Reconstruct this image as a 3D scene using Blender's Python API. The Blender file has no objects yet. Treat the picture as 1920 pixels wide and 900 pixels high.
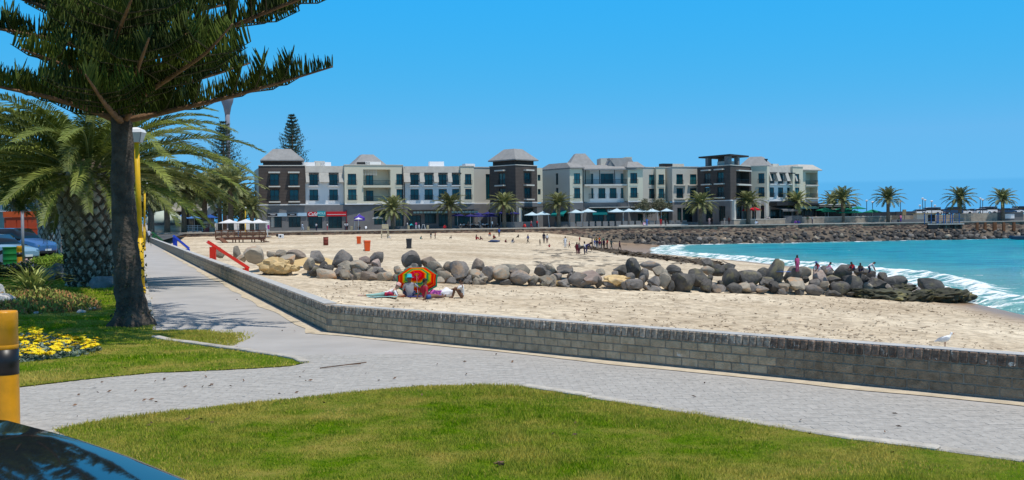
import bpy, bmesh, math, random
import numpy as np
from mathutils import Vector, Matrix, noise

R = math.radians
random.seed(7)
rng = np.random.default_rng(7)
scene = bpy.context.scene
COL = scene.collection

# ------------------------------------------------------------------ camera
F, CX, CY = 2000.0, 960.0, 450.0
CAM_Z = 1.9
cam_data = bpy.data.cameras.new("camera")
cam = bpy.data.objects.new("camera", cam_data)
COL.objects.link(cam)
cam_data.sensor_width = 36.0
cam_data.lens = 36.0 * F / 1920.0
cam_data.clip_start = 0.05
cam_data.clip_end = 20000.0
CM = Matrix.Rotation(math.pi / 2 - math.atan(39.0 / F), 4, 'X') @ Matrix.Rotation(-0.0125, 4, 'Z')
cam.matrix_world = Matrix.Translation((0, 0, CAM_Z)) @ CM
scene.camera = cam
C3 = CM.to_3x3()

# ------------------------------------------------------------------ sky + sun
SUN = Vector((0.24, -0.20, 1.0)).normalized()
SUN_EL = math.asin(SUN.z)
SUN_ROT = math.atan2(SUN.x, SUN.y)
w = bpy.data.worlds.new("World")
scene.world = w
w.use_nodes = True
nt = w.node_tree
bg = nt.nodes['Background']
sky = nt.nodes.new('ShaderNodeTexSky')
sky.sky_type = 'NISHITA'
sky.sun_disc = False
sky.sun_elevation = SUN_EL
sky.sun_rotation = SUN_ROT
sky.air_density = 1.0
sky.dust_density = 0.0
sky.ozone_density = 1.0
# vivid coastal sky: deep azure low down, falling off to the darker plain sky overhead
sep = nt.nodes.new('ShaderNodeSeparateColor'); nt.links.new(sky.outputs[0], sep.inputs[0])
cmb = nt.nodes.new('ShaderNodeCombineColor')
def _chan(i, k, p, cap=99.0):
	pw = nt.nodes.new('ShaderNodeMath'); pw.operation = 'POWER'; pw.inputs[1].default_value = p
	nt.links.new(sep.outputs[i], pw.inputs[0])
	ml = nt.nodes.new('ShaderNodeMath'); ml.operation = 'MULTIPLY'; ml.inputs[1].default_value = k
	nt.links.new(pw.outputs[0], ml.inputs[0])
	mn = nt.nodes.new('ShaderNodeMath'); mn.operation = 'MINIMUM'; mn.inputs[1].default_value = cap
	nt.links.new(ml.outputs[0], mn.inputs[0]); nt.links.new(mn.outputs[0], cmb.inputs[i])
SKY_S = 0.1
_chan(0, .075, 1.8, 1.4)
_chan(1, .527 * SKY_S ** (.2 - 1), .20)
_chan(2, 15.4, -.3, 9.25)
tc0 = nt.nodes.new('ShaderNodeTexCoord'); sp0 = nt.nodes.new('ShaderNodeSeparateXYZ'); nt.links.new(tc0.outputs['Generated'], sp0.inputs[0])
up = nt.nodes.new('ShaderNodeMapRange'); up.interpolation_type = 'SMOOTHSTEP'
up.inputs['From Min'].default_value = 0.24; up.inputs['From Max'].default_value = 0.72
nt.links.new(sp0.outputs['Z'], up.inputs['Value'])
hs = nt.nodes.new('ShaderNodeMix'); hs.data_type = 'RGBA'
nt.links.new(up.outputs[0], hs.inputs[0]); nt.links.new(cmb.outputs[0], hs.inputs[6]); nt.links.new(sky.outputs[0], hs.inputs[7])
# a bank of sea fog lies all round the horizon: a little deeper blue than the sky above it
tc = nt.nodes.new('ShaderNodeTexCoord')
sp = nt.nodes.new('ShaderNodeSeparateXYZ')
nt.links.new(tc.outputs['Generated'], sp.inputs[0])
mr = nt.nodes.new('ShaderNodeMapRange')
mr.interpolation_type = 'SMOOTHSTEP'
mr.inputs['From Min'].default_value = 0.0275
mr.inputs['From Max'].default_value = 0.0315
nt.links.new(sp.outputs['Z'], mr.inputs['Value'])
mx = nt.nodes.new('ShaderNodeMix')
mx.data_type = 'RGBA'
mx.blend_type = 'MULTIPLY'
mx.inputs[0].default_value = 1.0
tint = nt.nodes.new('ShaderNodeMix')
tint.data_type = 'RGBA'
nt.links.new(mr.outputs[0], tint.inputs[0])
tint.inputs[6].default_value = (0.80, 0.91, 0.945, 1)
tint.inputs[7].default_value = (1, 1, 1, 1)
nt.links.new(hs.outputs[2], mx.inputs[6])
nt.links.new(tint.outputs[2], mx.inputs[7])
nt.links.new(mx.outputs[2], bg.inputs['Color'])
bg.inputs['Strength'].default_value = SKY_S

sl = bpy.data.lights.new("sun", 'SUN')
sl.energy = 4.2
sl.angle = R(0.53)
sl.color = (1.0, 0.955, 0.88)
so = bpy.data.objects.new("sun", sl)
COL.objects.link(so)
so.rotation_euler = SUN.to_track_quat('Z', 'Y').to_euler()
so.location = (0, 0, 60)

scene.view_settings.view_transform = 'Standard'
scene.view_settings.look = 'None'
scene.view_settings.exposure = 0.0
scene.view_settings.gamma = 1.0
scene.cycles.max_bounces = 6
scene.cycles.diffuse_bounces = 3
scene.cycles.glossy_bounces = 3
scene.cycles.transparent_max_bounces = 8
scene.cycles.use_denoising = True

# ------------------------------------------------------------------ picture -> place (measuring helpers)
def ray(x, y):
	return C3 @ Vector(((x - CX) / F, -(y - CY) / F, -1.0))
def at(x, y, Y):
	d = ray(x, y)
	return Vector((d.x / d.y * Y, Y, CAM_Z + d.z / d.y * Y))
def ground(x, y, z=0.0):
	d = ray(x, y)
	t = (z - CAM_Z) / d.z
	return Vector((d.x * t, d.y * t, z))
def zat(x, y, Y):
	return at(x, y, Y).z
def lerp(a, b, t):
	return a + (b - a) * t
def interp(x, pts):
	return float(np.interp(x, [p[0] for p in pts], [p[1] for p in pts]))

# ------------------------------------------------------------------ materials
MATS = {}
def mat(name, col, rough=0.8, var=0.15, scale=6.0, bump=0.0, bscale=30.0, col2=None, rnd=0.0, spec=0.3, metal=0.0,
		detail=4.0, transl=None, sheen=None, coords='Object', lo=0.35, hi=0.65, stain=None):
	"""base colour mottled by noise between col and col2 (or col darkened by var), optional per-object / per-piece variation and bump."""
	if name in MATS:
		return MATS[name]
	m = bpy.data.materials.new(name)
	m.use_nodes = True
	n = m.node_tree.nodes
	L = m.node_tree.links
	b = n['Principled BSDF']
	b.inputs['Roughness'].default_value = rough
	b.inputs['Specular IOR Level'].default_value = spec
	b.inputs['Metallic'].default_value = metal
	t = n.new('ShaderNodeTexCoord')
	src = t.outputs['Object']
	if coords == 'World':
		g = n.new('ShaderNodeNewGeometry')
		src = g.outputs['Position']
	no = n.new('ShaderNodeTexNoise')
	no.inputs['Scale'].default_value = scale
	no.inputs['Detail'].default_value = detail
	no.inputs['Roughness'].default_value = 0.6
	L.new(src, no.inputs['Vector'])
	rp = n.new('ShaderNodeMapRange')
	rp.inputs['From Min'].default_value = lo
	rp.inputs['From Max'].default_value = hi
	L.new(no.outputs['Fac'], rp.inputs['Value'])
	mixn = n.new('ShaderNodeMix')
	mixn.data_type = 'RGBA'
	L.new(rp.outputs[0], mixn.inputs[0])
	c1 = tuple(col)
	c2 = tuple(col2) if col2 else tuple(max(0.0, c * (1 - var)) for c in col)
	mixn.inputs[6].default_value = (*c2, 1)
	mixn.inputs[7].default_value = (*c1, 1)
	out = mixn.outputs[2]
	if stain:
		sn = n.new('ShaderNodeTexNoise'); sn.inputs['Scale'].default_value = stain[1]; sn.inputs['Detail'].default_value = 6; sn.inputs['Roughness'].default_value = .7
		L.new(src, sn.inputs['Vector'])
		sr = n.new('ShaderNodeMapRange'); sr.inputs['From Min'].default_value = stain[2]; sr.inputs['From Max'].default_value = stain[2] + .05
		L.new(sn.outputs['Fac'], sr.inputs['Value'])
		sm = n.new('ShaderNodeMix'); sm.data_type = 'RGBA'; L.new(sr.outputs[0], sm.inputs[0]); L.new(out, sm.inputs[6]); sm.inputs[7].default_value = (*stain[0], 1); out = sm.outputs[2]
	if rnd > 0:
		oi = n.new('ShaderNodeObjectInfo')
		at_ = n.new('ShaderNodeAttribute')
		at_.attribute_name = 'rnd'
		ad = n.new('ShaderNodeMath'); ad.operation = 'ADD'
		L.new(oi.outputs['Random'], ad.inputs[0]); L.new(at_.outputs['Fac'], ad.inputs[1])
		fr = n.new('ShaderNodeMath'); fr.operation = 'FRACT'
		L.new(ad.outputs[0], fr.inputs[0])
		mm = n.new('ShaderNodeMapRange')
		mm.inputs['To Min'].default_value = 1 - rnd
		mm.inputs['To Max'].default_value = 1 + rnd
		L.new(fr.outputs[0], mm.inputs['Value'])
		h = n.new('ShaderNodeHueSaturation')
		L.new(mm.outputs[0], h.inputs['Value'])
		L.new(out, h.inputs['Color'])
		out = h.outputs[0]
	L.new(out, b.inputs['Base Color'])
	if bump > 0:
		bn = n.new('ShaderNodeTexNoise')
		bn.inputs['Scale'].default_value = bscale
		bn.inputs['Detail'].default_value = 5
		L.new(src, bn.inputs['Vector'])
		bp = n.new('ShaderNodeBump')
		bp.inputs['Strength'].default_value = bump
		bp.inputs['Distance'].default_value = 0.05
		L.new(bn.outputs['Fac'], bp.inputs['Height'])
		L.new(bp.outputs[0], b.inputs['Normal'])
	if transl:
		tr = n.new('ShaderNodeBsdfTranslucent')
		L.new(out, tr.inputs['Color'])
		ms = n.new('ShaderNodeMixShader')
		ms.inputs[0].default_value = transl
		L.new(b.outputs[0], ms.inputs[1])
		L.new(tr.outputs[0], ms.inputs[2])
		L.new(ms.outputs[0], n['Material Output'].inputs['Surface'])
	MATS[name] = m
	return m

def glossmat(name, col, rough=0.1, spec=0.6, metal=0.0, coat=0.0):
	if name in MATS:
		return MATS[name]
	m = bpy.data.materials.new(name)
	m.use_nodes = True
	n = m.node_tree.nodes
	L = m.node_tree.links
	b = n['Principled BSDF']
	no = n.new('ShaderNodeTexNoise')
	no.inputs['Scale'].default_value = 1.3
	mp = n.new('ShaderNodeMapRange')
	mp.inputs['To Min'].default_value = 0.9
	mp.inputs['To Max'].default_value = 1.1
	L.new(no.outputs['Fac'], mp.inputs['Value'])
	h = n.new('ShaderNodeHueSaturation')
	h.inputs['Color'].default_value = (*col, 1)
	L.new(mp.outputs[0], h.inputs['Value'])
	L.new(h.outputs[0], b.inputs['Base Color'])
	b.inputs['Roughness'].default_value = rough
	b.inputs['Specular IOR Level'].default_value = spec
	b.inputs['Metallic'].default_value = metal
	b.inputs['Coat Weight'].default_value = coat
	b.inputs['Coat Roughness'].default_value = 0.04
	MATS[name] = m
	return m

# ------------------------------------------------------------------ objects
def thing(name, label, cat, loc=(0, 0, 0), rz=0.0, group=None):
	o = bpy.data.objects.new(name, None)
	COL.objects.link(o)
	o.location = loc
	o.rotation_euler = (0, 0, rz)
	o.empty_display_size = 0.2
	o['label'] = label
	o['category'] = cat
	if group:
		o['group'] = group
	return o
def tag(o, label=None, cat=None, group=None, kind=None):
	if label: o['label'] = label
	if cat: o['category'] = cat
	if group: o['group'] = group
	if kind: o['kind'] = kind
	return o
def link(name, me, parent=None, loc=(0, 0, 0), rot=(0, 0, 0), scale=(1, 1, 1)):
	o = bpy.data.objects.new(name, me)
	COL.objects.link(o)
	if parent:
		o.parent = parent
	o.location = loc
	o.rotation_euler = rot
	o.scale = scale
	return o
def raw_mesh(name, V, Fc, mats, smooth=False, mi=None, rnd=None):
	me = bpy.data.meshes.new(name)
	me.from_pydata([tuple(v) for v in V], [], Fc)
	for m in (mats if isinstance(mats, (list, tuple)) else [mats]):
		me.materials.append(m)
	if mi is not None:
		me.polygons.foreach_set('material_index', np.asarray(mi, dtype=np.int32))
	if smooth:
		me.polygons.foreach_set('use_smooth', np.ones(len(me.polygons), dtype=bool))
	if rnd is not None:
		a = me.attributes.new('rnd', 'FLOAT', 'FACE')
		a.data.foreach_set('value', np.asarray(rnd, dtype=np.float32))
	me.update()
	return me
def np_mesh(name, V, tris, mats, smooth=False, attrs=None, mi=None):
	"""fast mesh from numpy arrays; tris is (n,3) or (n,4)"""
	V = np.asarray(V, dtype=np.float32); T = np.asarray(tris, dtype=np.int32)
	k = T.shape[1]
	me = bpy.data.meshes.new(name)
	me.vertices.add(len(V)); me.vertices.foreach_set('co', V.ravel())
	me.loops.add(T.size); me.loops.foreach_set('vertex_index', T.ravel())
	me.polygons.add(len(T))
	me.polygons.foreach_set('loop_start', np.arange(0, T.size, k, dtype=np.int32))
	me.polygons.foreach_set('loop_total', np.full(len(T), k, dtype=np.int32))
	if smooth:
		me.polygons.foreach_set('use_smooth', np.ones(len(T), dtype=bool))
	for m in (mats if isinstance(mats, (list, tuple)) else [mats]):
		me.materials.append(m)
	if mi is not None:
		me.polygons.foreach_set('material_index', np.asarray(mi, dtype=np.int32))
	if attrs:
		for nme, (dom, val) in attrs.items():
			a = me.attributes.new(nme, 'FLOAT', dom)
			a.data.foreach_set('value', np.asarray(val, dtype=np.float32))
	me.update(calc_edges=True)
	return me

BOXF = [(0, 3, 2, 1), (4, 5, 6, 7), (0, 1, 5, 4), (1, 2, 6, 5), (2, 3, 7, 6), (3, 0, 4, 7)]
class MB:
	def __init__(s):
		s.v = []; s.f = []; s.mi = []; s.rnd = []; s.cur = 0; s.r = 0.0
	def add(s, vs, fs, m=None):
		b = len(s.v)
		s.v += [Vector(v) for v in vs]
		for f in fs:
			s.f.append(tuple(i + b for i in f)); s.mi.append(s.cur if m is None else m); s.rnd.append(s.r)
		return s
	def hexa(s, b4, t4, m=None):
		return s.add(list(b4) + list(t4), BOXF, m)
	def box(s, c, d, rz=0.0, m=None):
		cs, sn = math.cos(rz), math.sin(rz)
		vs = []
		for z in (-.5, .5):
			for (x, y) in ((-.5, -.5), (.5, -.5), (.5, .5), (-.5, .5)):
				X, Y = x * d[0], y * d[1]
				vs.append((c[0] + X * cs - Y * sn, c[1] + X * sn + Y * cs, c[2] + z * d[2]))
		return s.add(vs, BOXF, m)
	def bar(s, a, b, wd, h=None, m=None):
		"""square bar from a to b"""
		a, b = Vector(a), Vector(b)
		d = (b - a).normalized()
		up = Vector((0, 0, 1)) if abs(d.z) < 0.95 else Vector((1, 0, 0))
		sx = d.cross(up).normalized() * (wd / 2)
		sy = sx.cross(d).normalized() * ((h or wd) / 2)
		return s.add([a - sx - sy, a + sx - sy, a + sx + sy, a - sx + sy, b - sx - sy, b + sx - sy, b + sx + sy, b - sx + sy], BOXF, m)
	def tube(s, pts, rad, n=8, m=None, cap=True):
		pts = [Vector(p) for p in pts]
		rad = rad if isinstance(rad, (list, tuple)) else [rad] * len(pts)
		b = len(s.v)
		prev = None
		for i, p in enumerate(pts):
			d = (pts[min(i + 1, len(pts) - 1)] - pts[max(i - 1, 0)]).normalized()
			if prev is None:
				a = Vector((0, 0, 1)) if abs(d.z) < 0.9 else Vector((1, 0, 0))
				sx = d.cross(a).normalized()
			else:
				sx = (prev - d * prev.dot(d)).normalized()
			prev = sx
			sy = d.cross(sx)
			for k in range(n):
				t = 2 * math.pi * k / n
				s.v.append(p + (sx * math.cos(t) + sy * math.sin(t)) * rad[i])
		mm = s.cur if m is None else m
		for i in range(len(pts) - 1):
			for k in range(n):
				k2 = (k + 1) % n
				s.f.append((b + i * n + k, b + i * n + k2, b + (i + 1) * n + k2, b + (i + 1) * n + k)); s.mi.append(mm); s.rnd.append(s.r)
		if cap:
			s.f.append(tuple(b + k for k in reversed(range(n)))); s.mi.append(mm); s.rnd.append(s.r)
			e = b + (len(pts) - 1) * n
			s.f.append(tuple(e + k for k in range(n))); s.mi.append(mm); s.rnd.append(s.r)
		return s
	def lathe(s, prof, n=16, c=(0, 0, 0), m=None, cap=True):
		return s.tube_z([(c[0], c[1], c[2] + z) for r, z in prof], [max(r, 1e-4) for r, z in prof], n, m, cap)
	def tube_z(s, pts, rad, n, m, cap):
		b = len(s.v)
		for p, r in zip(pts, rad):
			for k in range(n):
				t = 2 * math.pi * k / n
				s.v.append(Vector((p[0] + r * math.cos(t), p[1] + r * math.sin(t), p[2])))
		mm = s.cur if m is None else m
		for i in range(len(pts) - 1):
			for k in range(n):
				k2 = (k + 1) % n
				s.f.append((b + i * n + k, b + i * n + k2, b + (i + 1) * n + k2, b + (i + 1) * n + k)); s.mi.append(mm); s.rnd.append(s.r)
		if cap:
			s.f.append(tuple(b + k for k in reversed(range(n)))); s.mi.append(mm); s.rnd.append(s.r)
			e = b + (len(pts) - 1) * n
			s.f.append(tuple(e + k for k in range(n))); s.mi.append(mm); s.rnd.append(s.r)
		return s
	def chbox(s, c, d, ux, uy=None, ch=0.008, m=None):
		"""chamfered box; ux = unit x axis (plan), z up"""
		ux = Vector((ux[0], ux[1], 0)).normalized(); uy = Vector((-ux.y, ux.x, 0))
		V, Fs = CHB
		b = len(s.v)
		hx, hy, hz = d[0] / 2, d[1] / 2, d[2] / 2
		for (a, bb, cc) in V:
			x = a[0] * (hx - (0 if a[1] else ch)); y = bb[0] * (hy - (0 if bb[1] else ch)); z = cc[0] * (hz - (0 if cc[1] else ch))
			s.v.append(Vector(c) + ux * x + uy * y + Vector((0, 0, z)))
		for f in Fs:
			s.f.append(tuple(i + b for i in f)); s.mi.append(s.cur if m is None else m); s.rnd.append(s.r)
		return s
	def mesh(s, name, mats, smooth=False, off=None):
		vs = s.v if off is None else [v - off for v in s.v]
		return raw_mesh(name, vs, s.f, mats, smooth, s.mi, s.rnd)
	def build(s, name, mats, parent=None, smooth=False, off=True):
		"""vertices are in world coordinates; a parent (thing, unrotated) takes them relative to its own place"""
		o_ = None
		if parent is not None and off:
			p = parent
			while p.parent: p = p.parent
			o_ = Vector(p.location)
		return link(name, s.mesh(name, mats, smooth, o_), parent)

def _chb():
	# each corner has three verts: one on each face plane
	V = []; idx = {}
	for sx in (-1, 1):
		for sy in (-1, 1):
			for sz in (-1, 1):
				for k in range(3):
					idx[(sx, sy, sz, k)] = len(V)
					V.append(((sx, k == 0), (sy, k == 1), (sz, k == 2)))
	Fs = []
	I = lambda x, y, z, k: idx[(x, y, z, k)]
	for sx in (-1, 1):
		q = [I(sx, -1, -1, 0), I(sx, 1, -1, 0), I(sx, 1, 1, 0), I(sx, -1, 1, 0)]
		Fs.append(tuple(q if sx > 0 else q[::-1]))
		q = [I(-1, sx, -1, 1), I(1, sx, -1, 1), I(1, sx, 1, 1), I(-1, sx, 1, 1)]
		Fs.append(tuple(q if sx < 0 else q[::-1]))
		q = [I(-1, -1, sx, 2), I(1, -1, sx, 2), I(1, 1, sx, 2), I(-1, 1, sx, 2)]
		Fs.append(tuple(q if sx > 0 else q[::-1]))
	for a in (-1, 1):
		for b in (-1, 1):
			q = [I(a, b, -1, 0), I(a, b, 1, 0), I(a, b, 1, 1), I(a, b, -1, 1)]
			Fs.append(tuple(q if a * b < 0 else q[::-1]))
			q = [I(a, -1, b, 0), I(a, 1, b, 0), I(a, 1, b, 2), I(a, -1, b, 2)]
			Fs.append(tuple(q if a * b > 0 else q[::-1]))
			q = [I(-1, a, b, 1), I(1, a, b, 1), I(1, a, b, 2), I(-1, a, b, 2)]
			Fs.append(tuple(q if a * b < 0 else q[::-1]))
			for c in (-1, 1):
				q = [I(a, b, c, 0), I(a, b, c, 1), I(a, b, c, 2)]
				Fs.append(tuple(q if a * b * c > 0 else q[::-1]))
	return V, Fs
CHB = _chb()

def poly_sheet(name, pts, z, m, sub=None):
	bm = bmesh.new()
	vs = [bm.verts.new((p[0], p[1], z)) for p in pts]
	f = bm.faces.new(vs)
	if f.normal.z < 0 or True:
		bm.normal_update()
		if f.normal.z < 0: f.normal_flip()
	bmesh.ops.triangulate(bm, faces=bm.faces[:])
	me = bpy.data.meshes.new(name)
	bm.to_mesh(me); bm.free()
	me.materials.append(m)
	return link(name, me)
def in_poly(P, poly):
	P = np.asarray(P); x, y = P[:, 0], P[:, 1]
	ins = np.zeros(len(P), bool)
	j = len(poly) - 1
	for i in range(len(poly)):
		xi, yi = poly[i][0], poly[i][1]; xj, yj = poly[j][0], poly[j][1]
		c = ((yi > y) != (yj > y)) & (x < (xj - xi) * (y - yi) / (yj - yi + 1e-12) + xi)
		ins ^= c
		j = i
	return ins
def vnoise(X, Y, s, seed=0):
	"""cheap smooth value noise, numpy"""
	x = X / s; y = Y / s
	xi = np.floor(x).astype(np.int64); yi = np.floor(y).astype(np.int64)
	fx = x - xi; fy = y - yi
	fx = fx * fx * (3 - 2 * fx); fy = fy * fy * (3 - 2 * fy)
	def h(a, b):
		n = (a * 374761393 + b * 668265263 + seed * 974711) & 0x7fffffff
		n = ((n ^ (n >> 13)) * 1274126177) & 0x7fffffff
		return ((n ^ (n >> 16)) & 0xffff) / 65535.0
	a = h(xi, yi); b = h(xi + 1, yi); c = h(xi, yi + 1); d = h(xi + 1, yi + 1)
	return (a * (1 - fx) + b * fx) * (1 - fy) + (c * (1 - fx) + d * fx) * fy
ORD = "first second third fourth fifth sixth seventh eighth ninth tenth eleventh twelfth thirteenth fourteenth fifteenth sixteenth seventeenth eighteenth nineteenth twentieth".split()
# ================================================================== THE SETTING
# --- plan lines
WC = Vector((-3.2, 18.3, 0))                      # corner of the low wall, path side
WL_DIR = Vector((-0.349, 0.937, 0)).normalized()    # along the promenade, away
WR_DIR = Vector((5.13 + 3.2, 10.7 - 18.3, 0)).normalized()
W_FAR = WC + WL_DIR * 136
W_END = WC + WR_DIR * 20
SEAWALL = [(-66, 196), (-41, 200), (4.3, 210), (50, 222), (80, 230), (108, 232), (170, 238)]

M_SAND = mat('sand', (0.62, 0.49, 0.33), 0.95, 0.22, 0.35, 0.0, coords='World', col2=(0.50, 0.375, 0.24))
def shore_x(Y):
	return np.interp(Y, [20, 45, 57.6, 66.6, 79, 98, 108, 130, 163, 190, 209, 230], [25.5, 27, 27.8, 28.6, 30.8, 33.3, 31.3, 28.6, 21.6, 25, 29.8, 34])
BASE_PX = [(440, 512), (490, 515), (640, 525), (760, 529), (900, 534), (1060, 539), (1200, 546), (1400, 551), (1600, 558), (1740, 567), (1830, 568), (1860, 568)]
def prof(s):
	return np.interp(s, [-80, -52, -42, -34, -26, -15, -5, 0, 3, 8, 30], [-0.85, -0.9, -1.0, -1.35, -1.8, -2.5, -3.2, -3.58, -3.85, -4.3, -6.0])
def beach_z(X, Y):
	X = np.asarray(X, float); Y = np.asarray(Y, float)
	z = prof(X - shore_x(Y))
	# rises to the foot of the promenade wall at the far end
	t = np.clip((Y - 178) / 26, 0, 1) * np.clip((20 - X) / 16, 0, 1)
	z = z * (1 - t) + t * (-0.55 - 0.2 * np.clip((X + 40) / 50, 0, 1.5))
	return z
def bz(X, Y):
	return float(beach_z(X, Y))
def on_beach(x, y):
	"""where the picture point meets the sand (march along the ray)"""
	d = ray(x, y)
	lo, hi = 15.0, 230.0
	f = lambda Y: CAM_Z + d.z / d.y * Y - bz(d.x / d.y * Y, Y)
	for k in range(50):
		m_ = (lo + hi) / 2
		if f(m_) > 0: lo = m_
		else: hi = m_
	return Vector((d.x / d.y * lo, lo, bz(d.x / d.y * lo, lo)))
# the foot line of the rock breakwater
FOOT = [(x, on_beach(x, y)) for x, y in BASE_PX]
def foot_at(x):
	xs = [f[0] for f in FOOT]
	return Vector((np.interp(x, xs, [f[1].x for f in FOOT]), np.interp(x, xs, [f[1].y for f in FOOT]), 0))
FX = np.array([f[1].x for f in FOOT]); FY = np.array([f[1].y for f in FOOT])
def ridge(X, Y):
	"""low bank of sand and rubble that the breakwater stones lie on"""
	fy = np.interp(X, FX, FY)
	t = Y - fy
	h = np.interp(t, [-1.0, 0.5, 1.3, 2.2, 3.2, 4.6, 6.0], [0, 0.0, 0.06, 0.38, 0.5, 0.2, 0])
	e = np.clip((X - FX[0] + 1) / 3, 0, 1) * np.clip((FX[-1] - 4 - X) / 4, 0, 1)
	return h * e

# --- sand: one fine sheet near, one coarse sheet far
def sand_sheet(name, x0, x1, y0, y1, d, amp, drop=None):
	nx = int((x1 - x0) / d) + 1; ny = int((y1 - y0) / d) + 1
	gx, gy = np.meshgrid(np.linspace(x0, x1, nx), np.linspace(y0, y1, ny))
	X = gx.ravel(); Y = gy.ravel()
	z = beach_z(X, Y) + ridge(X, Y)
	wet = np.clip(1 - np.abs((X - shore_x(Y)) + 2) / 4.0, 0, 1)
	s = X - shore_x(Y)
	wet = np.clip((s + 4.5) / 3.0, 0, 1)
	# the wide flat of wet sand at the far corner of the bay
	wet = np.maximum(wet, np.clip((s + 12) / 5, 0, 1) * np.clip((Y - 135) / 15, 0, 1))
	dry = 1 - wet
	n = (vnoise(X, Y, 0.55, 3) - .5) * 1.0 + (vnoise(X, Y, 0.28, 5) - .5) * 0.8 + (vnoise(X, Y, 2.3, 8) - .5) * 1.2
	foot = -np.clip(vnoise(X, Y, 0.42, 21) - 0.62, 0, 1) * 3.0
	z = z + amp * dry * (n * .8 + foot)
	if drop is not None:
		z = z - drop(X, Y)
	i = np.arange(nx * ny).reshape(ny, nx)
	q = np.stack([i[:-1, :-1].ravel(), i[:-1, 1:].ravel(), i[1:, 1:].ravel(), i[1:, :-1].ravel()], 1)
	# leave out what lies on the landward side of the low wall
	cx = X[q].mean(1); cy = Y[q].mean(1)
	aL = (cx - WC.x) * WL_DIR.y - (cy - WC.y) * WL_DIR.x
	aR = (cx - WC.x) * WR_DIR.y - (cy - WC.y) * WR_DIR.x
	keep = (aL > -0.15) & (aR < 0.15)
	q = q[keep]
	me = np_mesh(name, np.stack([X, Y, z], 1), q, M_SANDW, True, {'wet': ('POINT', wet)})
	return link(name, me)

def sand_mat():
	m = bpy.data.materials.new('beach_sand'); m.use_nodes = True
	n = m.node_tree.nodes; L = m.node_tree.links
	b = n['Principled BSDF']; b.inputs['Specular IOR Level'].default_value = 0.2
	g = n.new('ShaderNodeNewGeometry')
	def noise_(sc, det=4, rough=.6):
		t = n.new('ShaderNodeTexNoise'); t.inputs['Scale'].default_value = sc; t.inputs['Detail'].default_value = det
		t.inputs['Roughness'].default_value = rough
		L.new(g.outputs['Position'], t.inputs['Vector']); return t
	def ramp(src, a, b_, c0, c1):
		r = n.new('ShaderNodeValToRGB'); r.color_ramp.elements[0].position = a; r.color_ramp.elements[1].position = b_
		r.color_ramp.elements[0].color = (*c0, 1); r.color_ramp.elements[1].color = (*c1, 1)
		L.new(src, r.inputs[0]); return r
	big = ramp(noise_(0.09, 5).outputs['Fac'], .35, .65, (0.50, 0.405, 0.285), (0.69, 0.595, 0.45))
	mid = ramp(noise_(1.7, 6, .7).outputs['Fac'], .36, .6, (0.45, 0.40, 0.35), (1.12, 1.10, 1.07))
	mul = n.new('ShaderNodeMix'); mul.data_type = 'RGBA'; mul.blend_type = 'MULTIPLY'; mul.inputs[0].default_value = .7
	L.new(big.outputs[0], mul.inputs[6]); L.new(mid.outputs[0], mul.inputs[7])
	# dark specks: weed scraps, shell grit, and footprint shade put into the colour
	sp_ = ramp(noise_(7.5, 3, .7).outputs['Fac'], .60, .67, (0, 0, 0), (1, 1, 1))
	patch = ramp(noise_(0.22, 3).outputs['Fac'], .38, .62, (0.15, .15, .15), (0.85, .85, .85))
	mm = n.new('ShaderNodeMath'); mm.operation = 'MULTIPLY'; L.new(sp_.outputs[0], mm.inputs[0]); L.new(patch.outputs[0], mm.inputs[1])
	sc_ = n.new('ShaderNodeMix'); sc_.data_type = 'RGBA'; L.new(mm.outputs[0], sc_.inputs[0])
	L.new(mul.outputs[2], sc_.inputs[6]); sc_.inputs[7].default_value = (0.17, 0.115, 0.075, 1)
	a = n.new('ShaderNodeAttribute'); a.attribute_name = 'wet'
	wm = n.new('ShaderNodeMix'); wm.data_type = 'RGBA'; L.new(a.outputs['Fac'], wm.inputs[0])
	L.new(sc_.outputs[2], wm.inputs[6]); wm.inputs[7].default_value = (0.30, 0.205, 0.13, 1)
	L.new(wm.outputs[2], b.inputs['Base Color'])
	rr = n.new('ShaderNodeMapRange'); rr.inputs['To Min'].default_value = .95; rr.inputs['To Max'].default_value = .35
	L.new(a.outputs['Fac'], rr.inputs['Value']); L.new(rr.outputs[0], b.inputs['Roughness'])
	bp = n.new('ShaderNodeBump'); bp.inputs['Strength'].default_value = .6; bp.inputs['Distance'].default_value = .05
	L.new(noise_(9, 5, .7).outputs['Fac'], bp.inputs['Height']); L.new(bp.outputs[0], b.inputs['Normal'])
	return m
M_SANDW = sand_mat()
near_drop = lambda X, Y: 0.12 * ((X > -11.5) & (Y < 71)).astype(float) + 0.0
beach = sand_sheet('beach', -72, 45, 14, 226, 0.7, 0.05, lambda X, Y: 0.6 * ((X > -10.6) & (X < 40) & (Y > 16) & (Y < 70.5)))
tag(beach, 'pale dry sand beach trodden with footprints', kind='structure')
beach2 = sand_sheet('beach_near', -11.5, 40.5, 15, 71.5, 0.13, 0.045)
beach2.name = 'beach_foreshore'
tag(beach2, 'trodden beach sand with footprints around the breakwater', kind='structure')

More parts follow.
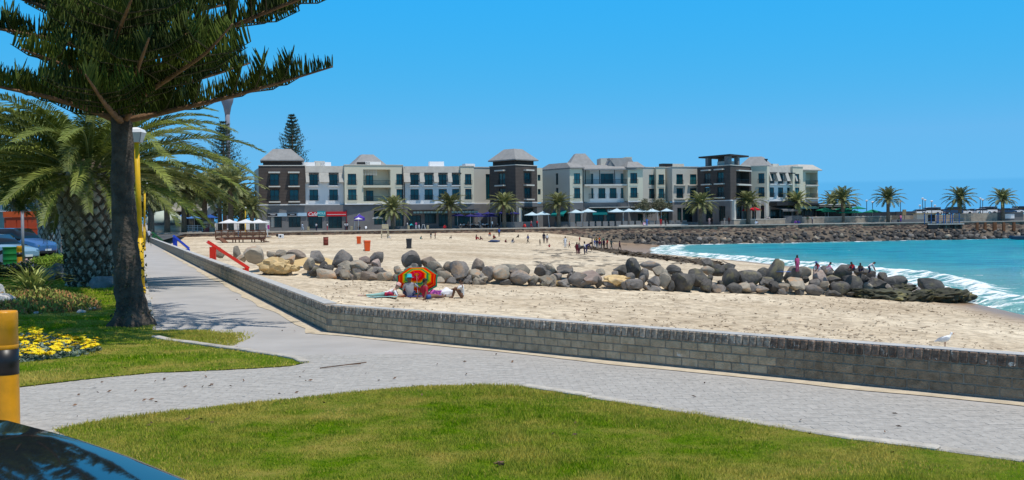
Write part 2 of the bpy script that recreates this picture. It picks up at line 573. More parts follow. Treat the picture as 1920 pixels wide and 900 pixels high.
# --- sea
def sea_mat():
	m = bpy.data.materials.new('sea_water'); m.use_nodes = True
	n = m.node_tree.nodes; L = m.node_tree.links
	out = n['Material Output']; n.remove(n['Principled BSDF'])
	g = n.new('ShaderNodeNewGeometry')
	def noise_(sc, det=4, rough=.6, stretch=None):
		t = n.new('ShaderNodeTexNoise'); t.inputs['Scale'].default_value = sc; t.inputs['Detail'].default_value = det
		t.inputs['Roughness'].default_value = rough
		mp = n.new('ShaderNodeMapping'); mp.inputs['Rotation'].default_value = (0, 0, R(-8)); mp.inputs['Scale'].default_value = stretch or (1, 1, 1)
		L.new(g.outputs['Position'], mp.inputs['Vector']); L.new(mp.outputs[0], t.inputs['Vector']); return t
	a = n.new('ShaderNodeAttribute'); a.attribute_name = 'shallow'
	fo = n.new('ShaderNodeAttribute'); fo.attribute_name = 'foam'
	r = n.new('ShaderNodeValToRGB'); L.new(noise_(0.16, 7, .68, (.8, 2.4, 1)).outputs['Fac'], r.inputs[0])
	r.color_ramp.elements[0].position = .38; r.color_ramp.elements[1].position = .62
	r.color_ramp.elements[0].color = (0.0, 0.17, 0.28, 1); r.color_ramp.elements[1].color = (0.012, 0.33, 0.42, 1)
	sh = n.new('ShaderNodeMix'); sh.data_type = 'RGBA'; L.new(a.outputs['Fac'], sh.inputs[0])
	L.new(r.outputs[0], sh.inputs[6]); sh.inputs[7].default_value = (0.12, 0.33, 0.31, 1)
	d = n.new('ShaderNodeBsdfDiffuse'); L.new(sh.outputs[2], d.inputs['Color'])
	gl = n.new('ShaderNodeBsdfGlossy'); gl.inputs['Roughness'].default_value = .12
	bp = n.new('ShaderNodeBump'); bp.inputs['Strength'].default_value = 1.0; bp.inputs['Distance'].default_value = .6
	L.new(noise_(0.55, 6, .65, (0.7, 2.0, 1)).outputs['Fac'], bp.inputs['Height'])
	L.new(bp.outputs[0], gl.inputs['Normal']); L.new(bp.outputs[0], d.inputs['Normal'])
	ms = n.new('ShaderNodeMixShader'); ms.inputs[0].default_value = .17
	L.new(d.outputs[0], ms.inputs[1]); L.new(gl.outputs[0], ms.inputs[2])
	# foam: where the attribute beats the noise
	nf = noise_(0.55, 7, .72, (1, 1.6, 1))
	ad = n.new('ShaderNodeMath'); ad.operation = 'ADD'; L.new(fo.outputs['Fac'], ad.inputs[0])
	nk = n.new('ShaderNodeMath'); nk.operation = 'MULTIPLY_ADD'; nk.inputs[1].default_value = 2.1; nk.inputs[2].default_value = -.55; L.new(nf.outputs['Fac'], nk.inputs[0]); L.new(nk.outputs[0], ad.inputs[1])
	mr_ = n.new('ShaderNodeMapRange'); mr_.inputs['From Min'].default_value = .93; mr_.inputs['From Max'].default_value = 1.12
	L.new(ad.outputs[0], mr_.inputs['Value'])
	fd = n.new('ShaderNodeBsdfDiffuse'); fd.inputs['Color'].default_value = (0.80, 0.82, 0.82, 1)
	m2 = n.new('ShaderNodeMixShader'); L.new(mr_.outputs[0], m2.inputs[0])
	L.new(ms.outputs[0], m2.inputs[1]); L.new(fd.outputs[0], m2.inputs[2])
	L.new(m2.outputs[0], out.inputs['Surface'])
	return m
M_SEA = sea_mat()
SEA_Z = -3.6
def wave_h(X, Y):
	s = X - shore_x(Y)
	h = (vnoise(X, Y * 2, 9, 31) - .5) * .16 + (vnoise(X, Y * 2.4, 3.1, 33) - .5) * .10
	wob = (vnoise(X * 0, Y, 14, 35) - .5) * 2.6
	crest = 0.34 * np.exp(-((s - 3.4 - wob) / 1.0) ** 2) + 0.22 * np.exp(-((s - 0.8 - wob * .6) / 0.8) ** 2)
	fade = np.clip((205 - Y) / 30, 0, 1)
	return h + crest * fade
def sea_near():
	x0, x1, y0, y1, d = 19, 150, 18, 250, 0.55
	nx = int((x1 - x0) / d); ny = int((y1 - y0) / d)
	gx, gy = np.meshgrid(np.linspace(x0, x1, nx), np.linspace(y0, y1, ny))
	X = gx.ravel(); Y = gy.ravel()
	s = X - shore_x(Y)
	edge = np.minimum(np.minimum(X - x0, x1 - X), np.minimum(Y - y0, y1 - Y))
	e = np.clip(edge / 8, 0, 1)
	z = SEA_Z + 0.05 + wave_h(X, Y) * e
	z = np.where(s < 0, np.minimum(z, SEA_Z + 0.06), z)
	wob = (vnoise(X * 0, Y, 14, 35) - .5) * 2.6
	foam = np.interp(s - wob, [-3, -.5, .8, 1.8, 2.6, 3.4, 4.4, 6, 9, 20], [.44, .56, .52, .44, .50, .63, .48, .22, .08, 0])
	# a broad patch of broken water off the head of the breakwater
	foam = foam * np.interp(Y, [52, 60, 68], [.62, .66, 1.0])
	foam = np.maximum(foam, 0.56 * np.exp(-(((X - 30.5) / 3.6) ** 2 + ((Y - 72) / 9) ** 2)))
	foam = np.maximum(foam, 0.5 * np.exp(-(((X - 34) / 3.4) ** 2 + ((Y - 90) / 12) ** 2)))
	# wash at the foot of the far rubble bank
	sy = np.interp(X, [p[0] for p in SEAWALL], [p[1] for p in SEAWALL])
	t = sy - Y
	foam = np.maximum(foam, np.interp(t, [4, 7.2, 8.5, 10, 13], [.5, .66, .58, .2, 0]) * (0.45 + .75 * vnoise(X, Y * 0, 9, 44)))
	far_fade = np.clip((215 - Y) / 25, .0, 1)
	shallow = np.clip(1 - s / 22, 0, 1) ** 1.3 * .9
	shallow = np.maximum(shallow, np.interp(t, [5, 10, 22], [.8, .6, 0]) * np.clip((95 - X) / 40, 0, 1))
	foam = np.maximum(foam, 0)
	caps = np.clip(vnoise(X, Y * 2, 2.2, 55) - .8, 0, 1) * 2.2 * np.clip(vnoise(X, Y, 11, 57) - .45, 0, 1) * 2
	foam = np.maximum(foam, caps)
	i = np.arange(nx * ny).reshape(ny, nx)
	q = np.stack([i[:-1, :-1].ravel(), i[:-1, 1:].ravel(), i[1:, 1:].ravel(), i[1:, :-1].ravel()], 1)
	o = link('sea', np_mesh('sea', np.stack([X, Y, z], 1), q, M_SEA, True, {'foam': ('POINT', foam), 'shallow': ('POINT', shallow)}))
	tag(o, 'turquoise bay water with white breaking waves', kind='structure')
sea_near()
o = link('ocean', raw_mesh('ocean', [(24, 250, SEA_Z - .4), (2600, 14000, SEA_Z - .4), (14000, 14000, SEA_Z - .4), (14000, -2000, SEA_Z - .4), (24, -2000, SEA_Z - .4)], [(0, 4, 3, 2, 1)], M_SEA))
tag(o, 'open blue sea out to the horizon', kind='structure')

# --- land
M_ASPH = mat('asphalt', (0.10, 0.10, 0.10), 0.9, .35, 3, .2, 60, coords='World')
M_PAVE_FAR = mat('promenade_paving', (0.40, 0.37, 0.33), 0.9, .2, .6, coords='World')
M_EARTH = mat('bare_earth', (0.30, 0.22, 0.14), 0.95, .35, 1.2, .3, 20, coords='World')
wl = [tuple((WC + WL_DIR * t)[:2]) for t in (136, 0)]
land_near = [(-66, 196), wl[0], wl[1], (W_END.x, W_END.y), (40, -30), (-260, -30), (-260, 196)]
tag(poly_sheet('ground', land_near, -0.05, M_EARTH), 'bare earth below the gardens and path', kind='structure')
far = list(SEAWALL) + [(170, 300), (80, 330), (60, 620), (2700, 12000), (-9000, 12000), (-9000, 196)]
tag(poly_sheet('promenade_ground', far, 0.1, M_PAVE_FAR), 'paved promenade between sea wall and hotel', kind='structure')
tag(poly_sheet('car_park', [(-300, 30), (-21, 30), (-23, 52), (-33, 96), (-60, 196), (-300, 196)], -0.03, M_ASPH), 'asphalt car park behind the gardens', kind='structure')
tag(poly_sheet('street', [(-9, -12), (9, -12), (9, 5.3), (-2.0, 6.2), (-3.0, 6.3), (-14, 7.1), (-14, -12)], -0.03, M_ASPH), 'asphalt street edge', kind='structure')

# --- the brick-paved path
def pave_mat():
	m = mat('path_paving', (0.42, 0.395, 0.37), 0.9, .16, .9, .25, 45, coords='World')
	return m
M_PATH = pave_mat()
KERB_L = [ground(*p) for p in [(283, 604), (276, 560), (270, 520), (267.5, 490), (268, 470), (271, 455)]]
LAWN_A = [ground(*p) for p in [(-120, 748), (-40, 737), (30, 727), (150, 713), (280, 700), (400, 695), (480, 691), (545, 687), (570, 681), (555, 674), (520, 668), (420, 654), (320, 641), (290, 634)]]
LAWN_B = [ground(*p) for p in [(105, 808), (180, 793), (250, 784), (340, 772), (420, 764), (520, 753), (600, 745), (700, 733), (780, 727), (880, 724), (980, 728), (1100, 748), (1240, 770), (1400, 795), (1600, 828), (1760, 848), (1920, 870), (2150, 905)]]
kl_far = KERB_L[-1] + WL_DIR * 40
path_poly = [(W_END.x, W_END.y), wl[1], wl[0], (kl_far.x, kl_far.y)] + [tuple(p[:2]) for p in reversed(KERB_L)] + [(-6.6, 17.2), (-12, 12.8), (-14, 11.5), (-14, 7.2), (-3.0, 6.4), (8, 5.4)]
tag(poly_sheet('path', path_poly, -0.0035, M_PATH), 'grey brick paved seafront path', kind='structure')
path_o = bpy.data.objects['path']
M_PAVER = mat('paver', (0.44, 0.415, 0.38), 0.88, .26, 14.0, .35, 60, rnd=.055, coords='World')
def pavers():
	ax = (WR_DIR + Vector((-WR_DIR.y, WR_DIR.x, 0))).normalized(); ay = Vector((-ax.y, ax.x, 0))
	L_, W_ = 0.20, 0.10
	cents = []
	for i in range(-110, 110):
		for j in range(-190, 190):
			p = Vector((2.0, 11.0, 0)) + ax * ((i + (0.5 if j % 2 else 0)) * L_) + ay * (j * W_)
			cents.append((p.x, p.y))
	C = np.array(cents)
	C = C[(C[:, 1] > 6.5) & (C[:, 1] < 15.2) & (np.abs(C[:, 0] / C[:, 1] + .02) < .52)]
	C = C[in_poly(C, path_poly)]
	lawn = [tuple(p[:2]) for p in LAWN_B] + [(9.5, 5.0), (-1.9, 5.6), tuple(ground(330, 905)[:2]), tuple(ground(230, 862)[:2]), tuple(ground(140, 824)[:2])]
	C = C[~in_poly(C, lawn)]
	lawn2 = [tuple(p[:2]) for p in LAWN_A] + [(-8, 20), (-20, 20)]
	C = C[~in_poly(C, lawn2)]
	# clear of the wall
	aR = (C[:, 0] - WC.x) * WR_DIR.y - (C[:, 1] - WC.y) * WR_DIR.x
	aL = (C[:, 0] - WC.x) * WL_DIR.y - (C[:, 1] - WC.y) * WL_DIR.x
	C = C[(aR > 0.34) | (C[:, 0] < WC.x)]
	d = C[:, 1] + 0.1 * np.abs(C[:, 0])
	C = C[np.argsort(d)]
	one = MB().chbox((0, 0, -.02), (L_ - .0035, W_ - .0035, .04), (1, 0), ch=.002).mesh('paver', M_PAVER)
	ang = math.atan2(ax.y, ax.x)
	for (x, y) in C[:300]:
		link('paver', one, path_o, (x, y, random.uniform(-.001, .001)), (random.uniform(-.003, .003), random.uniform(-.003, .003), ang))
	mb = MB()
	for (x, y) in C[300:]:
		mb.r = random.random()
		mb.box((x, y, -.02 + random.uniform(-.001, .001)), (L_ - .0035, W_ - .0035, .04), ang)
	o = mb.build('paver_field', M_PAVER, path_o, off=False)
	o['kind'] = 'stuff'
pavers()

# --- kerbs: one edging stone after another
M_KERB = mat('kerb_concrete', (0.50, 0.46, 0.40), 0.9, .3, 4, .4, 40, rnd=.12, coords='World')
def kerb(name, pts, n_l, h, label, wd=.13):
	kt = thing(name, label, 'kerb', pts[0])
	kt['kind'] = 'structure'
	del kt['category']
	for a, b in zip(pts[:-1], pts[1:]):
		d = b - a; n = max(1, round(d.length / n_l))
		for k in range(n):
			p = a + d * ((k + .5) / n)
			mb = MB().chbox((0, 0, 0), (d.length / n - .012, wd, .16), (1, 0), ch=.012)
			link('kerb_stone', mb.mesh('kerb_stone', M_KERB), kt, (p - pts[0]) + Vector((0, 0, h - .08 + random.uniform(-.006, .006))),
				(random.uniform(-.02, .02), random.uniform(-.01, .01), math.atan2(d.y, d.x) + random.uniform(-.012, .012)))
kerb('kerb', [Vector(p) + Vector((.03, .055, 0)) for p in LAWN_B[10:]], .9, .034, 'concrete edging along the big lawn')
kerb('kerb', [Vector(KERB_L[i]) for i in (0, 1, 2, 3)], 1.0, .075, 'concrete edging between garden lawn and path')
kerb('kerb', [Vector(p) for p in (LAWN_A[-1], LAWN_A[-2], LAWN_A[-3], LAWN_A[-4], LAWN_A[-5], LAWN_A[-6])], .8, .045, 'concrete edging round the tip of the garden lawn')

# --- lawns
def lawn_mat(name, g1, g2, dry):
	m = bpy.data.materials.new(name); m.use_nodes = True
	n = m.node_tree.nodes; L = m.node_tree.links
	b = n['Principled BSDF']; b.inputs['Roughness'].default_value = .9; b.inputs['Specular IOR Level'].default_value = .03
	g = n.new('ShaderNodeNewGeometry')
	def noise_(sc, det, a, b_):
		t = n.new('ShaderNodeTexNoise'); t.inputs['Scale'].default_value = sc; t.inputs['Detail'].default_value = det; t.inputs['Roughness'].default_value = .65
		L.new(g.outputs['Position'], t.inputs['Vector'])
		r = n.new('ShaderNodeMapRange'); r.inputs['From Min'].default_value = a; r.inputs['From Max'].default_value = b_
		L.new(t.outputs['Fac'], r.inputs['Value']); return r
	m1 = n.new('ShaderNodeMix'); m1.data_type = 'RGBA'; L.new(noise_(9, 4, .35, .65).outputs[0], m1.inputs[0])
	m1.inputs[6].default_value = (*g1, 1); m1.inputs[7].default_value = (*g2, 1)
	at_ = n.new('ShaderNodeAttribute'); at_.attribute_name = 'dry'
	ad = n.new('ShaderNodeMath'); ad.operation = 'MULTIPLY'; L.new(noise_(1.1, 5, .42, .66).outputs[0], ad.inputs[0]); ad.inputs[1].default_value = .8
	mx_ = n.new('ShaderNodeMath'); mx_.operation = 'MAXIMUM'; L.new(ad.outputs[0], mx_.inputs[0]); L.new(at_.outputs['Fac'], mx_.inputs[1])
	m2 = n.new('ShaderNodeMix'); m2.data_type = 'RGBA'; L.new(mx_.outputs[0], m2.inputs[0])
	L.new(m1.outputs[2], m2.inputs[6]); m2.inputs[7].default_value = (*dry, 1)
	L.new(m2.outputs[2], b.inputs['Base Color'])
	tr = n.new('ShaderNodeBsdfTranslucent'); L.new(m2.outputs[2], tr.inputs['Color'])
	ms = n.new('ShaderNodeMixShader'); ms.inputs[0].default_value = .3
	L.new(b.outputs[0], ms.inputs[1]); L.new(tr.outputs[0], ms.inputs[2]); L.new(ms.outputs[0], n['Material Output'].inputs['Surface'])
	return m
M_LAWN = lawn_mat('lawn_turf', (0.08, 0.16, 0.004), (0.14, 0.22, 0.008), (0.38, 0.30, 0.08))
M_GRASS = lawn_mat('grass_blade', (0.11, 0.24, 0.003), (0.27, 0.39, 0.010), (0.60, 0.47, 0.11))
lawnB_poly = [tuple(p[:2]) for p in LAWN_B] + [(9.5, 5.0), (-1.9, 5.6), tuple(ground(330, 905)[:2]), tuple(ground(230, 862)[:2]), tuple(ground(140, 824)[:2])]
lawnA_poly = [tuple(p[:2]) for p in LAWN_A] + [tuple(p[:2]) for p in KERB_L[:4]] + [(-21.5, 62), (-27, 60), (-24, 44), (-24, 16), (-14, 12.2)]
tag(poly_sheet('lawn', lawnB_poly, 0.012, M_LAWN), 'mown lawn in front of the path', kind='structure')
tag(poly_sheet('garden_lawn', lawnA_poly, 0.012, M_LAWN), 'garden lawn under the trees', kind='structure')
def edge_dist(P, poly):
	d = np.full(len(P), 1e9)
	for a, b in zip(poly, poly[1:] + poly[:1]):
		a = np.array(a); b = np.array(b); ab = b - a
		t = np.clip(((P - a) @ ab) / (ab @ ab), 0, 1)
		d = np.minimum(d, np.linalg.norm(P - a - t[:, None] * ab, axis=1))
	return d
def grass(name, poly, yr, n, h0, h1, wd, label, xr=None, spill=.05):
	p = np.array(poly); lo = p.min(0) - .1; hi = p.max(0) + .1
	lo[1] = max(lo[1], yr[0]); hi[1] = min(hi[1], yr[1])
	P = rng.uniform(lo, hi, (n, 2))
	P = P[np.abs(P[:, 0] / P[:, 1]) < .53]
	ed = edge_dist(P, poly); ins = in_poly(P, poly)
	ok = (ins & (ed > rng.uniform(-.1, .02, len(P)))) | (~ins & (ed < rng.exponential(spill * .5, len(P))))
	P = P[ok]; ed = np.where(ins, ed, 0)[ok]
	k = len(P)
	tuft = (.35 + .9 * vnoise(P[:, 0], P[:, 1], .22, 9)) * (.55 + .8 * vnoise(P[:, 0], P[:, 1], .9, 19))
	h = rng.uniform(h0, h1, k) * tuft
	ang = rng.uniform(0, 2 * np.pi, k); wdt = rng.uniform(.6, 1.3, k) * wd * (P[:, 1] / 9) ** .7
	lean = rng.uniform(.1, .9, k) * h; la = rng.uniform(0, 2 * np.pi, k)
	b0 = np.stack([P[:, 0] - np.cos(ang) * wdt, P[:, 1] - np.sin(ang) * wdt, np.full(k, .008)], 1)
	b1 = np.stack([P[:, 0] + np.cos(ang) * wdt, P[:, 1] + np.sin(ang) * wdt, np.full(k, .008)], 1)
	t = np.stack([P[:, 0] + np.cos(la) * lean, P[:, 1] + np.sin(la) * lean, .012 + h], 1)
	V = np.concatenate([b0, b1, t]); T = np.stack([np.arange(k), np.arange(k) + k, np.arange(k) + 2 * k], 1)
	dry = np.clip(.95 - ed * .9, 0, .95) * rng.uniform(.2, 1.2, k) + (rng.random(k) < .10) * .7
	dry = np.maximum(dry, np.clip(vnoise(P[:, 0], P[:, 1], 1.5, 12) * .6 + vnoise(P[:, 0], P[:, 1], .3, 13) * .4 - .5, 0, 1) * 3.2)
	dry = np.clip(dry, 0, 1)
	o = link(name, np_mesh(name, V, T, M_GRASS, False, {'dry': ('POINT', np.concatenate([dry] * 3))}))
	tag(o, label, 'grass', kind='stuff')
grass('grass', lawnB_poly, (6.5, 14), 600000, .010, .040, .0046, 'short green and straw coloured grass of the big lawn')
grass('grass', lawnA_poly, (12, 24), 330000, .012, .042, .0058, 'short grass of the garden lawn round the pine')
grass('grass', lawnA_poly, (24, 46), 120000, .03, .07, .010, 'grass of the garden lawn by the palm')
def weeds():
	poly = [tuple(ground(*p)[:2]) for p in [(290, 634), (320, 640), (420, 652), (440, 640), (420, 628), (350, 622), (292, 622)]]
	grass('grass', poly, (15, 22), 26000, .015, .04, .006, 'ragged yellow grass spreading over the path corner', spill=.25)
weeds()

# --- drift of blown sand along the foot of the wall
def drift():
	mb = MB()
	def strip(dirv, n_in, t0, t1, step, wmax):
		t = t0; prev = None
		while t <= t1:
			p = WC + dirv * t
			wd = wmax * (.55 + .9 * float(vnoise(np.array([t]), np.array([0.]), .8, 71)[0]))
			a = p + n_in * .12; b = p + n_in * (.12 + wd)
			cur = [(a.x, a.y, .012), (b.x, b.y, -.002 if False else .004)]
			if prev: mb.add([prev[0], prev[1], cur[1], cur[0]], [(0, 1, 2, 3)])
			prev = cur; t += step
	nR = Vector((WR_DIR.y, -WR_DIR.x, 0)); nR = nR if nR.y < 0 else -nR
	nL = Vector((-WL_DIR.y, WL_DIR.x, 0)); nL = nL if nL.x < 0 else -nL
	strip(WR_DIR, nR, -.05, 20, .25, .16)
	strip(WL_DIR, nL, -.05, 60, .4, .2)
	o = mb.build('sand_drift', mat('drift_sand', (0.60, 0.50, 0.36), .95, .25, 5, .3, 60, coords='World'))
	tag(o, 'pale sand blown along the foot of the brick wall', 'sand', kind='stuff')
drift()

# --- the low brick wall
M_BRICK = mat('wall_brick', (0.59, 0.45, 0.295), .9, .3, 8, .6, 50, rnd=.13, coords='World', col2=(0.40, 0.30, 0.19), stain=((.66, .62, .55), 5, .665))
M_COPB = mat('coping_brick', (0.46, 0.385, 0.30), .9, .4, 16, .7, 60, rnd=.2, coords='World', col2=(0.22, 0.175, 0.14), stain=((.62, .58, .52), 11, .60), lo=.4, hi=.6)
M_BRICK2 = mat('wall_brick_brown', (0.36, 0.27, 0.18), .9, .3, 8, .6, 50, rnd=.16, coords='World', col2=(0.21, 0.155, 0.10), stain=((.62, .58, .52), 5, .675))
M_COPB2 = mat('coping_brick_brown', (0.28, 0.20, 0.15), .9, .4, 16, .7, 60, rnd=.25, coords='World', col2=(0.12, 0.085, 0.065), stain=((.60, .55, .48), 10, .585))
M_MORT = mat('mortar', (0.30, 0.27, 0.22), .95, .3, 9, .5, 60, coords='World')
M_COPE = mat('coping_top', (0.50, 0.49, 0.47), .9, .2, 4, .4, 50, coords='World')
wall = thing('brick_wall', 'low grey brown brick wall with soldier course along the beach side of the path', 'wall', WC)
H_ST, N_ST, L_ST, L_SO, H_SO, TH = .105, 3, .24, .095, .125, .26
def brick_wall():
	one = MB().chbox((0, 0, 0), (L_ST - .012, .10, H_ST - .012), (1, 0), ch=.007).mesh('brick', M_BRICK)
	sol = MB().chbox((0, 0, 0), (L_SO - .013, .24, H_SO), (1, 0), ch=.012).mesh('coping_brick', M_COPB)
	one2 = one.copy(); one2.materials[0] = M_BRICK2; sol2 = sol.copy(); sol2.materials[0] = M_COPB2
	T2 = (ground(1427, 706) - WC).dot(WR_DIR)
	for dirv, t0, t1, indiv in ((WR_DIR, 0, 20, True), (WL_DIR, 0, 40, False)):
		n = Vector((dirv.y, -dirv.x, 0)); n = n if (n.y < 0 and dirv is WR_DIR) or (n.x < 0 and dirv is WL_DIR) else -n
		# n points to the path side; wall body lies behind the line by TH
		ang = math.atan2(dirv.y, dirv.x)
		mbB, mbS = MB(), MB()
		for c in range(N_ST):
			t = t0 + (L_ST / 2 if c % 2 else 0)
			while t < t1:
				p = WC + dirv * (t + L_ST / 2) + n * (-.055 + random.uniform(-.004, .004)) + Vector((0, 0, .02 + H_ST * (c + .5)))
				if indiv and t < 11.6:
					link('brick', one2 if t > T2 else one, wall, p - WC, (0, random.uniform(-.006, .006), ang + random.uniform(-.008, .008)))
				else:
					mbB.r = random.random(); mbB.chbox(p, (L_ST - .012, .10, H_ST - .012), dirv, ch=.007)
				t += L_ST
		t = t0
		while t < t1:
			p = WC + dirv * (t + L_SO / 2) + n * (-.115 + random.uniform(-.006, .006)) + Vector((0, 0, .02 + H_ST * N_ST + H_SO / 2 + .004))
			if indiv and t < 11.6:
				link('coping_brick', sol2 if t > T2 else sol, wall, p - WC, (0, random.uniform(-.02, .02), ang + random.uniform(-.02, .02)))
			else:
				mbS.r = random.random(); mbS.chbox(p, (L_SO - .013, .24, H_SO), dirv, ch=.012)
			t += L_SO
		for mb_, nm, m_ in ((mbB, 'brick_course', M_BRICK), (mbS, 'coping_course', M_COPB)):
			o = mb_.build(nm, m_, wall); o['kind'] = 'stuff'
	# mortar core, a touch behind the brick faces, and the retaining face down to the sand
	mb = MB()
	for dirv, t1 in ((WR_DIR, 20), (WL_DIR, 40)):
		n = Vector((dirv.y, -dirv.x, 0)); n = n if (n.y < 0 and dirv is WR_DIR) or (n.x < 0 and dirv is WL_DIR) else -n
		a = WC - n * .014 + dirv * .01; b = a + dirv * t1
		top = .02 + H_ST * N_ST + H_SO - .012
		q = [a, b, b - n * (TH - .03), a - n * (TH - .03)]
		mb.hexa([v + Vector((0, 0, -3.2)) for v in q], [v + Vector((0, 0, top)) for v in q])
	mb.build('mortar_core', M_MORT, wall)
	# far length: courses merge with distance
	mb = MB(); dirv = WL_DIR; n = Vector((-dirv.y, dirv.x, 0)); n = n if n.x < 0 else -n
	a = WC + dirv * 40.01; b = WC + dirv * 136
	q = [a, b, b - n * TH, a - n * TH]
	mb.hexa([v + Vector((0, 0, -3.2)) for v in q], [v + Vector((0, 0, .455)) for v in q])
	mb.build('far_length', mat('wall_far', (0.40, 0.33, 0.25), .9, .45, 7, .5, 30, coords='World'), wall)
	# smooth mortar cap on the promenade length
	mb = MB(); a = WC + dirv * .35; b = WC + dirv * 136
	q = [a - n * .012, b - n * .012, b - n * (TH - .015), a - n * (TH - .015)]
	mb.hexa([v + Vector((0, 0, .462)) for v in q], [v + Vector((0, 0, .474)) for v in q])
	mb.build('mortar_cap', M_COPE, wall)
	dirv = WR_DIR; n = Vector((dirv.y, -dirv.x, 0)); n = n if n.y < 0 else -n
	mb = MB(); a = WC + dirv * .05 - n * .015; b = WC + dirv * 20 - n * .015
	q = [a - n * .01, b - n * .01, b - n * (TH - .04), a - n * (TH - .04)]
	mb.hexa([v + Vector((0, 0, .460)) for v in q], [v + Vector((0, 0, .469)) for v in q])
	mb.build('mortar_cap', M_COPE, wall)
brick_wall()

# --- promenade sea wall and the bank below it
M_SEAW = bpy.data.materials.new('rubble_stonework'); M_SEAW.use_nodes = True
def _seaw():
	n = M_SEAW.node_tree.nodes; L = M_SEAW.node_tree.links; b = n['Principled BSDF']; b.inputs['Roughness'].default_value = .9
	g = n.new('ShaderNodeNewGeometry'); mp = n.new('ShaderNodeMapping'); mp.inputs['Scale'].default_value = (1, 1, 1.9); L.new(g.outputs['Position'], mp.inputs[0])
	v = n.new('ShaderNodeTexVoronoi'); v.inputs['Scale'].default_value = 1.5; L.new(mp.outputs[0], v.inputs['Vector'])
	r = n.new('ShaderNodeValToRGB'); e = r.color_ramp.elements
	e[0].color = (0.10, 0.065, 0.05, 1); e[1].color = (0.33, 0.24, 0.16, 1); e.new(.5).color = (0.22, 0.14, 0.10, 1)
	s = n.new('ShaderNodeSeparateColor'); L.new(v.outputs['Color'], s.inputs[0]); L.new(s.outputs[0], r.inputs[0]); L.new(r.outputs[0], b.inputs['Base Color'])
	bp = n.new('ShaderNodeBump'); bp.inputs['Strength'].default_value = .8; bp.inputs['Distance'].default_value = .15; bp.invert = True
	L.new(v.outputs['Distance'], bp.inputs['Height']); L.new(bp.outputs[0], b.inputs['Normal'])
_seaw()
sw = thing('sea_wall', 'long rubble stone sea wall with pale concrete cap below the hotel promenade', 'wall', (0, 215, 0))
mbF, mbC = MB(), MB()
for (a, b) in zip(SEAWALL[:-1], SEAWALL[1:]):
	a = Vector((*a, 0)); b = Vector((*b, 0)); d = (b - a).normalized(); n = Vector((d.y, -d.x, 0))
	k0 = 12
	for i in range(k0):
		p = a + (b - a) * (i / k0); q = a + (b - a) * ((i + 1) / k0)
		pr = (vnoise(np.array([p.x]), np.array([p.y]), 3, 3)[0] - .5) * .25
		qd = [p + n * (.9 + pr), q + n * (.9 + pr), q - n * .5, p - n * .5]
		tp = [p + n * (.35 + pr), q + n * (.35 + pr), q - n * .5, p - n * .5]
		mbF.hexa([v + Vector((0, 0, -5)) for v in qd], [v + Vector((0, 0, -.02)) for v in tp])
	e = [a + n * .5 - d * .02, b + n * .5 + d * .02, b - n * .6, a - n * .6]
	mbC.hexa([v + Vector((0, 0, -.02)) for v in e], [v + Vector((0, 0, .2)) for v in e])
mbF.build('stone_face', M_SEAW, sw)
mbC.build('concrete_cap', mat('cap_concrete', (0.50, 0.45, 0.38), .9, .25, .8, coords='World'), sw)
# slope of sand and rubble in front
mb = MB()
prev = None
M_BANK = mat('bank_rubble', (0.17, 0.135, 0.10), .95, .5, .5, .8, 4, coords='World', col2=(0.05, 0.045, 0.04))
for i in range(60):
	X = lerp(8, 168, i / 59); sy = float(np.interp(X, [p[0] for p in SEAWALL], [p[1] for p in SEAWALL]))
	cur = [(X, sy - .3, -1.25), (X + .5, sy - 2.6, -1.9), (X + 1.5, sy - 8.0, -4.2)]
	if prev:
		mb.add(prev + cur, [(0, 1, 4, 3), (1, 2, 5, 4)])
	prev = cur
tag(mb.build('embankment_terrain', M_BANK, smooth=True), 'sandy rubble slope below the sea wall', kind='structure')
# wrack line of kelp
def kelp():
	V = []; T = []; n_ = 0
	line = [on_beach(*p) for p in [(1085, 465), (1110, 467), (1150, 473), (1180, 478), (1230, 484), (1290, 491), (1340, 498)]]
	mb = MB()
	for k in range(1500):
		t = random.random() * (len(line) - 1); i = int(t); p = line[i].lerp(line[i + 1], t - i)
		wdt = lerp(.8, 2.6, min(1, t / 3))
		x = p.x + random.gauss(0, wdt * .35); y = p.y + random.gauss(0, wdt)
		z = bz(x, y); s = random.uniform(.15, .5)
		a = random.uniform(0, 6.28)
		h = max(0, .30 * (1 - abs(y - p.y) / (2 * wdt))) * random.random()
		ux = Vector((math.cos(a), math.sin(a), random.uniform(-.3, .5))) * s; uy = Vector((-math.sin(a), math.cos(a), random.uniform(-.3, .5))) * s * .5
		c = Vector((x, y, z + .05 + h))
		mb.add([c - ux - uy, c + ux - uy * .4, c + ux * .6 + uy, c - ux * .5 + uy + Vector((0, 0, .1 * s)), c + Vector((0, 0, .25 * s))], [(0, 1, 4), (1, 2, 4), (2, 3, 4), (3, 0, 4)])
	# strays
	for k in range(260):
		q = on_beach(random.uniform(1000, 1330), random.uniform(455, 500))
		s = random.uniform(.1, .45); a = random.gauss(-.3, .5)
		ux = Vector((math.cos(a), math.sin(a), 0)) * s * 1.6; uy = Vector((-math.sin(a), math.cos(a), .1)) * s * .5
		c = q + Vector((0, 0, .05))
		mb.add([c - ux - uy, c + ux - uy * .4, c + ux * .6 + uy, c - ux * .5 + uy], [(0, 1, 2, 3)])
	o = mb.build('seaweed', mat('kelp', (0.085, 0.06, 0.035), .7, .5, 2, spec=.4, coords='World'))
	tag(o, 'dark brown bank of washed up kelp along the tideline', 'seaweed', kind='stuff')
kelp()
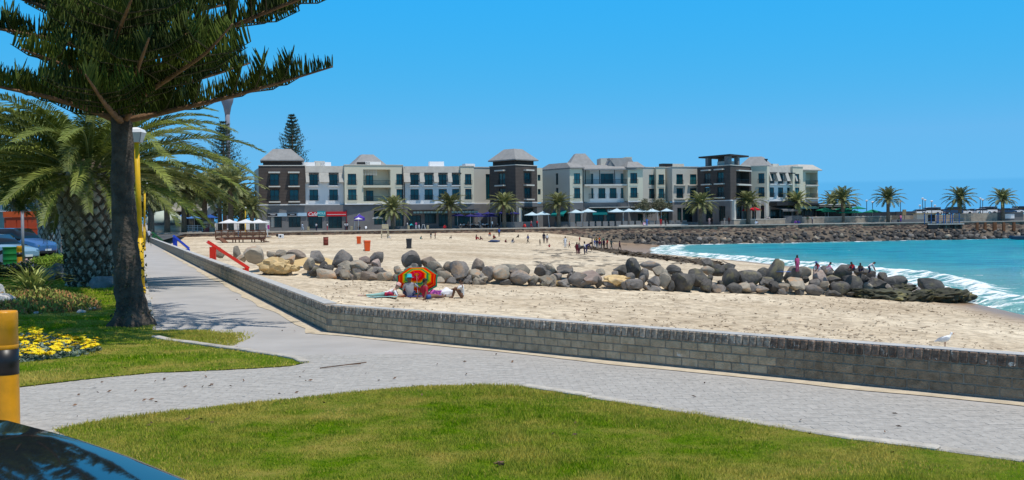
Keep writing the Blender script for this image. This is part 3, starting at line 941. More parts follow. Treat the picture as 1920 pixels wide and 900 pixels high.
# dark flecks: dry weed litter, also standing in for the shade in footprints
def flecks():
	k = 11000
	X = rng.uniform(-9, 30, k); Y = 22 + 40 * rng.random(k) ** 1.4
	s_ = X - shore_x(Y)
	ok = (s_ < -3) & ((X - WC.x) * WR_DIR.y - (Y - WC.y) * WR_DIR.x < -.4) & (vnoise(X, Y, 3.2, 77) > rng.uniform(.0, 1.0, k)) & (Y < np.interp(X, FX, FY) - .6)
	X = X[ok]; Y = Y[ok]; k = len(X)
	Z = beach_z(X, Y) + .035
	a = rng.uniform(0, 6.28, k); L_ = rng.uniform(.015, .06, k) * rng.choice([1, 1, 1, 1.9], k); W_ = L_ * rng.uniform(.25, .6, k)
	ux = np.stack([np.cos(a) * L_, np.sin(a) * L_, rng.uniform(-.01, .02, k)], 1); uy = np.stack([-np.sin(a) * W_, np.cos(a) * W_, rng.uniform(0, .02, k)], 1)
	c = np.stack([X, Y, Z], 1)
	V = np.concatenate([c - ux - uy, c + ux - uy, c + ux + uy, c - ux + uy])
	i = np.arange(k); T = np.stack([i, i + k, i + 2 * k, i + 3 * k], 1)
	o = link('beach_flecks', np_mesh('beach_flecks', V, T, mat('weed_and_print_shade', (0.34, 0.26, 0.18), .9, .5, 3, coords='World')))
	tag(o, 'scraps of dry weed and dark flecks added for footprint shade on the sand', 'debris', kind='stuff')
flecks()
# fallen leaves and twigs on the path
def leaves():
	mb = MB()
	pts = []
	for (x0, x1, y0, y1, n) in ((60, 620, 690, 800, 46), (560, 1000, 640, 760, 20), (1000, 1900, 690, 850, 12), (300, 640, 560, 660, 12), (300, 1800, 780, 890, 8)):
		for k in range(n): pts.append((random.uniform(x0, x1), random.uniform(y0, y1)))
	for (x, y) in pts:
		p = ground(x, y, .014)
		if not in_poly([(p.x, p.y)], path_poly + [])[0] and random.random() < .6: continue
		s = random.uniform(.014, .036); a = random.uniform(0, 6.28)
		ux = Vector((math.cos(a), math.sin(a), random.uniform(-.1, .3))) * s; uy = Vector((-math.sin(a), math.cos(a), .2)) * s * .45
		mb.add([p - ux, p - uy, p + ux + Vector((0, 0, .01)), p + uy + Vector((0, 0, .012))], [(0, 1, 2), (0, 2, 3)])
	p = ground(600, 690, .012)
	mb.bar(p, p + Vector((.55, .35, .02)), .012); mb.bar(p + Vector((.3, .19, .01)), p + Vector((.5, .2, .02)), .008)
	p = ground(936, 871, .03); 
	for k in range(5): mb.add([p + Vector((random.uniform(-.07, .07), random.uniform(-.04, .04), random.uniform(0, .03))) for _ in range(4)], [(0, 1, 2, 3)])
	o = mb.build('fallen_leaves', mat('dead_leaf', (0.20, 0.115, 0.07), .85, .6, 5, coords='World', col2=(0.05, .03, .02)))
	tag(o, 'brown fallen leaves and twigs scattered over the path', 'leaves', kind='stuff')
leaves()
# ================================================================== THE HOTEL
M_CREAM = mat('cream_render', (0.70, 0.645, 0.50), .9, .08, .25, .1, 8, coords='World')
M_GREY_R = mat('greige_render', (0.58, 0.55, 0.48), .9, .08, .25, coords='World')
M_WHITE = mat('white_render', (0.82, 0.81, 0.80), .9, .06, .3, coords='World')
M_SLATE = mat('slate_base', (0.20, 0.195, 0.195), .8, .2, .5, .2, 3, coords='World')
M_CORN = mat('cornice_white', (0.75, 0.75, 0.75), .8, .05, 1, coords='World')
M_ROOF = mat('roof_shingle', (0.29, 0.285, 0.28), .9, .18, 1.2, .3, 5, coords='World')
M_DARKW = mat('dark_timber', (0.055, 0.042, 0.036), .7, .3, 1.5, coords='World')
M_METAL = mat('dark_metal', (0.03, 0.03, 0.032), .5, .2, 2)
M_PALE = mat('pale_stone', (0.66, 0.62, 0.55), .9, .1, .8, coords='World')
M_TERR = mat('terrace_stone', (0.42, 0.36, 0.28), .9, .45, .9, .6, 2.2, coords='World', col2=(0.26, 0.22, 0.18))
M_PLAN = mat('grey_planter', (0.16, 0.165, 0.17), .85, .2, 1, coords='World')
M_TEAL = mat('teal_awning', (0.0, 0.22, 0.22), .8, .15, 1, coords='World')
M_FROST = mat('frosted_glass', (0.36, 0.52, 0.47), .4, .1, 2, coords='World')
M_REDS = mat('red_sign', (0.55, 0.012, 0.02), .6, .1, 2)
M_TEALS = mat('teal_sign', (0.0, 0.30, 0.36), .6, .1, 2)
M_WHITEP = mat('white_paint', (0.8, 0.8, 0.8), .6, .05, 2)
M_BLACKP = mat('black_panel', (0.03, 0.03, 0.035), .5, .2, 2)
def brickwork():
	m = bpy.data.materials.new('brown_brickwork'); m.use_nodes = True
	n = m.node_tree.nodes; L = m.node_tree.links; b = n['Principled BSDF']; b.inputs['Roughness'].default_value = .9
	g = n.new('ShaderNodeNewGeometry'); s = n.new('ShaderNodeSeparateXYZ'); L.new(g.outputs['Position'], s.inputs[0])
	w_ = n.new('ShaderNodeTexWave'); w_.wave_type = 'BANDS'; w_.bands_direction = 'Z'; w_.inputs['Scale'].default_value = 1.05; w_.inputs['Distortion'].default_value = .6; w_.inputs['Detail'].default_value = 2
	L.new(g.outputs['Position'], w_.inputs['Vector'])
	no = n.new('ShaderNodeTexNoise'); no.inputs['Scale'].default_value = 1.1; no.inputs['Detail'].default_value = 5; L.new(g.outputs['Position'], no.inputs['Vector'])
	a = n.new('ShaderNodeMath'); a.operation = 'MULTIPLY'; L.new(w_.outputs['Fac'], a.inputs[0]); L.new(no.outputs['Fac'], a.inputs[1])
	r = n.new('ShaderNodeValToRGB'); r.color_ramp.elements[0].position = .05; r.color_ramp.elements[1].position = .6
	r.color_ramp.elements[0].color = (0.06, 0.046, 0.040, 1); r.color_ramp.elements[1].color = (0.11, 0.085, 0.072, 1)
	L.new(a.outputs[0], r.inputs[0]); L.new(r.outputs[0], b.inputs['Base Color'])
	return m
M_BROWN = brickwork()
def glassm():
	m = bpy.data.materials.new('window_glass'); m.use_nodes = True
	n = m.node_tree.nodes; L = m.node_tree.links; b = n['Principled BSDF']
	oi = n.new('ShaderNodeObjectInfo'); r = n.new('ShaderNodeValToRGB')
	r.color_ramp.elements[0].color = (0.004, 0.06, 0.08, 1); r.color_ramp.elements[1].color = (0.03, 0.19, 0.22, 1)
	r.color_ramp.elements.new(.8).color = (0.012, 0.085, 0.105, 1)
	L.new(oi.outputs['Random'], r.inputs[0]); L.new(r.outputs[0], b.inputs['Base Color'])
	b.inputs['Roughness'].default_value = .12; b.inputs['Specular IOR Level'].default_value = .55
	return m
M_GLASS = glassm()
M_GLASSD = mat('shop_glass', (.012, .045, .05), .15, .6, .5, spec=.5, coords='World')

hotel = thing('hotel', 'long four storey seafront hotel of cream wings and dark brown brick towers', 'hotel', (0, 222, .5))
HO = Vector(hotel.location)
Z_B, Z_C, Z_T = .0, 5.5, 13.2
ROW = {2: (6.2, 8.45), 3: (9.3, 11.6)}

class Seg:
	def __init__(s, xa, Ya, xb, Yb):
		s.a = at(xa, 400, Ya); s.b = at(xb, 400, Yb); s.a.z = s.b.z = 0
		s.len = (s.b - s.a).length
		s.u = (s.b - s.a) / s.len
		s.n = Vector((s.u.y, -s.u.x, 0))
		s.ang = math.atan2(s.u.y, s.u.x)
	def ux(s, x):
		d = ray(x, 400)
		# intersect a + u t with direction d in plan
		den = s.u.x * d.y - s.u.y * d.x
		return (s.a.y * d.x - s.a.x * d.y) / den
	def p(s, u, z, off=0.0):
		return s.a + s.u * u + s.n * off + Vector((0, 0, z))

def facade(seg, z0, z1, m, holes=(), depth=6.0, name='wall', reveal=.25, back=True):
	"""front face with real openings, reveals, returns and back"""
	mb = MB()
	us = sorted({0.0, seg.len} | {min(max(h[0], 0), seg.len) for h in holes} | {min(max(h[1], 0), seg.len) for h in holes})
	zs = sorted({z0, z1} | {h[2] for h in holes} | {h[3] for h in holes})
	for i in range(len(us) - 1):
		for j in range(len(zs) - 1):
			if us[i + 1] - us[i] < 1e-4 or zs[j + 1] - zs[j] < 1e-4: continue
			cu, cz = (us[i] + us[i + 1]) / 2, (zs[j] + zs[j + 1]) / 2
			if any(h[0] < cu < h[1] and h[2] < cz < h[3] for h in holes): continue
			mb.add([seg.p(us[i], zs[j]), seg.p(us[i + 1], zs[j]), seg.p(us[i + 1], zs[j + 1]), seg.p(us[i], zs[j + 1])], [(0, 1, 2, 3)])
	for h in holes:
		rv = h[4] if len(h) > 4 else reveal
		f = [seg.p(h[0], h[2]), seg.p(h[1], h[2]), seg.p(h[1], h[3]), seg.p(h[0], h[3])]
		k = [v - seg.n * rv for v in f]
		mb.add(f + k, [(0, 4, 5, 1), (1, 5, 6, 2), (2, 6, 7, 3), (3, 7, 4, 0)])
		if rv > 1: mb.add(k, [(0, 1, 2, 3)])
	if back:
		A, B = seg.p(0, 0), seg.p(seg.len, 0)
		C_, D = B - seg.n * depth, A - seg.n * depth
		zz = lambda v, z: Vector((v.x, v.y, z))
		mb.add([zz(A, z0), zz(D, z0), zz(D, z1), zz(A, z1)], [(0, 3, 2, 1)])
		mb.add([zz(B, z0), zz(C_, z0), zz(C_, z1), zz(B, z1)], [(0, 1, 2, 3)])
		mb.add([zz(D, z0), zz(C_, z0), zz(C_, z1), zz(D, z1)], [(0, 3, 2, 1)])
		mb.add([zz(A, z1), zz(B, z1), zz(C_, z1), zz(D, z1)], [(0, 1, 2, 3)])
	return mb.build(name, m, hotel)

PANE, FRAME, RAILS = {}, {}, {}
def pane_mesh(w_, h_):
	k = (round(w_, 1), round(h_, 1))
	if k not in PANE:
		PANE[k] = MB().box((0, 0, k[1] / 2), (k[0], .03, k[1])).mesh('window', M_GLASS)
		f = MB(); t = .09
		f.box((-k[0] / 2 + t / 2, -.05, k[1] / 2), (t, .07, k[1])); f.box((k[0] / 2 - t / 2, -.05, k[1] / 2), (t, .07, k[1]))
		f.box((0, -.05, k[1] - t / 2), (k[0] - 2 * t, .068, t)); f.box((0, -.05, t / 2), (k[0] - 2 * t, .068, t))
		nb = 1 if k[0] < 2.2 else int(k[0] / 1.1)
		for i in range(nb):
			f.box((k[0] * ((i + 1) / (nb + 1) - .5), -.052, k[1] / 2), (.07, .06, k[1] - 2 * t))
		FRAME[k] = f.mesh('frame', M_METAL)
	return k
def rail_mesh(w_):
	k = round(w_, 1)
	if k not in RAILS:
		f = MB(); H = .98
		f.box((0, 0, H), (k, .05, .06)); f.box((0, 0, .08), (k, .04, .05))
		nb = max(4, int(k / .19))
		for i in range(nb + 1):
			f.box((k * (i / nb - .5), 0, H / 2 + .04), (.032, .03, H - .08))
		RAILS[k] = f.mesh('railing', M_METAL)
	return RAILS[k]
def window(seg, uc, w_, z0, z1, rail=True, inset=.2, railw=None, railoff=.18):
	k = pane_mesh(w_, z1 - z0)
	p = seg.p(uc, z0, -inset) - HO
	wn = link('window', PANE[k], hotel, p, (0, 0, seg.ang))
	link('frame', FRAME[k], wn)
	if rail:
		link('railing', rail_mesh(railw or (w_ + .25)), wn, (0, -inset - railoff, -.02))
	return wn
def holes_for(seg, wins):
	return [(seg.ux(x) - w_ / 2, seg.ux(x) + w_ / 2, z0, z1) for (x, w_, z0, z1) in wins]
def std(seg, z0, z1, m, cols, rows=(2, 3), w_=1.75, rail=True, extra=(), **kw):
	wins = [(x, (ww or w_), *ROW[r]) for (x, ww) in cols for r in rows] + list(extra)
	o = facade(seg, z0, z1, m, holes_for(seg, wins), **kw)
	for (x, ww, a, b) in wins:
		window(seg, seg.ux(x), ww, a, b, rail)
	return o
def slab(seg, u0, u1, z, th, out, m, name, back=.02, tilt=0.0):
	mb = MB()
	q = [seg.p(u0, z, out), seg.p(u1, z, out), seg.p(u1, z, -back), seg.p(u0, z, -back)]
	t = [v + Vector((0, 0, th)) for v in q]
	t[2] = t[2] + Vector((0, 0, tilt)); t[3] = t[3] + Vector((0, 0, tilt))
	mb.hexa(q, t)
	return mb.build(name, m, hotel)
def cornice(seg, z=Z_C, h=.22, out=.14):
	return slab(seg, -.04, seg.len + .04, z - h, h, out, M_CORN, 'cornice')
def coping(seg, z=Z_T, m=None):
	return slab(seg, -.06, seg.len + .06, z, .16, .1, m or M_PALE, 'coping', back=.35)
def hip(poly, zE, zR, grow, top, name='roof', m=None, th=.22):
	"""hipped roof over a plan polygon; top = the polygon scaled about its centre"""
	c = sum((Vector(p) for p in poly), Vector()) / len(poly)
	e = [c + (Vector(p) - c) * grow for p in poly]
	t = [c + (Vector(p) - c) * top for p in poly]
	mb = MB(); n = len(poly)
	V = [v + Vector((0, 0, zE - th)) for v in e] + [v + Vector((0, 0, zE)) for v in e] + [v + Vector((0, 0, zR)) for v in t]
	Fs = []
	for i in range(n):
		j = (i + 1) % n
		Fs.append((i, j, n + j, n + i)); Fs.append((n + i, n + j, 2 * n + j, 2 * n + i))
	Fs.append(tuple(range(2 * n, 3 * n))); Fs.append(tuple(reversed(range(n))))
	mb.add(V, Fs)
	return mb.build(name, m or M_ROOF, hotel)
def quad(seg, u0, u1, d0, d1):
	return [seg.p(u0, 0, -d0), seg.p(u1, 0, -d0), seg.p(u1, 0, -d1), seg.p(u0, 0, -d1)]
def ring_wall(poly, z0, z1, m, name):
	mb = MB()
	mb.hexa([Vector((p.x, p.y, z0)) for p in poly], [Vector((p.x, p.y, z1)) for p in poly])
	return mb.build(name, m, hotel)

# ---- A: brown tower at the café end
A = Seg(486, 214, 573, 216)
std(A, Z_C, Z_T, M_BROWN, [(515.5, None), (552, None)], depth=9, name='brick_tower')
coping(A)
for x in (515.5, 552):
	u = A.ux(x)
	for r in (2, 3):
		z0, z1 = ROW[r]
		slab(A, u - 1.15, u + 1.15, z0 - .38, .26, .7, M_PALE, 'window_sill')
		if r == 3: slab(A, u - 1.15, u + 1.15, z1 + .12, .3, .85, M_PALE, 'window_canopy')
q = quad(A, .9, A.len - .6, .8, 8)
ring_wall(q, Z_T, 14.35, M_DARKW, 'attic')
hip(q, 14.45, 16.8, 1.14, .46)
side = Seg(478, 226, 486, 214.02)
facade(side, .0, 12.8, M_GREY_R, depth=3)
# ---- B: white wing with sloped dormers
def dormer_wing(seg, cols, ztop=Z_T, m=M_WHITE):
	wins = [(x, 1.75, *ROW[r]) for x in cols for r in (2, 3)]
	o = facade(seg, Z_C, ztop, m, holes_for(seg, wins), depth=9, name='wall')
	us = [seg.ux(x) for x in cols]
	for u in us:
		for r in (2, 3): window(seg, u, 1.75, *ROW[r])
		slab(seg, u - 1.15, u + 1.15, 9.08, .16, .75, M_WHITE, 'balcony_slab')
	# roof skirt above, running down between the windows
	def skirt(u0, u1, zt, zb, ot, ob):
		mb = MB()
		V = [seg.p(u0, zt, ot), seg.p(u1, zt, ot), seg.p(u1, zb, ob), seg.p(u0, zb, ob), seg.p(u0, zt, -.02), seg.p(u1, zt, -.02), seg.p(u1, zb, -.02), seg.p(u0, zb, -.02)]
		mb.add(V, [(3, 2, 1, 0), (0, 1, 5, 4), (2, 3, 7, 6), (3, 0, 4, 7), (1, 2, 6, 5)])
		mb.build('roof_skirt', M_ROOF_L, hotel)
	skirt(0, seg.len, ztop + .05, 11.9, .1, .42)
	edges = [0] + [v for u in us for v in (u - 1.0, u + 1.0)] + [seg.len]
	for i in range(0, len(edges), 2):
		if edges[i + 1] - edges[i] > .35:
			skirt(edges[i], edges[i + 1], 11.88, 9.9, .425, 1.25)
	for u in us:
		slab(seg, u - .98, u + .98, 11.66, .2, .9, M_METAL, 'dormer_head')
M_ROOF_L = mat('roof_skirt_slate', (0.47, 0.445, 0.40), .9, .15, 1.2, .2, 4, coords='World')
B = Seg(573.3, 217, 648, 219.5)
dormer_wing(B, [589, 626])
# ---- C: cream block with two stacked balconies
Cc = Seg(647, 218, 757, 222)
wins = [(661, 1.75, *ROW[2]), (661, 1.75, *ROW[3]), (750, 1.35, *ROW[2]), (750, 1.35, *ROW[3])]
h = holes_for(Cc, wins)
u0, u1 = Cc.ux(682), Cc.ux(733)
bal = [(u0, u1, 5.95, 8.75, 2.4), (u0, u1, 9.25, 12.5, 2.4)]
facade(Cc, Z_C, Z_T + .15, M_CREAM, h + bal, depth=9)
for (x, w_, a, b) in wins: window(Cc, Cc.ux(x), w_, a, b)
for (a, b, c, d, e) in bal:
	window(Cc, Cc.ux(698), 1.5, c + .05, c + 2.2, False, inset=2.35)
	k = rail_mesh(b - a - .1)
	link('balcony_railing', k, hotel, Cc.p((a + b) / 2, c, -.1) - HO, (0, 0, Cc.ang))
slab(Cc, u0 - .15, u1 + .15, 8.78, .45, .25, M_CREAM, 'balcony_slab', back=.1)
mb = MB()
for i in range(9):
	mb.box(Cc.p(lerp(u0 + .2, lerp(u0, u1, .5), i / 8), 11.9, -.25), (.06, .06, 1.2), Cc.ang)
mb.build('screen', M_WHITE, hotel)
coping(Cc, Z_T + .15)
# ---- D: white wing with four dormers, cream end strip
D = Seg(757, 223.5, 866, 226.5)
dormer_wing(D, [778, 804.5, 830.7, 856])
D2 = Seg(864.5, 225.6, 889.5, 226.8)
std(D2, Z_C, Z_T, M_CREAM, [(878.7, 1.45)], depth=9); coping(D2)
# ---- E: recessed greige wall with a tall slit window
E = Seg(889, 231, 921, 233)
w2 = [(915.5, 1.0, 6.2, 11.8)]
facade(E, Z_C, Z_T, M_GREY_R, holes_for(E, w2), depth=8); window(E, E.ux(915.5), 1.0, 6.2, 11.8, False); coping(E)
# ---- the middle brown tower, turned on its corner
T1 = Seg(919, 227.5, 967.5, 221.5)
T2 = Seg(967.5, 221.5, 1008, 227)
std(T1, Z_C, 13.1, M_BROWN, [(942, 2.0)], depth=6, name='brick_tower', back=False)
std(T2, Z_C, 13.1, M_BROWN, [(990, 2.0)], depth=6, name='brick_tower', back=False)
coping(T1, 13.1); coping(T2, 13.1)
for S, x in ((T1, 941), (T2, 990)):
	u = S.ux(x)
	for z in (5.85, 8.85, 12.0):
		slab(S, u - 1.35, u + 1.35, z, .28, .8, M_PALE, 'window_canopy')
PL, PF, PR = T1.a, T1.b, T2.b
PB = PL + PR - PF
q = [PL, PF, PR, PB]
c_ = sum(q, Vector()) / 4
q_in = [c_ + (p - c_) * .86 for p in q]
ring_wall(q_in, 13.1, 14.3, M_DARKW, 'attic')
ring_wall([c_ + (p - c_) * .88 for p in q], .1, 13.09, M_DARKW, 'tower_core')
hip(q_in, 14.4, 16.75, 1.24, .45)
# ---- F/G: middle block with verandah
Fs_ = Seg(1007.5, 232, 1018, 233)
wf = [(1011.5, .8, 7.2, 8.4), (1011.5, .8, 10.2, 11.5)]
facade(Fs_, Z_C, 13.0, M_CREAM, holes_for(Fs_, wf), depth=6)
for (x, w_, a, b) in wf: window(Fs_, Fs_.ux(x), w_, a, b, False)
G1 = Seg(1015.5, 238, 1069, 229.5)
wg = [(1045, .9, 6.9, 8.6), (1045, .9, 9.3, 11.8)]
facade(G1, Z_C, 12.6, M_GREY_R, holes_for(G1, wg), depth=8)
for (x, w_, a, b) in wg: window(G1, G1.ux(x), w_, a, b, False)
G2 = Seg(1069, 229.5, 1094, 230)
std(G2, Z_C, 12.6, M_CREAM, [(1082.7, 1.35)], depth=8)
q = [G1.a, G1.b, G2.b, G2.b + (G1.a - G1.b)]
hip(q, 12.85, 14.0, 1.08, .62)
G3 = Seg(1094, 232.5, 1179, 233.5)
wl3 = [(x, 1.5, *ROW[2]) for x in (1106.7, 1129, 1150, 1171)]
wu3 = [(1106.7, 1.5, *ROW[3]), (1139, 2.9, *ROW[3]), (1171, 1.5, *ROW[3])]
facade(G3, Z_C, 12.9, M_WHITE, holes_for(G3, wl3 + wu3), depth=9)
for (x, w_, a, b) in wl3: window(G3, G3.ux(x), w_, a, b)
for (x, w_, a, b) in wu3: window(G3, G3.ux(x), w_, a, b, False)
slab(G3, 0, G3.len + 1.2, 8.85, .38, 2.0, M_PALE, 'balcony_slab')
link('balcony_railing', rail_mesh(G3.len + .9), hotel, G3.p(G3.len / 2 + .5, 9.23, 1.9) - HO, (0, 0, G3.ang))
for t in (0.02, .33, .66, .99):
	MB().box(G3.p(G3.len * t, 10.7, 1.85), (.16, .16, 3.2), G3.ang).build('verandah_post', M_METAL, hotel)
mb = MB()
V = [G3.p(-.6, 12.25, 2.6), G3.p(G3.len + 1.4, 12.25, 2.6), G3.p(G3.len + .6, 13.2, -.5), G3.p(.2, 13.2, -.5)]
mb.hexa(V, [v + Vector((0, 0, .3)) for v in V])
mb.build('verandah_roof', M_ROOF, hotel)
G4 = Seg(1178, 231, 1206, 232)
std(G4, Z_C, 12.7, M_CREAM, [(1189, 1.6)], depth=8)
q = quad(G4, -.3, G4.len + .3, -.3, 7)
hip(q, 12.85, 14.1, 1.06, .55)
# big hipped roof behind, lift box, little gable
q = quad(G3, G3.ux(1072), G3.ux(1126), 4, 12)
hip(q, 13.1, 16.4, 1.06, .34)
ring_wall(quad(G3, G3.ux(1137), G3.ux(1186), 6, 11), 12.8, 15.3, M_GREY_R, 'lift_housing')
ring_wall(quad(G3, G3.ux(1184), G3.ux(1196), 5.5, 11.2), 12.8, 15.5, M_CREAM, 'lift_housing')
mb = MB(); a_, b_ = G3.ux(1139), G3.ux(1156)
V = [G3.p(a_, 13.0, .5), G3.p(b_, 13.0, .5), G3.p((a_ + b_) / 2, 14.9, .5)]
mb.add(V + [v - G3.n * 5 for v in V], [(0, 1, 2), (3, 5, 4), (1, 4, 5, 2), (0, 2, 5, 3)])
V = [G3.p(b_ - 1.6, 14.95, .4), G3.p(b_ + 3.2, 14.95, .4), G3.p(b_ + 4.4, 12.9, .9), G3.p(b_ - .2, 12.9, .9)]
mb.hexa([v - G3.n * 3 for v in V], V)
mb.build('gable_roof', M_ROOF, hotel)
# ---- H: wing east of it, stepping back
H1 = Seg(1206, 241, 1231, 243); H2 = Seg(1231, 241.5, 1248, 242); H3 = Seg(1248, 243, 1262, 243); H4 = Seg(1261, 240.5, 1309.5, 243.5)
std(H1, Z_C, Z_T, M_GREY_R, [(1223, 1.7)], depth=7); coping(H1)
std(H2, Z_C, Z_T, M_CREAM, [(1240.5, 1.3)], depth=7); coping(H2)
facade(H3, Z_C, Z_T, M_GREY_R, depth=6); coping(H3)
std(H4, Z_C, Z_T, M_GREY_R, [(1275, 1.75), (1300.5, 1.75)], depth=8); coping(H4)
for x in (1275, 1300.5):
	u = H4.ux(x)
	for r in (2, 3):
		slab(H4, u - 1.5, u + 1.5, ROW[r][0] - .3, .18, .5, M_PALE, 'window_sill')
# ---- right brown tower with roof terrace
K1 = Seg(1308, 240, 1370, 230.5)
K2 = Seg(1370, 230.5, 1407.5, 238)
std(K1, Z_C, 12.95, M_BROWN, [(1327, 2.0), (1351.5, 2.0)], depth=8, name='brick_tower', back=False)
ub, ue = K2.ux(1381), K2.ux(1406)
balk = [(ub, ue, 5.95, 8.6, 2.2), (ub, ue, 9.05, 11.75, 2.2)]
facade(K2, Z_C, 12.95, M_BROWN, balk, depth=8, name='brick_tower', back=False)
for (a, b, c, d, e) in balk:
	window(K2, a + 1.1, 1.9, c + .02, c + 2.3, False, inset=2.1); window(K2, a + 3.3, 1.6, c + .02, c + 2.3, False, inset=2.15)
	link('balcony_railing', rail_mesh(b - a - .1), hotel, K2.p((a + b) / 2, c, -.08) - HO, (0, 0, K2.ang))
	slab(K2, a, b, c - .3, .26, .35, M_PALE, 'window_sill'); slab(K2, a, b, d + .05, .26, .6, M_PALE, 'window_canopy')
coping(K1, 12.95); coping(K2, 12.95)
for x in (1327, 1351.5):
	u = K1.ux(x)
	for z in (5.85, 8.9, 12.05):
		slab(K1, u - 1.35, u + 1.35, z, .28, .8, M_PALE, 'window_canopy')
PL, PF, PR = K1.a, K1.b, K2.b
PB = PL + PR - PF
for (x, w_) in ((1323.5, 1.0), (1360, 1.1), (1389.5, .9)):
	S = K1 if x < 1365 else K2
	p = S.p(S.ux(x), 0, -.9); MB().box((p.x, p.y, 14.0), (w_, w_, 2.1), S.ang).build('pergola_pillar', M_SLATE, hotel)
p = PB + (PF - PB) * .35; MB().box((p.x, p.y, 14.0), (1.2, 1.2, 2.1), K1.ang).build('pergola_pillar', M_SLATE, hotel)
c_ = (PL + PF + PR + PB) / 4
ring_wall([c_ + (p - c_) * .55 for p in (PL, PF, PR, PB)], .1, 12.8, M_DARKW, 'tower_core')
ring_wall([c_ + (p - c_) * .98 for p in (PL, PF, PR, PB)], 12.7, 12.94, M_DARKW, 'roof_deck')
q = [c_ + (p - c_) * s_ for p, s_ in ((PL, .95), (PF, 1.0), (PR, .95), (PB, .8))]
mb = MB(); mb.hexa([v + Vector((0, 0, 15.06)) for v in q], [v + Vector((0, 0, 15.4)) for v in q]); mb.build('pergola_roof', M_DARKW, hotel)
p = K1.p(K1.ux(1345), 13.3, -2.5); mb = MB(); mb.box((p.x, p.y, 13.5), (3.2, 2, 1.1), K1.ang); mb.build('roof_plant', M_GREY_R, hotel)
# ---- J..M: east end
J = Seg(1407, 243, 1439, 241.5)
std(J, Z_C, Z_T, M_CREAM, [(1428, 1.35)], depth=7); coping(J)
q = quad(J, J.ux(1383), J.ux(1436), 3, 11)
hip(q, 13.5, 15.7, 1.05, .42)
K = Seg(1439, 244, 1489, 249)
dormer_wing(K, [1446.7, 1464, 1481])
Ls = Seg(1487, 247.5, 1506, 249.5)
std(Ls, Z_C, Z_T, M_CREAM, [(1495, 1.5)], depth=7); coping(Ls)
Ms = Seg(1505, 252, 1534, 255)
ub, ue = Ms.ux(1511), Ms.ux(1532.5)
balm = [(ub, ue, 6.1, 8.6, 2.2), (ub, ue, 9.2, 12.1, 2.2)]
facade(Ms, Z_C, 12.6, M_CREAM, balm, depth=8)
for (a, b, c, d, e) in balm:
	window(Ms, a + 1.0, 1.5, c + .02, c + 2.25, False, inset=2.1)
	link('balcony_railing', rail_mesh(b - a + .3), hotel, Ms.p((a + b) / 2, c, .15) - HO, (0, 0, Ms.ang))
	slab(Ms, a - .1, b + .25, c - .3, .28, .3, M_PALE, 'balcony_slab')
q = quad(Ms, -1.6, Ms.len + .2, -.3, 8)
hip(q, 12.75, 14.0, 1.12, .72, m=M_ROOF_L)
# ---- chimneys and plant on the roof line
mb = MB()
p = K.p(K.ux(1453), 14.1, -3); mb.box(p, (.9, .9, 1.5)); mb.box(p + Vector((0, 0, .9)), (1.2, 1.2, .3))
mb.build('chimney', M_METAL, hotel)
for (S, xs) in ((B, (585, 606, 617)), (Cc, (690, 708)), (D, (826,)), (E, (897,)), (H4, (1270, 1290)), (K, (1478,))):
	for x in xs:
		p = S.p(S.ux(x), 0, -4.5); mb = MB(); hh = random.uniform(.7, 1.1)
		mb.box((p.x, p.y, Z_T + .2 + hh / 2), (random.uniform(1.8, 3.4), 1.6, hh), S.ang); mb.build('roof_plant', random.choice([M_GREY_R, M_WHITE, M_METAL]), hotel)
# hip roof behind block C
q = quad(Cc, Cc.ux(671), Cc.ux(735), 4, 12)
hip(q, 13.5, 16.0, 1.03, .34)
# band of white along the wings
for S in (A, B, Cc, D, D2, E, T1, T2, G1, G2, G3, G4, H1, H2, H4, K1, K2, J, K, Ls, Ms): cornice(S)
# downpipes
for S, x in ((Cc, 756), (D, 759), (J, 1408.5), (G2, 1094)):
	p = S.p(S.ux(x), 0, .12); MB().box((p.x, p.y, 6.9), (.14, .14, 12.2)).build('downpipe', M_METAL, hotel)

# ---- ground floor in slate, with its openings
def ground_floor(seg, holes, m=M_SLATE, glass=True, reveal=.35, ztop=Z_C - .22, back=True):
	hs_ = [(seg.ux(a), seg.ux(b), c, d) for (a, b, c, d) in holes]
	facade(seg, Z_B, ztop, m, hs_, depth=7, name='base_wall', reveal=reveal, back=back)
	for (a, b, c, d) in hs_:
		wn = window(seg, (a + b) / 2, b - a, c, d, False, inset=reveal - .05)
		wn.material_slots[0].link = 'OBJECT'; wn.material_slots[0].material = M_GLASSD
ground_floor(Seg(485, 213.8, 757, 221.8), [(507, 528, .8, 3.0), (541, 563.5, .8, 3.0), (578, 604, .5, 3.2), (615.5, 641, .5, 3.2), (701, 725, 1.1, 4.0), (741, 757, .6, 3.5)])
ground_floor(Seg(757, 223.3, 889.5, 226.6), [(766, 789, .6, 3.0), (796, 818, 1.2, 3.3), (822, 842, .6, 3.2), (852, 886, .6, 3.0)])
ground_floor(Seg(889, 230.8, 921, 232.8), [])
ground_floor(Seg(919, 227.3, 967.5, 221.3), [(932, 958, .6, 3.6)], back=False)
ground_floor(Seg(967.5, 221.3, 1008, 226.8), [(976, 1000, .6, 4.2)], back=False)
ground_floor(Seg(1007.6, 231.8, 1018, 232.8), [])
ground_floor(Seg(1015.5, 237.8, 1069, 229.3), [(1041, 1065, .6, 3.0)])
ground_floor(Seg(1069, 229.3, 1094, 229.8), [(1078, 1089, .8, 3.8)])
ground_floor(Seg(1094, 232.3, 1179, 233.3), [(1104, 1132, .8, 2.9), (1137, 1176, .8, 2.9)])
ground_floor(Seg(1178, 230.8, 1262, 242.6), [(1196, 1206, .8, 2.8), (1240, 1258, .8, 3.5)])
ground_floor(Seg(1261, 240.3, 1309.5, 243.3), [(1270, 1278, .8, 4.0), (1280, 1299, .8, 4.0)])
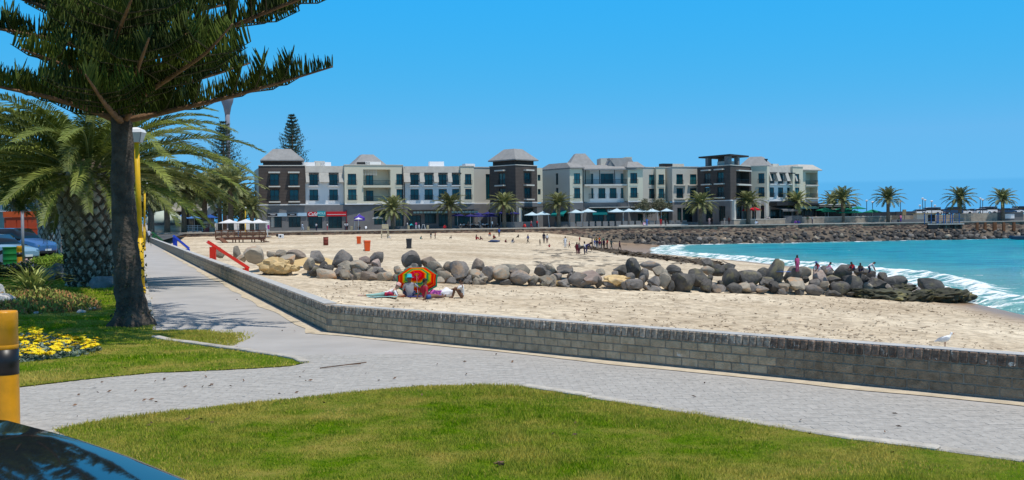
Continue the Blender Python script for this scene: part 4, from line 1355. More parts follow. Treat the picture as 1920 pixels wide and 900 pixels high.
ground_floor(Seg(1308, 239.8, 1370, 230.3), [(1323, 1336, .8, 3.8), (1347.5, 1360, .8, 4.2)], back=False)
ground_floor(Seg(1370, 230.3, 1407.5, 237.8), [(1376, 1391, .8, 4.3), (1394, 1404, .8, 4.3)], m=M_PLAN, back=False)
ground_floor(Seg(1407, 242.8, 1439, 241.3), [(1410, 1420, .8, 4.4), (1426, 1434, .8, 4.3)], m=M_GREY_R)
ground_floor(Seg(1438, 243.8, 1534, 254.6), [(1440, 1484, .8, 3.4), (1488, 1531, 1.2, 3.6)])
# light stone pillars
for S, x, w_, zt in ((Seg(967.5, 221.3, 1008, 226.8), 972, .9, 4.3), (Seg(1370, 230.3, 1407.5, 237.8), 1374, .8, 5.2), (Seg(1407, 242.8, 1439, 241.3), 1422, .9, 5.2), (Seg(1407, 242.8, 1439, 241.3), 1436, .5, 5.0)):
	p = S.p(S.ux(x), 0, .3); MB().box((p.x, p.y, zt / 2), (w_, .6, zt), S.ang).build('pillar', M_PALE, hotel)
# signs
def sign(seg, xa, xb, z0, z1, m, name='shop_sign', off=.25):
	a, b = seg.ux(xa), seg.ux(xb)
	mb = MB(); q = [seg.p(a, z0, off), seg.p(b, z0, off), seg.p(b, z0, .01), seg.p(a, z0, .01)]
	mb.hexa(q, [v + Vector((0, 0, z1 - z0)) for v in q])
	return mb.build(name, m, hotel)
def lettering(seg, txt, xc, zc, size, m, par, shear=0.0, off=.27):
	cu = bpy.data.curves.new('lettering', 'FONT'); cu.body = txt; cu.size = size; cu.extrude = .015; cu.align_x = 'CENTER'; cu.align_y = 'CENTER'; cu.shear = shear; cu.resolution_u = 3
	cu.offset = .012
	t_ = bpy.data.objects.new('lettering_tmp', cu); COL.objects.link(t_); me = bpy.data.meshes.new_from_object(t_.evaluated_get(bpy.context.evaluated_depsgraph_get())); bpy.data.objects.remove(t_); me.materials.clear(); me.materials.append(m); o = bpy.data.objects.new('lettering', me); COL.objects.link(o)
	o.parent = par; o.location = seg.p(seg.ux(xc), zc, off) - HO; o.rotation_euler = (R(90), 0, seg.ang)
S0 = Seg(485, 213.8, 757, 221.8)
for (a, b) in ((502, 520), (539, 556)):
	s_ = sign(S0, a, b, 3.05, 3.72, M_BLACKP); 
	for (zz, w0, w1) in ((3.05, a, b), (3.66, a, b)): sign(S0, w0, w1, zz, zz + .06, M_WHITEP, 'sign_trim', .27)
	sign(S0, a + 5, b - 4, 3.32, 3.48, mat('sign_print', (.6, .6, .62), .6, .2, 9), 'sign_print', .262)
for (a, b) in ((520, 538), (556, 575)): sign(S0, a, b, 3.05, 3.72, mat('pale_blue_sign', (0.42, 0.58, 0.72), .6, .2, .4))
s_ = sign(S0, 577, 594.5, 2.95, 3.85, M_REDS); s_['label'] = 'red cafe sign with white script'
lettering(S0, 'Cafe', 585.5, 3.4, .98, M_WHITEP, s_, .28)
s_ = sign(S0, 594.6, 610, 3.05, 4.0, M_TEALS); s_['label'] = 'teal sign board'
lettering(S0, 'MOLE', 602, 3.55, .66, mat('pale_teal_paint', (.45, .75, .75), .6), s_)
sign(S0, 596, 608, 2.92, 3.02, mat('cream_strip', (.7, .72, .5), .6), 'sign_trim', .27)
s_ = sign(S0, 611.5, 649, 2.95, 3.9, M_REDS)
sign(S0, 613, 648, 3.28, 3.36, M_WHITEP, 'sign_trim', .27)
mb = MB(); p = S0.p(S0.ux(649.5), 0, .2); mb.box((p.x, p.y, 2.2), (.14, .14, 4.0)); mb.build('downpipe', mat('dark_red_pipe', (.25, .02, .03), .6), hotel)
# café terrace canopies and clerestory
def canopy(seg, xa, xb, z, out, m=M_PLAN, th=.22):
	a, b = seg.ux(xa), seg.ux(xb)
	o = slab(seg, a, b, z, th, out, m, 'terrace_canopy'); return o
def clerestory(seg, xa, xb, z0, z1, off, n):
	a, b = seg.ux(xa), seg.ux(xb)
	for i in range(n):
		u0_, u1_ = lerp(a, b, i / n) + .06, lerp(a, b, (i + 1) / n) - .06
		mb = MB(); q = [seg.p(u0_, z0, off), seg.p(u1_, z0, off), seg.p(u1_, z0, off - .06), seg.p(u0_, z0, off - .06)]
		mb.hexa(q, [v + Vector((0, 0, z1 - z0)) for v in q]); mb.build('clerestory_pane', M_FROST, hotel)
	mb = MB()
	for zz in (z0 - .07, z1 + .03):
		q = [seg.p(a, zz, off + .03), seg.p(b, zz, off + .03), seg.p(b, zz, off - .08), seg.p(a, zz, off - .08)]
		mb.hexa(q, [v + Vector((0, 0, .07)) for v in q])
	mb.build('clerestory_rail', M_METAL, hotel)
SD = Seg(757, 223.3, 889.5, 226.6)
canopy(SD, 765, 895, 4.05, 2.6); clerestory(SD, 772, 790, 3.35, 3.75, 2.3, 3); clerestory(SD, 791, 893, 3.35, 3.75, 2.32, 16)
ST = Seg(967.5, 221.3, 1008, 226.8)
canopy(ST, 972, 1007, 4.35, 1.8, M_METAL, .12)
SG = Seg(1094, 232.3, 1179, 233.3)
canopy(SG, 1102, 1206, 4.15, 2.4, M_PALE, .14)
clerestory(SG, 1135, 1206, 3.2, 3.7, 2.2, 16)
def awning(seg, xa, xb, z0, z1, out, m):
	a, b = seg.ux(xa), seg.ux(xb)
	mb = MB(); V = [seg.p(a, z0, out), seg.p(b, z0, out), seg.p(b, z1, .05), seg.p(a, z1, .05)]
	mb.hexa([v - Vector((0, 0, .05)) for v in V], V)
	q = [seg.p(a, z0 - .4, out + .01), seg.p(b, z0 - .4, out + .01), seg.p(b, z0 - .4, out - .04), seg.p(a, z0 - .4, out - .04)]
	mb.hexa(q, [v + Vector((0, 0, .4)) for v in q])
	mb.build('awning', m, hotel)
awning(SG, 1108, 1135, 3.0, 3.9, 2.3, M_TEAL)
awning(Seg(1015.5, 237.8, 1069, 229.3), 1041, 1065, 2.8, 3.7, 1.2, M_TEAL)
SK = Seg(1438, 243.8, 1534, 254.6)
canopy(SK, 1438, 1488, 4.25, 3.0, M_METAL, .8)
awning(SK, 1446, 1482, 3.3, 4.1, 3.4, M_PLAN)
clerestory(SK, 1484, 1532, 3.5, 4.1, .6, 16)
canopy(SK, 1484, 1536, 4.3, 1.0, M_METAL, .5)
mb = MB()
for i in range(16):
	p = SK.p(lerp(SK.ux(1484), SK.ux(1532), i / 15), 0, .5); mb.box((p.x, p.y, 2.3), (.09, .09, 2.4))
mb.build('glazing_bars', M_METAL, hotel)
# entrance steps wall beside the terrace
pav = thing('pavilion', 'low flat roofed dark terrace pavilion beyond the end of the hotel', 'building', (72, 256, .2))
P1 = Seg(1533, 254, 1598, 258)
mb = MB(); q = quad(P1, 0, P1.len, 0, 8); mb.hexa([v + Vector((0, 0, .1)) for v in q], [v + Vector((0, 0, 3.9)) for v in q]); mb.build('wall', M_METAL, pav)
mb = MB(); q = quad(P1, -.4, P1.len + .3, -1.2, 8.2); mb.hexa([v + Vector((0, 0, 3.92)) for v in q], [v + Vector((0, 0, 4.5)) for v in q]); mb.build('roof', M_SLATE, pav)
mb = MB(); q = quad(P1, -.45, P1.len + .35, -1.3, -1.0); mb.hexa([v + Vector((0, 0, 4.4)) for v in q], [v + Vector((0, 0, 4.56)) for v in q]); mb.build('roof_trim', M_CORN, pav)
mb = MB(); q = quad(P1, -.45, P1.len * .55, -2.4, -1.25); mb.hexa([v + Vector((0, 0, 3.3)) for v in q], [v + Vector((0, 0, 3.42)) for v in q]); mb.build('canopy', M_PALE, pav)
dwl = thing('terrace_screen', 'dark blue grey screen wall behind the green parasols', 'wall', (86, 258, .2))
P2 = Seg(1597, 257, 1680, 261)
for i in range(12):
	a, b = P2.len * i / 12, P2.len * (i + 1) / 12 - .03
	mb = MB(); q = quad(P2, a, b, 0, .25); mb.hexa([v + Vector((0, 0, .1)) for v in q], [v + Vector((0, 0, 2.55)) for v in q]); mb.build('panel', mat('navy_panel', (0.035, 0.045, 0.06), .7, .2, 1), dwl)
mb = MB(); q = quad(P2, P2.len, P2.len + .4, -7, .3); mb.hexa([v + Vector((0, 0, .1)) for v in q], [v + Vector((0, 0, 2.6)) for v in q]); mb.build('end_wall', M_SLATE, dwl)

# ---- terrace walls and planters along the promenade
def low_wall(xa, Ya, xb, Yb, z0, z1, label, m=M_TERR, th=.5, cap=True):
	S = Seg(xa, Ya, xb, Yb)
	t = thing('terrace_wall', label, 'wall', S.p(S.len / 2, z0))
	mb = MB(); q = quad(S, 0, S.len, 0, th); mb.hexa([v + Vector((0, 0, z0)) for v in q], [v + Vector((0, 0, z1)) for v in q]); mb.build('wall_body', m, t)
	if cap:
		mb = MB(); q = quad(S, -.05, S.len + .05, -.06, th + .06); mb.hexa([v + Vector((0, 0, z1)) for v in q], [v + Vector((0, 0, z1 + .13)) for v in q]); mb.build('capstone', M_PALE, t)
low_wall(1376, 230, 1472, 243, .15, 1.15, 'rough beige stone terrace wall below the red parasols')
low_wall(1504, 246, 1672, 250, .15, 1.45, 'long beige stone terrace wall below the green parasols')
low_wall(1352, 229.5, 1376, 229.8, .15, .95, 'plain grey terrace wall beside the red parasols', M_PLAN, cap=False)
low_wall(1472, 243, 1504, 246, .15, 1.9, 'dark slate steps wall below the hotel entrance', M_PLAN, cap=False)
low_wall(838, 217, 905, 220, .15, .75, 'low grey wall below the dark blue parasols', M_PLAN, cap=False)
low_wall(725, 213, 768, 214, .15, .8, 'low grey planter wall around the palm by the cafe doors', M_PLAN, cap=False)
low_wall(938, 217.5, 1008, 219, .15, 1.35, 'slate planter wall below the palm in front of the middle tower', M_PLAN, cap=False)
low_wall(1040, 222, 1066, 223, .15, 1.25, 'slate planter wall below the palm in front of the verandah block', M_PLAN, cap=False)
low_wall(1262, 228, 1310, 230, .15, .75, 'dark low wall along the promenade by the glass doors', M_PLAN, cap=False)
low_wall(1160, 219.5, 1290, 226, .12, .42, 'pale step edge along the planters', M_PALE, cap=False)
pl0 = None
NP = 18
for i in range(NP):
	x = lerp(1073, 1283, i / (NP - 1)); Y = lerp(222.2, 229.5, i / (NP - 1)); p = at(x, 420, Y)
	if pl0 is None:
		mb = MB(); mb.hexa([Vector(v) for v in ((-.46, -.35, 0), (.46, -.35, 0), (.46, .35, 0), (-.46, .35, 0))], [Vector(v) for v in ((-.52, -.4, 1.0), (.52, -.4, 1.0), (.52, .4, 1.0), (-.52, .4, 1.0))])
		me = mb.mesh('planter_box', mat('planter_concrete', (0.27, 0.265, 0.26), .9, .15, 2, .2, 10))
		mb = MB(); mb.box((0, 0, 1.02), (.9, .66, .04)); soil = mb.mesh('soil', M_EARTH)
		pl0 = True
	lab = (('%s square grey planter in the terrace row counted from the palm planter' % ORD[i]) if i < 17 else 'last square grey planter in the terrace row beside the glass doors')
	t = thing('planter', lab, 'planter', (p.x, p.y, .2), .05, 'grey planters along the terrace')
	link('planter_box', me, t); link('soil', soil, t)
# ================================================================== ROCKS
M_ROCK = []
def rock_mat(name, c1, c2, c3):
	m = bpy.data.materials.new(name); m.use_nodes = True
	n = m.node_tree.nodes; L = m.node_tree.links; b = n['Principled BSDF']; b.inputs['Roughness'].default_value = .8; b.inputs['Specular IOR Level'].default_value = .3
	t = n.new('ShaderNodeTexCoord'); oi = n.new('ShaderNodeObjectInfo')
	ad = n.new('ShaderNodeVectorMath'); ad.operation = 'ADD'; L.new(t.outputs['Object'], ad.inputs[0])
	ml = n.new('ShaderNodeMath'); ml.operation = 'MULTIPLY'; ml.inputs[1].default_value = 37; L.new(oi.outputs['Random'], ml.inputs[0])
	L.new(ml.outputs[0], ad.inputs[1])
	def nz(sc, d, a, b_):
		x = n.new('ShaderNodeTexNoise'); x.inputs['Scale'].default_value = sc; x.inputs['Detail'].default_value = d; x.inputs['Roughness'].default_value = .65; L.new(ad.outputs[0], x.inputs['Vector'])
		r = n.new('ShaderNodeMapRange'); r.inputs['From Min'].default_value = a; r.inputs['From Max'].default_value = b_; L.new(x.outputs['Fac'], r.inputs['Value']); return r.outputs[0]
	m1 = n.new('ShaderNodeMix'); m1.data_type = 'RGBA'; L.new(nz(2.2, 6, .35, .65), m1.inputs[0]); m1.inputs[6].default_value = (*c1, 1); m1.inputs[7].default_value = (*c2, 1)
	m2 = n.new('ShaderNodeMix'); m2.data_type = 'RGBA'; L.new(nz(.9, 3, .56, .68), m2.inputs[0]); L.new(m1.outputs[2], m2.inputs[6]); m2.inputs[7].default_value = (*c3, 1)
	hsv = n.new('ShaderNodeHueSaturation'); mm = n.new('ShaderNodeMapRange'); mm.inputs['To Min'].default_value = .75; mm.inputs['To Max'].default_value = 1.3
	L.new(oi.outputs['Random'], mm.inputs['Value']); L.new(mm.outputs[0], hsv.inputs['Value']); L.new(m2.outputs[2], hsv.inputs['Color'])
	L.new(hsv.outputs[0], b.inputs['Base Color'])
	bp = n.new('ShaderNodeBump'); bp.inputs['Strength'].default_value = .55; bp.inputs['Distance'].default_value = .08
	x = n.new('ShaderNodeTexNoise'); x.inputs['Scale'].default_value = 6; x.inputs['Detail'].default_value = 7; x.inputs['Roughness'].default_value = .65; L.new(ad.outputs[0], x.inputs['Vector'])
	L.new(x.outputs['Fac'], bp.inputs['Height']); L.new(bp.outputs[0], b.inputs['Normal'])
	return m
RM = {
'grey': rock_mat('grey_rock', (0.13, 0.118, 0.108), (0.24, 0.215, 0.195), (0.30, 0.21, 0.14)),
'dark': rock_mat('dark_rock', (0.058, 0.054, 0.05), (0.125, 0.115, 0.105), (0.17, 0.15, 0.09)),
'tan': rock_mat('tan_rock', (0.24, 0.21, 0.17), (0.36, 0.31, 0.24), (0.40, 0.25, 0.15)),
'pink': rock_mat('pinkish_rock', (0.27, 0.20, 0.17), (0.38, 0.30, 0.26), (0.22, 0.19, 0.17)),
'brown': rock_mat('brown_rock', (0.15, 0.115, 0.09), (0.27, 0.215, 0.17), (0.20, 0.18, 0.16)),
'rubble': rock_mat('rubble_rock', (0.022, 0.021, 0.022), (0.075, 0.072, 0.07), (0.11, 0.10, 0.09)),
'ochre': rock_mat('ochre_rock', (0.47, 0.33, 0.15), (0.58, 0.43, 0.23), (0.42, 0.30, 0.17)),
'mossy': rock_mat('mossy_rock', (0.035, 0.034, 0.028), (0.085, 0.085, 0.05), (0.17, 0.15, 0.06)),
}
def rock_geo(seed, sub=3, ang=.5, rough=0):
	bm = bmesh.new(); bmesh.ops.create_icosphere(bm, subdivisions=sub, radius=1.0)
	rr = random.Random(seed)
	planes = [(Vector((rr.gauss(0, 1), rr.gauss(0, 1), rr.gauss(0, .8))).normalized(), rr.uniform(.45, .78)) for _ in range(int(8 + ang * 10))]
	o = Vector((seed * 3.1, seed * 1.7, seed * .9))
	for v in bm.verts:
		p = v.co.copy()
		p *= 1 + .28 * noise.noise(p * 1.1 + o) + .12 * noise.noise(p * 2.6 + o) + .03 * noise.noise(p * 7 + o)
		if rough: p *= 1 + .30 * noise.noise(p * 3.2 + o) + .16 * noise.noise(p * 8 + o)
		for n_, d in planes if not rough else ():
			k = p.dot(n_) - d
			if k > 0: p -= n_ * k * (.8 + .2 * ang)
		v.co = p
	bm.normal_update()
	return bm
ROCKS = {}
def rock_mesh(kind, var, far=False):
	k = (kind, var, far)
	if k not in ROCKS:
		bm = rock_geo(var + 11, 1 if far else (4 if kind == 'mossy' else 3), (var % 4) / 4 + .15, kind in ('mossy', 'ochre'))
		me = bpy.data.meshes.new('boulder'); bm.to_mesh(me); bm.free()
		me.polygons.foreach_set('use_smooth', np.ones(len(me.polygons), dtype=bool))
		if not far:
			me.set_sharp_from_angle(angle=R(38))
		me.materials.append(RM[kind]); ROCKS[k] = me
	return ROCKS[k]
# x, y of the middle, width, height in the picture, tone
BL = """410 475 24 18 grey;443 474 14 19 tan;477 479 42 27 tan;455 483 19 14 grey;517 500 52 28 ochre;510 478 20 11 tan;528 478 26 14 tan;540 490 30 21 tan;556 478 34 16 grey;595 484 28 22 grey
580 496 20 19 tan;643 488 40 27 grey;648 499 28 22 tan;591 510 22 15 dark;612 516 36 20 tan;647 516 21 16 grey;663 520 16 13 grey;673 500 34 20 tan;685 489 24 14 pink;707 485 30 18 grey;705 496 22 15 pink;705 508 25 18 grey;695 521 36 16 grey;724 519 23 17 tan;746 509 13 15 tan;672 517 20 16 tan
496 518 11 12 grey;528 521 20 8 grey;553 503 17 12 ochre;771 489 39 27 grey;803 491 26 21 grey;819 503 30 18 tan;832 519 23 21 tan;823 528 22 13 grey;860 508 33 32 grey;841 501 20 18 grey;874 518 16 17 grey;893 518 33 19 grey;896 499 26 20 grey;904 523 20 16 tan;902 531 21 9 grey;917 512 22 25 grey;939 515 37 26 tan;953 503 26 15 grey
975 521 35 24 grey;980 507 28 18 grey;1001 526 19 15 tan;1014 508 26 18 grey;1023 525 27 20 tan;1033 507 22 19 tan;1044 520 18 15 grey;1059 507 35 15 grey;1047 531 22 9 ochre;1083 525 36 24 grey;1109 523 42 25 pink;1099 530 30 14 grey;1157 526 47 17 ochre;1166 506 26 20 dark;1188 504 24 30 dark;1188 534 30 21 grey;1126 512 18 12 tan;1140 532 24 9 grey
1219 498 36 15 grey;1238 512 26 21 tan;1208 517 19 20 grey;1262 507 32 15 dark;1227 527 24 20 grey;1249 529 24 25 tan;1280 530 42 35 dark;1192 537 30 18 grey;1221 541 28 10 grey;1326 507 24 14 tan;1328 495 22 18 dark;1307 522 38 26 dark;1347 508 26 18 dark;1364 501 26 16 dark;1367 522 30 28 dark;1403 522 44 29 dark;1324 538 24 22 dark;1344 542 24 15 grey;1376 541 28 18 dark;1398 540 26 17 tan
1454 514 30 42 dark;1432 516 28 20 dark;1426 543 26 15 grey;1484 516 28 25 grey;1508 511 26 22 tan;1491 535 34 21 tan;1466 540 24 18 tan;1523 544 36 18 grey;1442 531 32 18 dark;1535 521 29 23 pink;1548 512 28 20 grey;1561 524 26 17 dark;1577 513 30 25 dark;1574 542 33 26 dark;1527 533 22 14 grey;1595 532 31 27 dark;1614 526 23 21 dark;1632 520 20 20 dark;1613 510 28 13 dark;1592 504 24 12 dark
1643 534 31 29 dark;1631 541 22 18 tan;1678 530 37 24 dark;1655 521 17 15 dark;1742 535 38 23 dark;1563 551 24 12 dark;1544 536 20 14 tan;1665 553 74 24 mossy;1615 549 48 17 mossy;1718 556 62 22 mossy;1766 553 62 24 mossy;1800 557 44 20 mossy;1822 557 19 9 mossy;1690 541 44 16 mossy"""
ROCKLIST = []
for rec in BL.replace('\n', ';').split(';'):
	f = rec.split(); ROCKLIST.append((float(f[0]), float(f[1]), float(f[2]), float(f[3]), f[4]))
def rock_place(x, y, w_, h_):
	ft = foot_at(x)
	yf = interp(x, BASE_PX)
	d = yf - (y + h_ / 2)                       # how far above the foot line the stone's base shows
	Y = ft.y + .35 + max(0, d) * .062
	p = at(x, y, Y); m = Y / F
	return p, w_ * m / 2 * 1.06, h_ * m / 2 * 1.06
def zone(x):
	for lim, s in ((560, 'near the red stair rail'), (740, 'between the stair rail and the rainbow parasol'), (835, 'just behind the rainbow parasol'), (960, 'behind the seated woman in white'),
				(1130, 'in the middle stretch of the breakwater'), (1290, 'where the kelp bank meets the breakwater'), (1460, 'in the high stretch of the breakwater'), (1590, 'below the children at the sea end'), (1720, 'near the head of the breakwater'), (1999, 'at the wave washed tip of the breakwater')):
		if x < lim: return s
TONE = {'grey': 'grey', 'dark': 'dark grey', 'tan': 'tan', 'brown': 'brown', 'pink': 'pinkish', 'ochre': 'sandy yellow', 'mossy': 'low mossy black'}
cnt = {}
pend = []
for i, (x, y, w_, h_, tone) in enumerate(ROCKLIST):
	if tone == 'grey' and x < 1000 and i % 5 in (0, 2, 3): tone = 'tan' if i % 2 else 'brown'
	p, hw, hh = rock_place(x, y, w_, h_)
	o = link('boulder', rock_mesh(tone, i % 9), None, p, (random.uniform(-.3, .3), random.uniform(-.3, .3), random.uniform(0, 6.28)))
	md = max(1e-3, sum(o.data.vertices[k].co.length for k in range(0, 60, 4)) / 15)
	s = 1 / md
	if tone == 'mossy':
		o.rotation_euler = (0, 0, random.uniform(-.3, .3)); dep = hw * .8
		p.z = p.z - hh * .15
		o.location = p
	else:
		dep = (hw + hh) / 2
	# world-aligned squash: make rotation plain yaw so that sizes follow the picture
	o.rotation_euler = (random.uniform(-.12, .12), random.uniform(-.25, .25), random.choice([0, math.pi]) + random.uniform(-.35, .35))
	o.scale = (hw * s * 1.02, dep * s, hh * s * 1.05)
	size = 'big' if w_ > 34 else ('small' if w_ < 20 else 'medium')
	row = 'at the foot' if interp(x, BASE_PX) - (y + h_ / 2) < 6 else ('on the crest' if y < interp(x, BASE_PX) - 30 else 'midway up')
	pend.append((o, f"{size} {TONE[tone]} boulder {row}", zone(x), x))
def label_rocks(pend):
	by = {}
	for o, a, z, x in pend: by.setdefault((a, z), []).append((x, o))
	for (a, z), L_ in by.items():
		L_.sort(key=lambda t: t[0])
		for k, (x, o) in enumerate(L_):
			lab = f"{a} {z}" if len(L_) == 1 else f"{ORD[k]} {a} {z}, counting seaward"
			if len(lab.split()) > 16: lab = lab.replace(', counting seaward', '')
			if len(lab.split()) > 16: lab = lab.replace(' boulder ', ' rock ').replace('at the wave washed tip', 'at the tip')
			tag(o, lab, 'boulder', 'boulders of the breakwater')
for i in range(24):
	x = random.uniform(1590, 1815); y = random.uniform(546, 563); p, hw, hh = rock_place(x, y, random.uniform(10, 26), random.uniform(7, 13))
	o = link('boulder', rock_mesh(random.choice(['mossy', 'dark']), i % 9), None, p - Vector((0, .25, 0)), (random.uniform(-.4, .4), random.uniform(-.4, .4), random.uniform(0, 6)), (hw * 1.1, hw, hh * 1.1))
	pend.append((o, f"{'broad' if hw > .3 else 'little'} weed covered dark stone", zone(x), x))
fill = []
for i in range(140):
	x = random.uniform(585, 1130) if i % 2 else random.uniform(1130, 1690); yf = interp(x, BASE_PX)
	lo = 34 if x > 1150 else 28
	y = yf - random.uniform(3, lo); s_ = random.uniform(13, 22) if x < 1130 else random.uniform(12, 22)
	p, hw, hh = rock_place(x, y + 3, s_, s_ * .8)
	p.y += .1; p.z += .05
	tone = random.choice(['grey', 'grey', 'tan', 'dark'] if x < 1250 else ['dark', 'dark', 'grey', 'mossy'])
	if tone == 'mossy': tone = 'dark'
	o = link('boulder', rock_mesh(tone, i % 9), None, p, (random.uniform(0, 6), random.uniform(0, 6), random.uniform(0, 6)))
	k = (hw + hh) / 2 * 1.5; o.scale = (k, k * random.uniform(.7, 1), k * random.uniform(.6, .9))
	pend.append((o, f"little {TONE[tone]} stone wedged {'low' if yf - y < 14 else 'high'}", zone(x), x))
label_rocks(pend)

# mound of yellow sand dug up round the first boulders
mc = on_beach(540, 512); MV = []; MF = []
for i in range(41):
	for j in range(25):
		u, v = (i / 40 - .5) * 2, (j / 24 - .5) * 2; r_ = math.hypot(u, v); X = mc.x + .9 + u * 4.2; Y = mc.y + .9 + v * 2.6
		k_ = .5 + .5 * math.cos(min(1, r_) * math.pi)
		MV.append((X, Y, bz(X, Y) - .12 + k_ * (.95 + .35 * noise.noise(Vector((X * .7, Y * .7, 3))) + .12 * noise.noise(Vector((X * 2.5, Y * 2.5, 3))))))
for i in range(40):
	for j in range(24): MF.append((i * 25 + j, (i + 1) * 25 + j, (i + 1) * 25 + j + 1, i * 25 + j + 1))
tag(link('sand_terrain', raw_mesh('sand_terrain', MV, MF, mat('yellow_sand', (.62, .45, .22), .95, .25, 1.5, .5, 9, coords='World', col2=(.50, .36, .18)), True)), 'mound of yellow sand around the first boulders', kind='structure')
# far rubble bank along the sea wall: the larger stones one by one
far_rocks = []
for i in range(1150):
	X = random.uniform(22, 150) if i > 60 else random.uniform(12, 40)
	sy = float(np.interp(X, [p[0] for p in SEAWALL], [p[1] for p in SEAWALL]))
	t = random.uniform(1.6, 8.2) if X > 24 else random.uniform(1.2, 4)
	z = np.interp(t, [.3, 2.6, 8.0, 9], [-1.25, -1.9, -4.0, -4.3]) + .1
	s = random.uniform(.4, .8) * (1.2 if t > 4 else .75)
	far_rocks.append((X, sy - t, float(z), s))
far_rocks.sort(key=lambda r: -r[3] * (1 if r[0] < 112 else .3))
mb = MB()
FG = []
for v in range(5):
	bm = rock_geo(v + 50, 1, .5); FG.append(([tuple(q.co) for q in bm.verts], [tuple(q.index for q in f.verts) for f in bm.faces])); bm.free()
FARZ = lambda X: 'below the hotel planters' if X < 45 else ('below the red parasols' if X < 62 else ('below the long terrace wall' if X < 84 else 'around and beyond the jetty'))
for i, (X, Y, z, s) in enumerate(far_rocks):
	if i < 30:
		tone = random.choice(['dark', 'dark', 'grey', 'tan'])
		o = link('boulder', rock_mesh('rubble' if tone == 'dark' else tone, i % 5, True), None, (X, Y, z), (random.uniform(0, 6), random.uniform(0, 6), random.uniform(0, 6)), (s * 1.2, s, s * .85))
		tag(o, f"{TONE[tone]} {'waterline' if z < -3.2 else 'upper'} rubble stone {FARZ(X)}", 'boulder', 'rubble stones of the far bank')
	else:
		vs, fs = FG[i % 5]
		mt = Matrix.Translation((X, Y, z)) @ Matrix.Rotation(random.uniform(0, 6), 4, 'Z') @ Matrix.Rotation(random.uniform(0, 3), 4, 'X') @ Matrix.Diagonal((s * 1.2, s, s * .85, 1))
		mb.add([mt @ Vector(v) for v in vs], fs, random.choice([0, 0, 0, 0, 1, 2]))
tag(mb.build('rubble', [RM['rubble'], RM['dark'], RM['grey']], smooth=True), 'dark rubble tumbled along the far sea wall', kind='stuff')

# ================================================================== PLANTS
M_FROND = mat('palm_frond', (0.22, 0.255, 0.045), .55, .35, 1.5, col2=(0.085, 0.125, 0.025), rnd=.3, spec=.35, transl=.25)
M_FROND_FAR = mat('palm_frond_far', (0.26, 0.27, 0.10), .6, .4, .9, col2=(0.11, 0.13, 0.055), rnd=.3, spec=.3, transl=.2)
M_RACH = mat('palm_rachis', (0.36, 0.36, 0.12), .6, .2, 3)
M_DRYF = mat('dry_frond', (0.36, 0.27, 0.15), .8, .4, 2, rnd=.2)
M_PBARK = mat('palm_bark', (0.15, 0.115, 0.085), .95, .5, 4, .9, 12)
M_SCAR = mat('leaf_scar', (0.66, 0.62, 0.54), .9, .4, 6, .6, 18, rnd=.3, col2=(0.38, 0.33, 0.27))
def frond_geo(Ln, el, droop, nl, lw, ll, seed=0, curl=.0, vee=.55):
	"""numpy verts/tris/material index of one pinnate frond along +X"""
	rr = np.random.default_rng(seed)
	n = 14
	t = np.linspace(0, 1, n)
	ang = el - droop * t ** 1.4
	dx = np.cos(ang) * Ln / (n - 1); dz = np.sin(ang) * Ln / (n - 1)
	px = np.concatenate([[0], np.cumsum(dx[:-1])]); pz = np.concatenate([[0], np.cumsum(dz[:-1])])
	side = np.cumsum(np.linspace(0, curl, n)) * Ln / n
	V = []; T = []; M = []
	w_ = np.interp(t, [0, .1, 1], [.05, .035, .006]) * (Ln / 4.0)
	b = 0
	for i in range(n):
		V += [(px[i], side[i] - w_[i], pz[i]), (px[i], side[i] + w_[i], pz[i]), (px[i], side[i], pz[i] - w_[i] * .9)]
	for i in range(n - 1):
		for k in range(3):
			a0, a1 = 3 * i + k, 3 * i + (k + 1) % 3
			T.append((a0, a1, a1 + 3)); T.append((a0, a1 + 3, a0 + 3)); M += [1, 1]
	for s in (-1, 1):
		for j in range(nl):
			u = .10 + .9 * (j + rr.uniform(-.3, .3)) / nl
			u = min(max(u, .08), .995)
			X = np.interp(u, t, px); Z = np.interp(u, t, pz); Yy = np.interp(u, t, side); A = np.interp(u, t, ang)
			L_ = ll * np.interp(u, [.08, .3, .7, 1], [.55, 1, .9, .35]) * rr.uniform(.85, 1.1)
			fwd = np.interp(u, [0, 1], [.45, 1.2]) + rr.uniform(-.12, .12)
			# direction: forward along rachis + sideways + lifted into a vee, then drooping at the tip
			tx, tz = np.cos(A), np.sin(A); nx, nz = -np.sin(A), np.cos(A)
			lat = np.cos(vee) * s; up = np.sin(vee) * rr.uniform(.4, 1.1)
			d = np.array([tx * fwd + nx * up, lat, tz * fwd + nz * up]); d /= np.linalg.norm(d)
			p0 = np.array([X, Yy, Z]); p1 = p0 + d * L_ * .55; p2 = p0 + d * L_; p2[2] -= L_ * rr.uniform(.10, .34)
			wv = np.array([tx, 0, tz]) * lw * .5
			b = len(V)
			V += [tuple(p0 - wv * .5), tuple(p0 + wv * .5), tuple(p1 + wv), tuple(p1 - wv), tuple(p2)]
			T += [(b, b + 1, b + 2), (b, b + 2, b + 3), (b + 3, b + 2, b + 4)]; M += [0, 0, 0]
	return np.array(V), np.array(T), np.array(M)
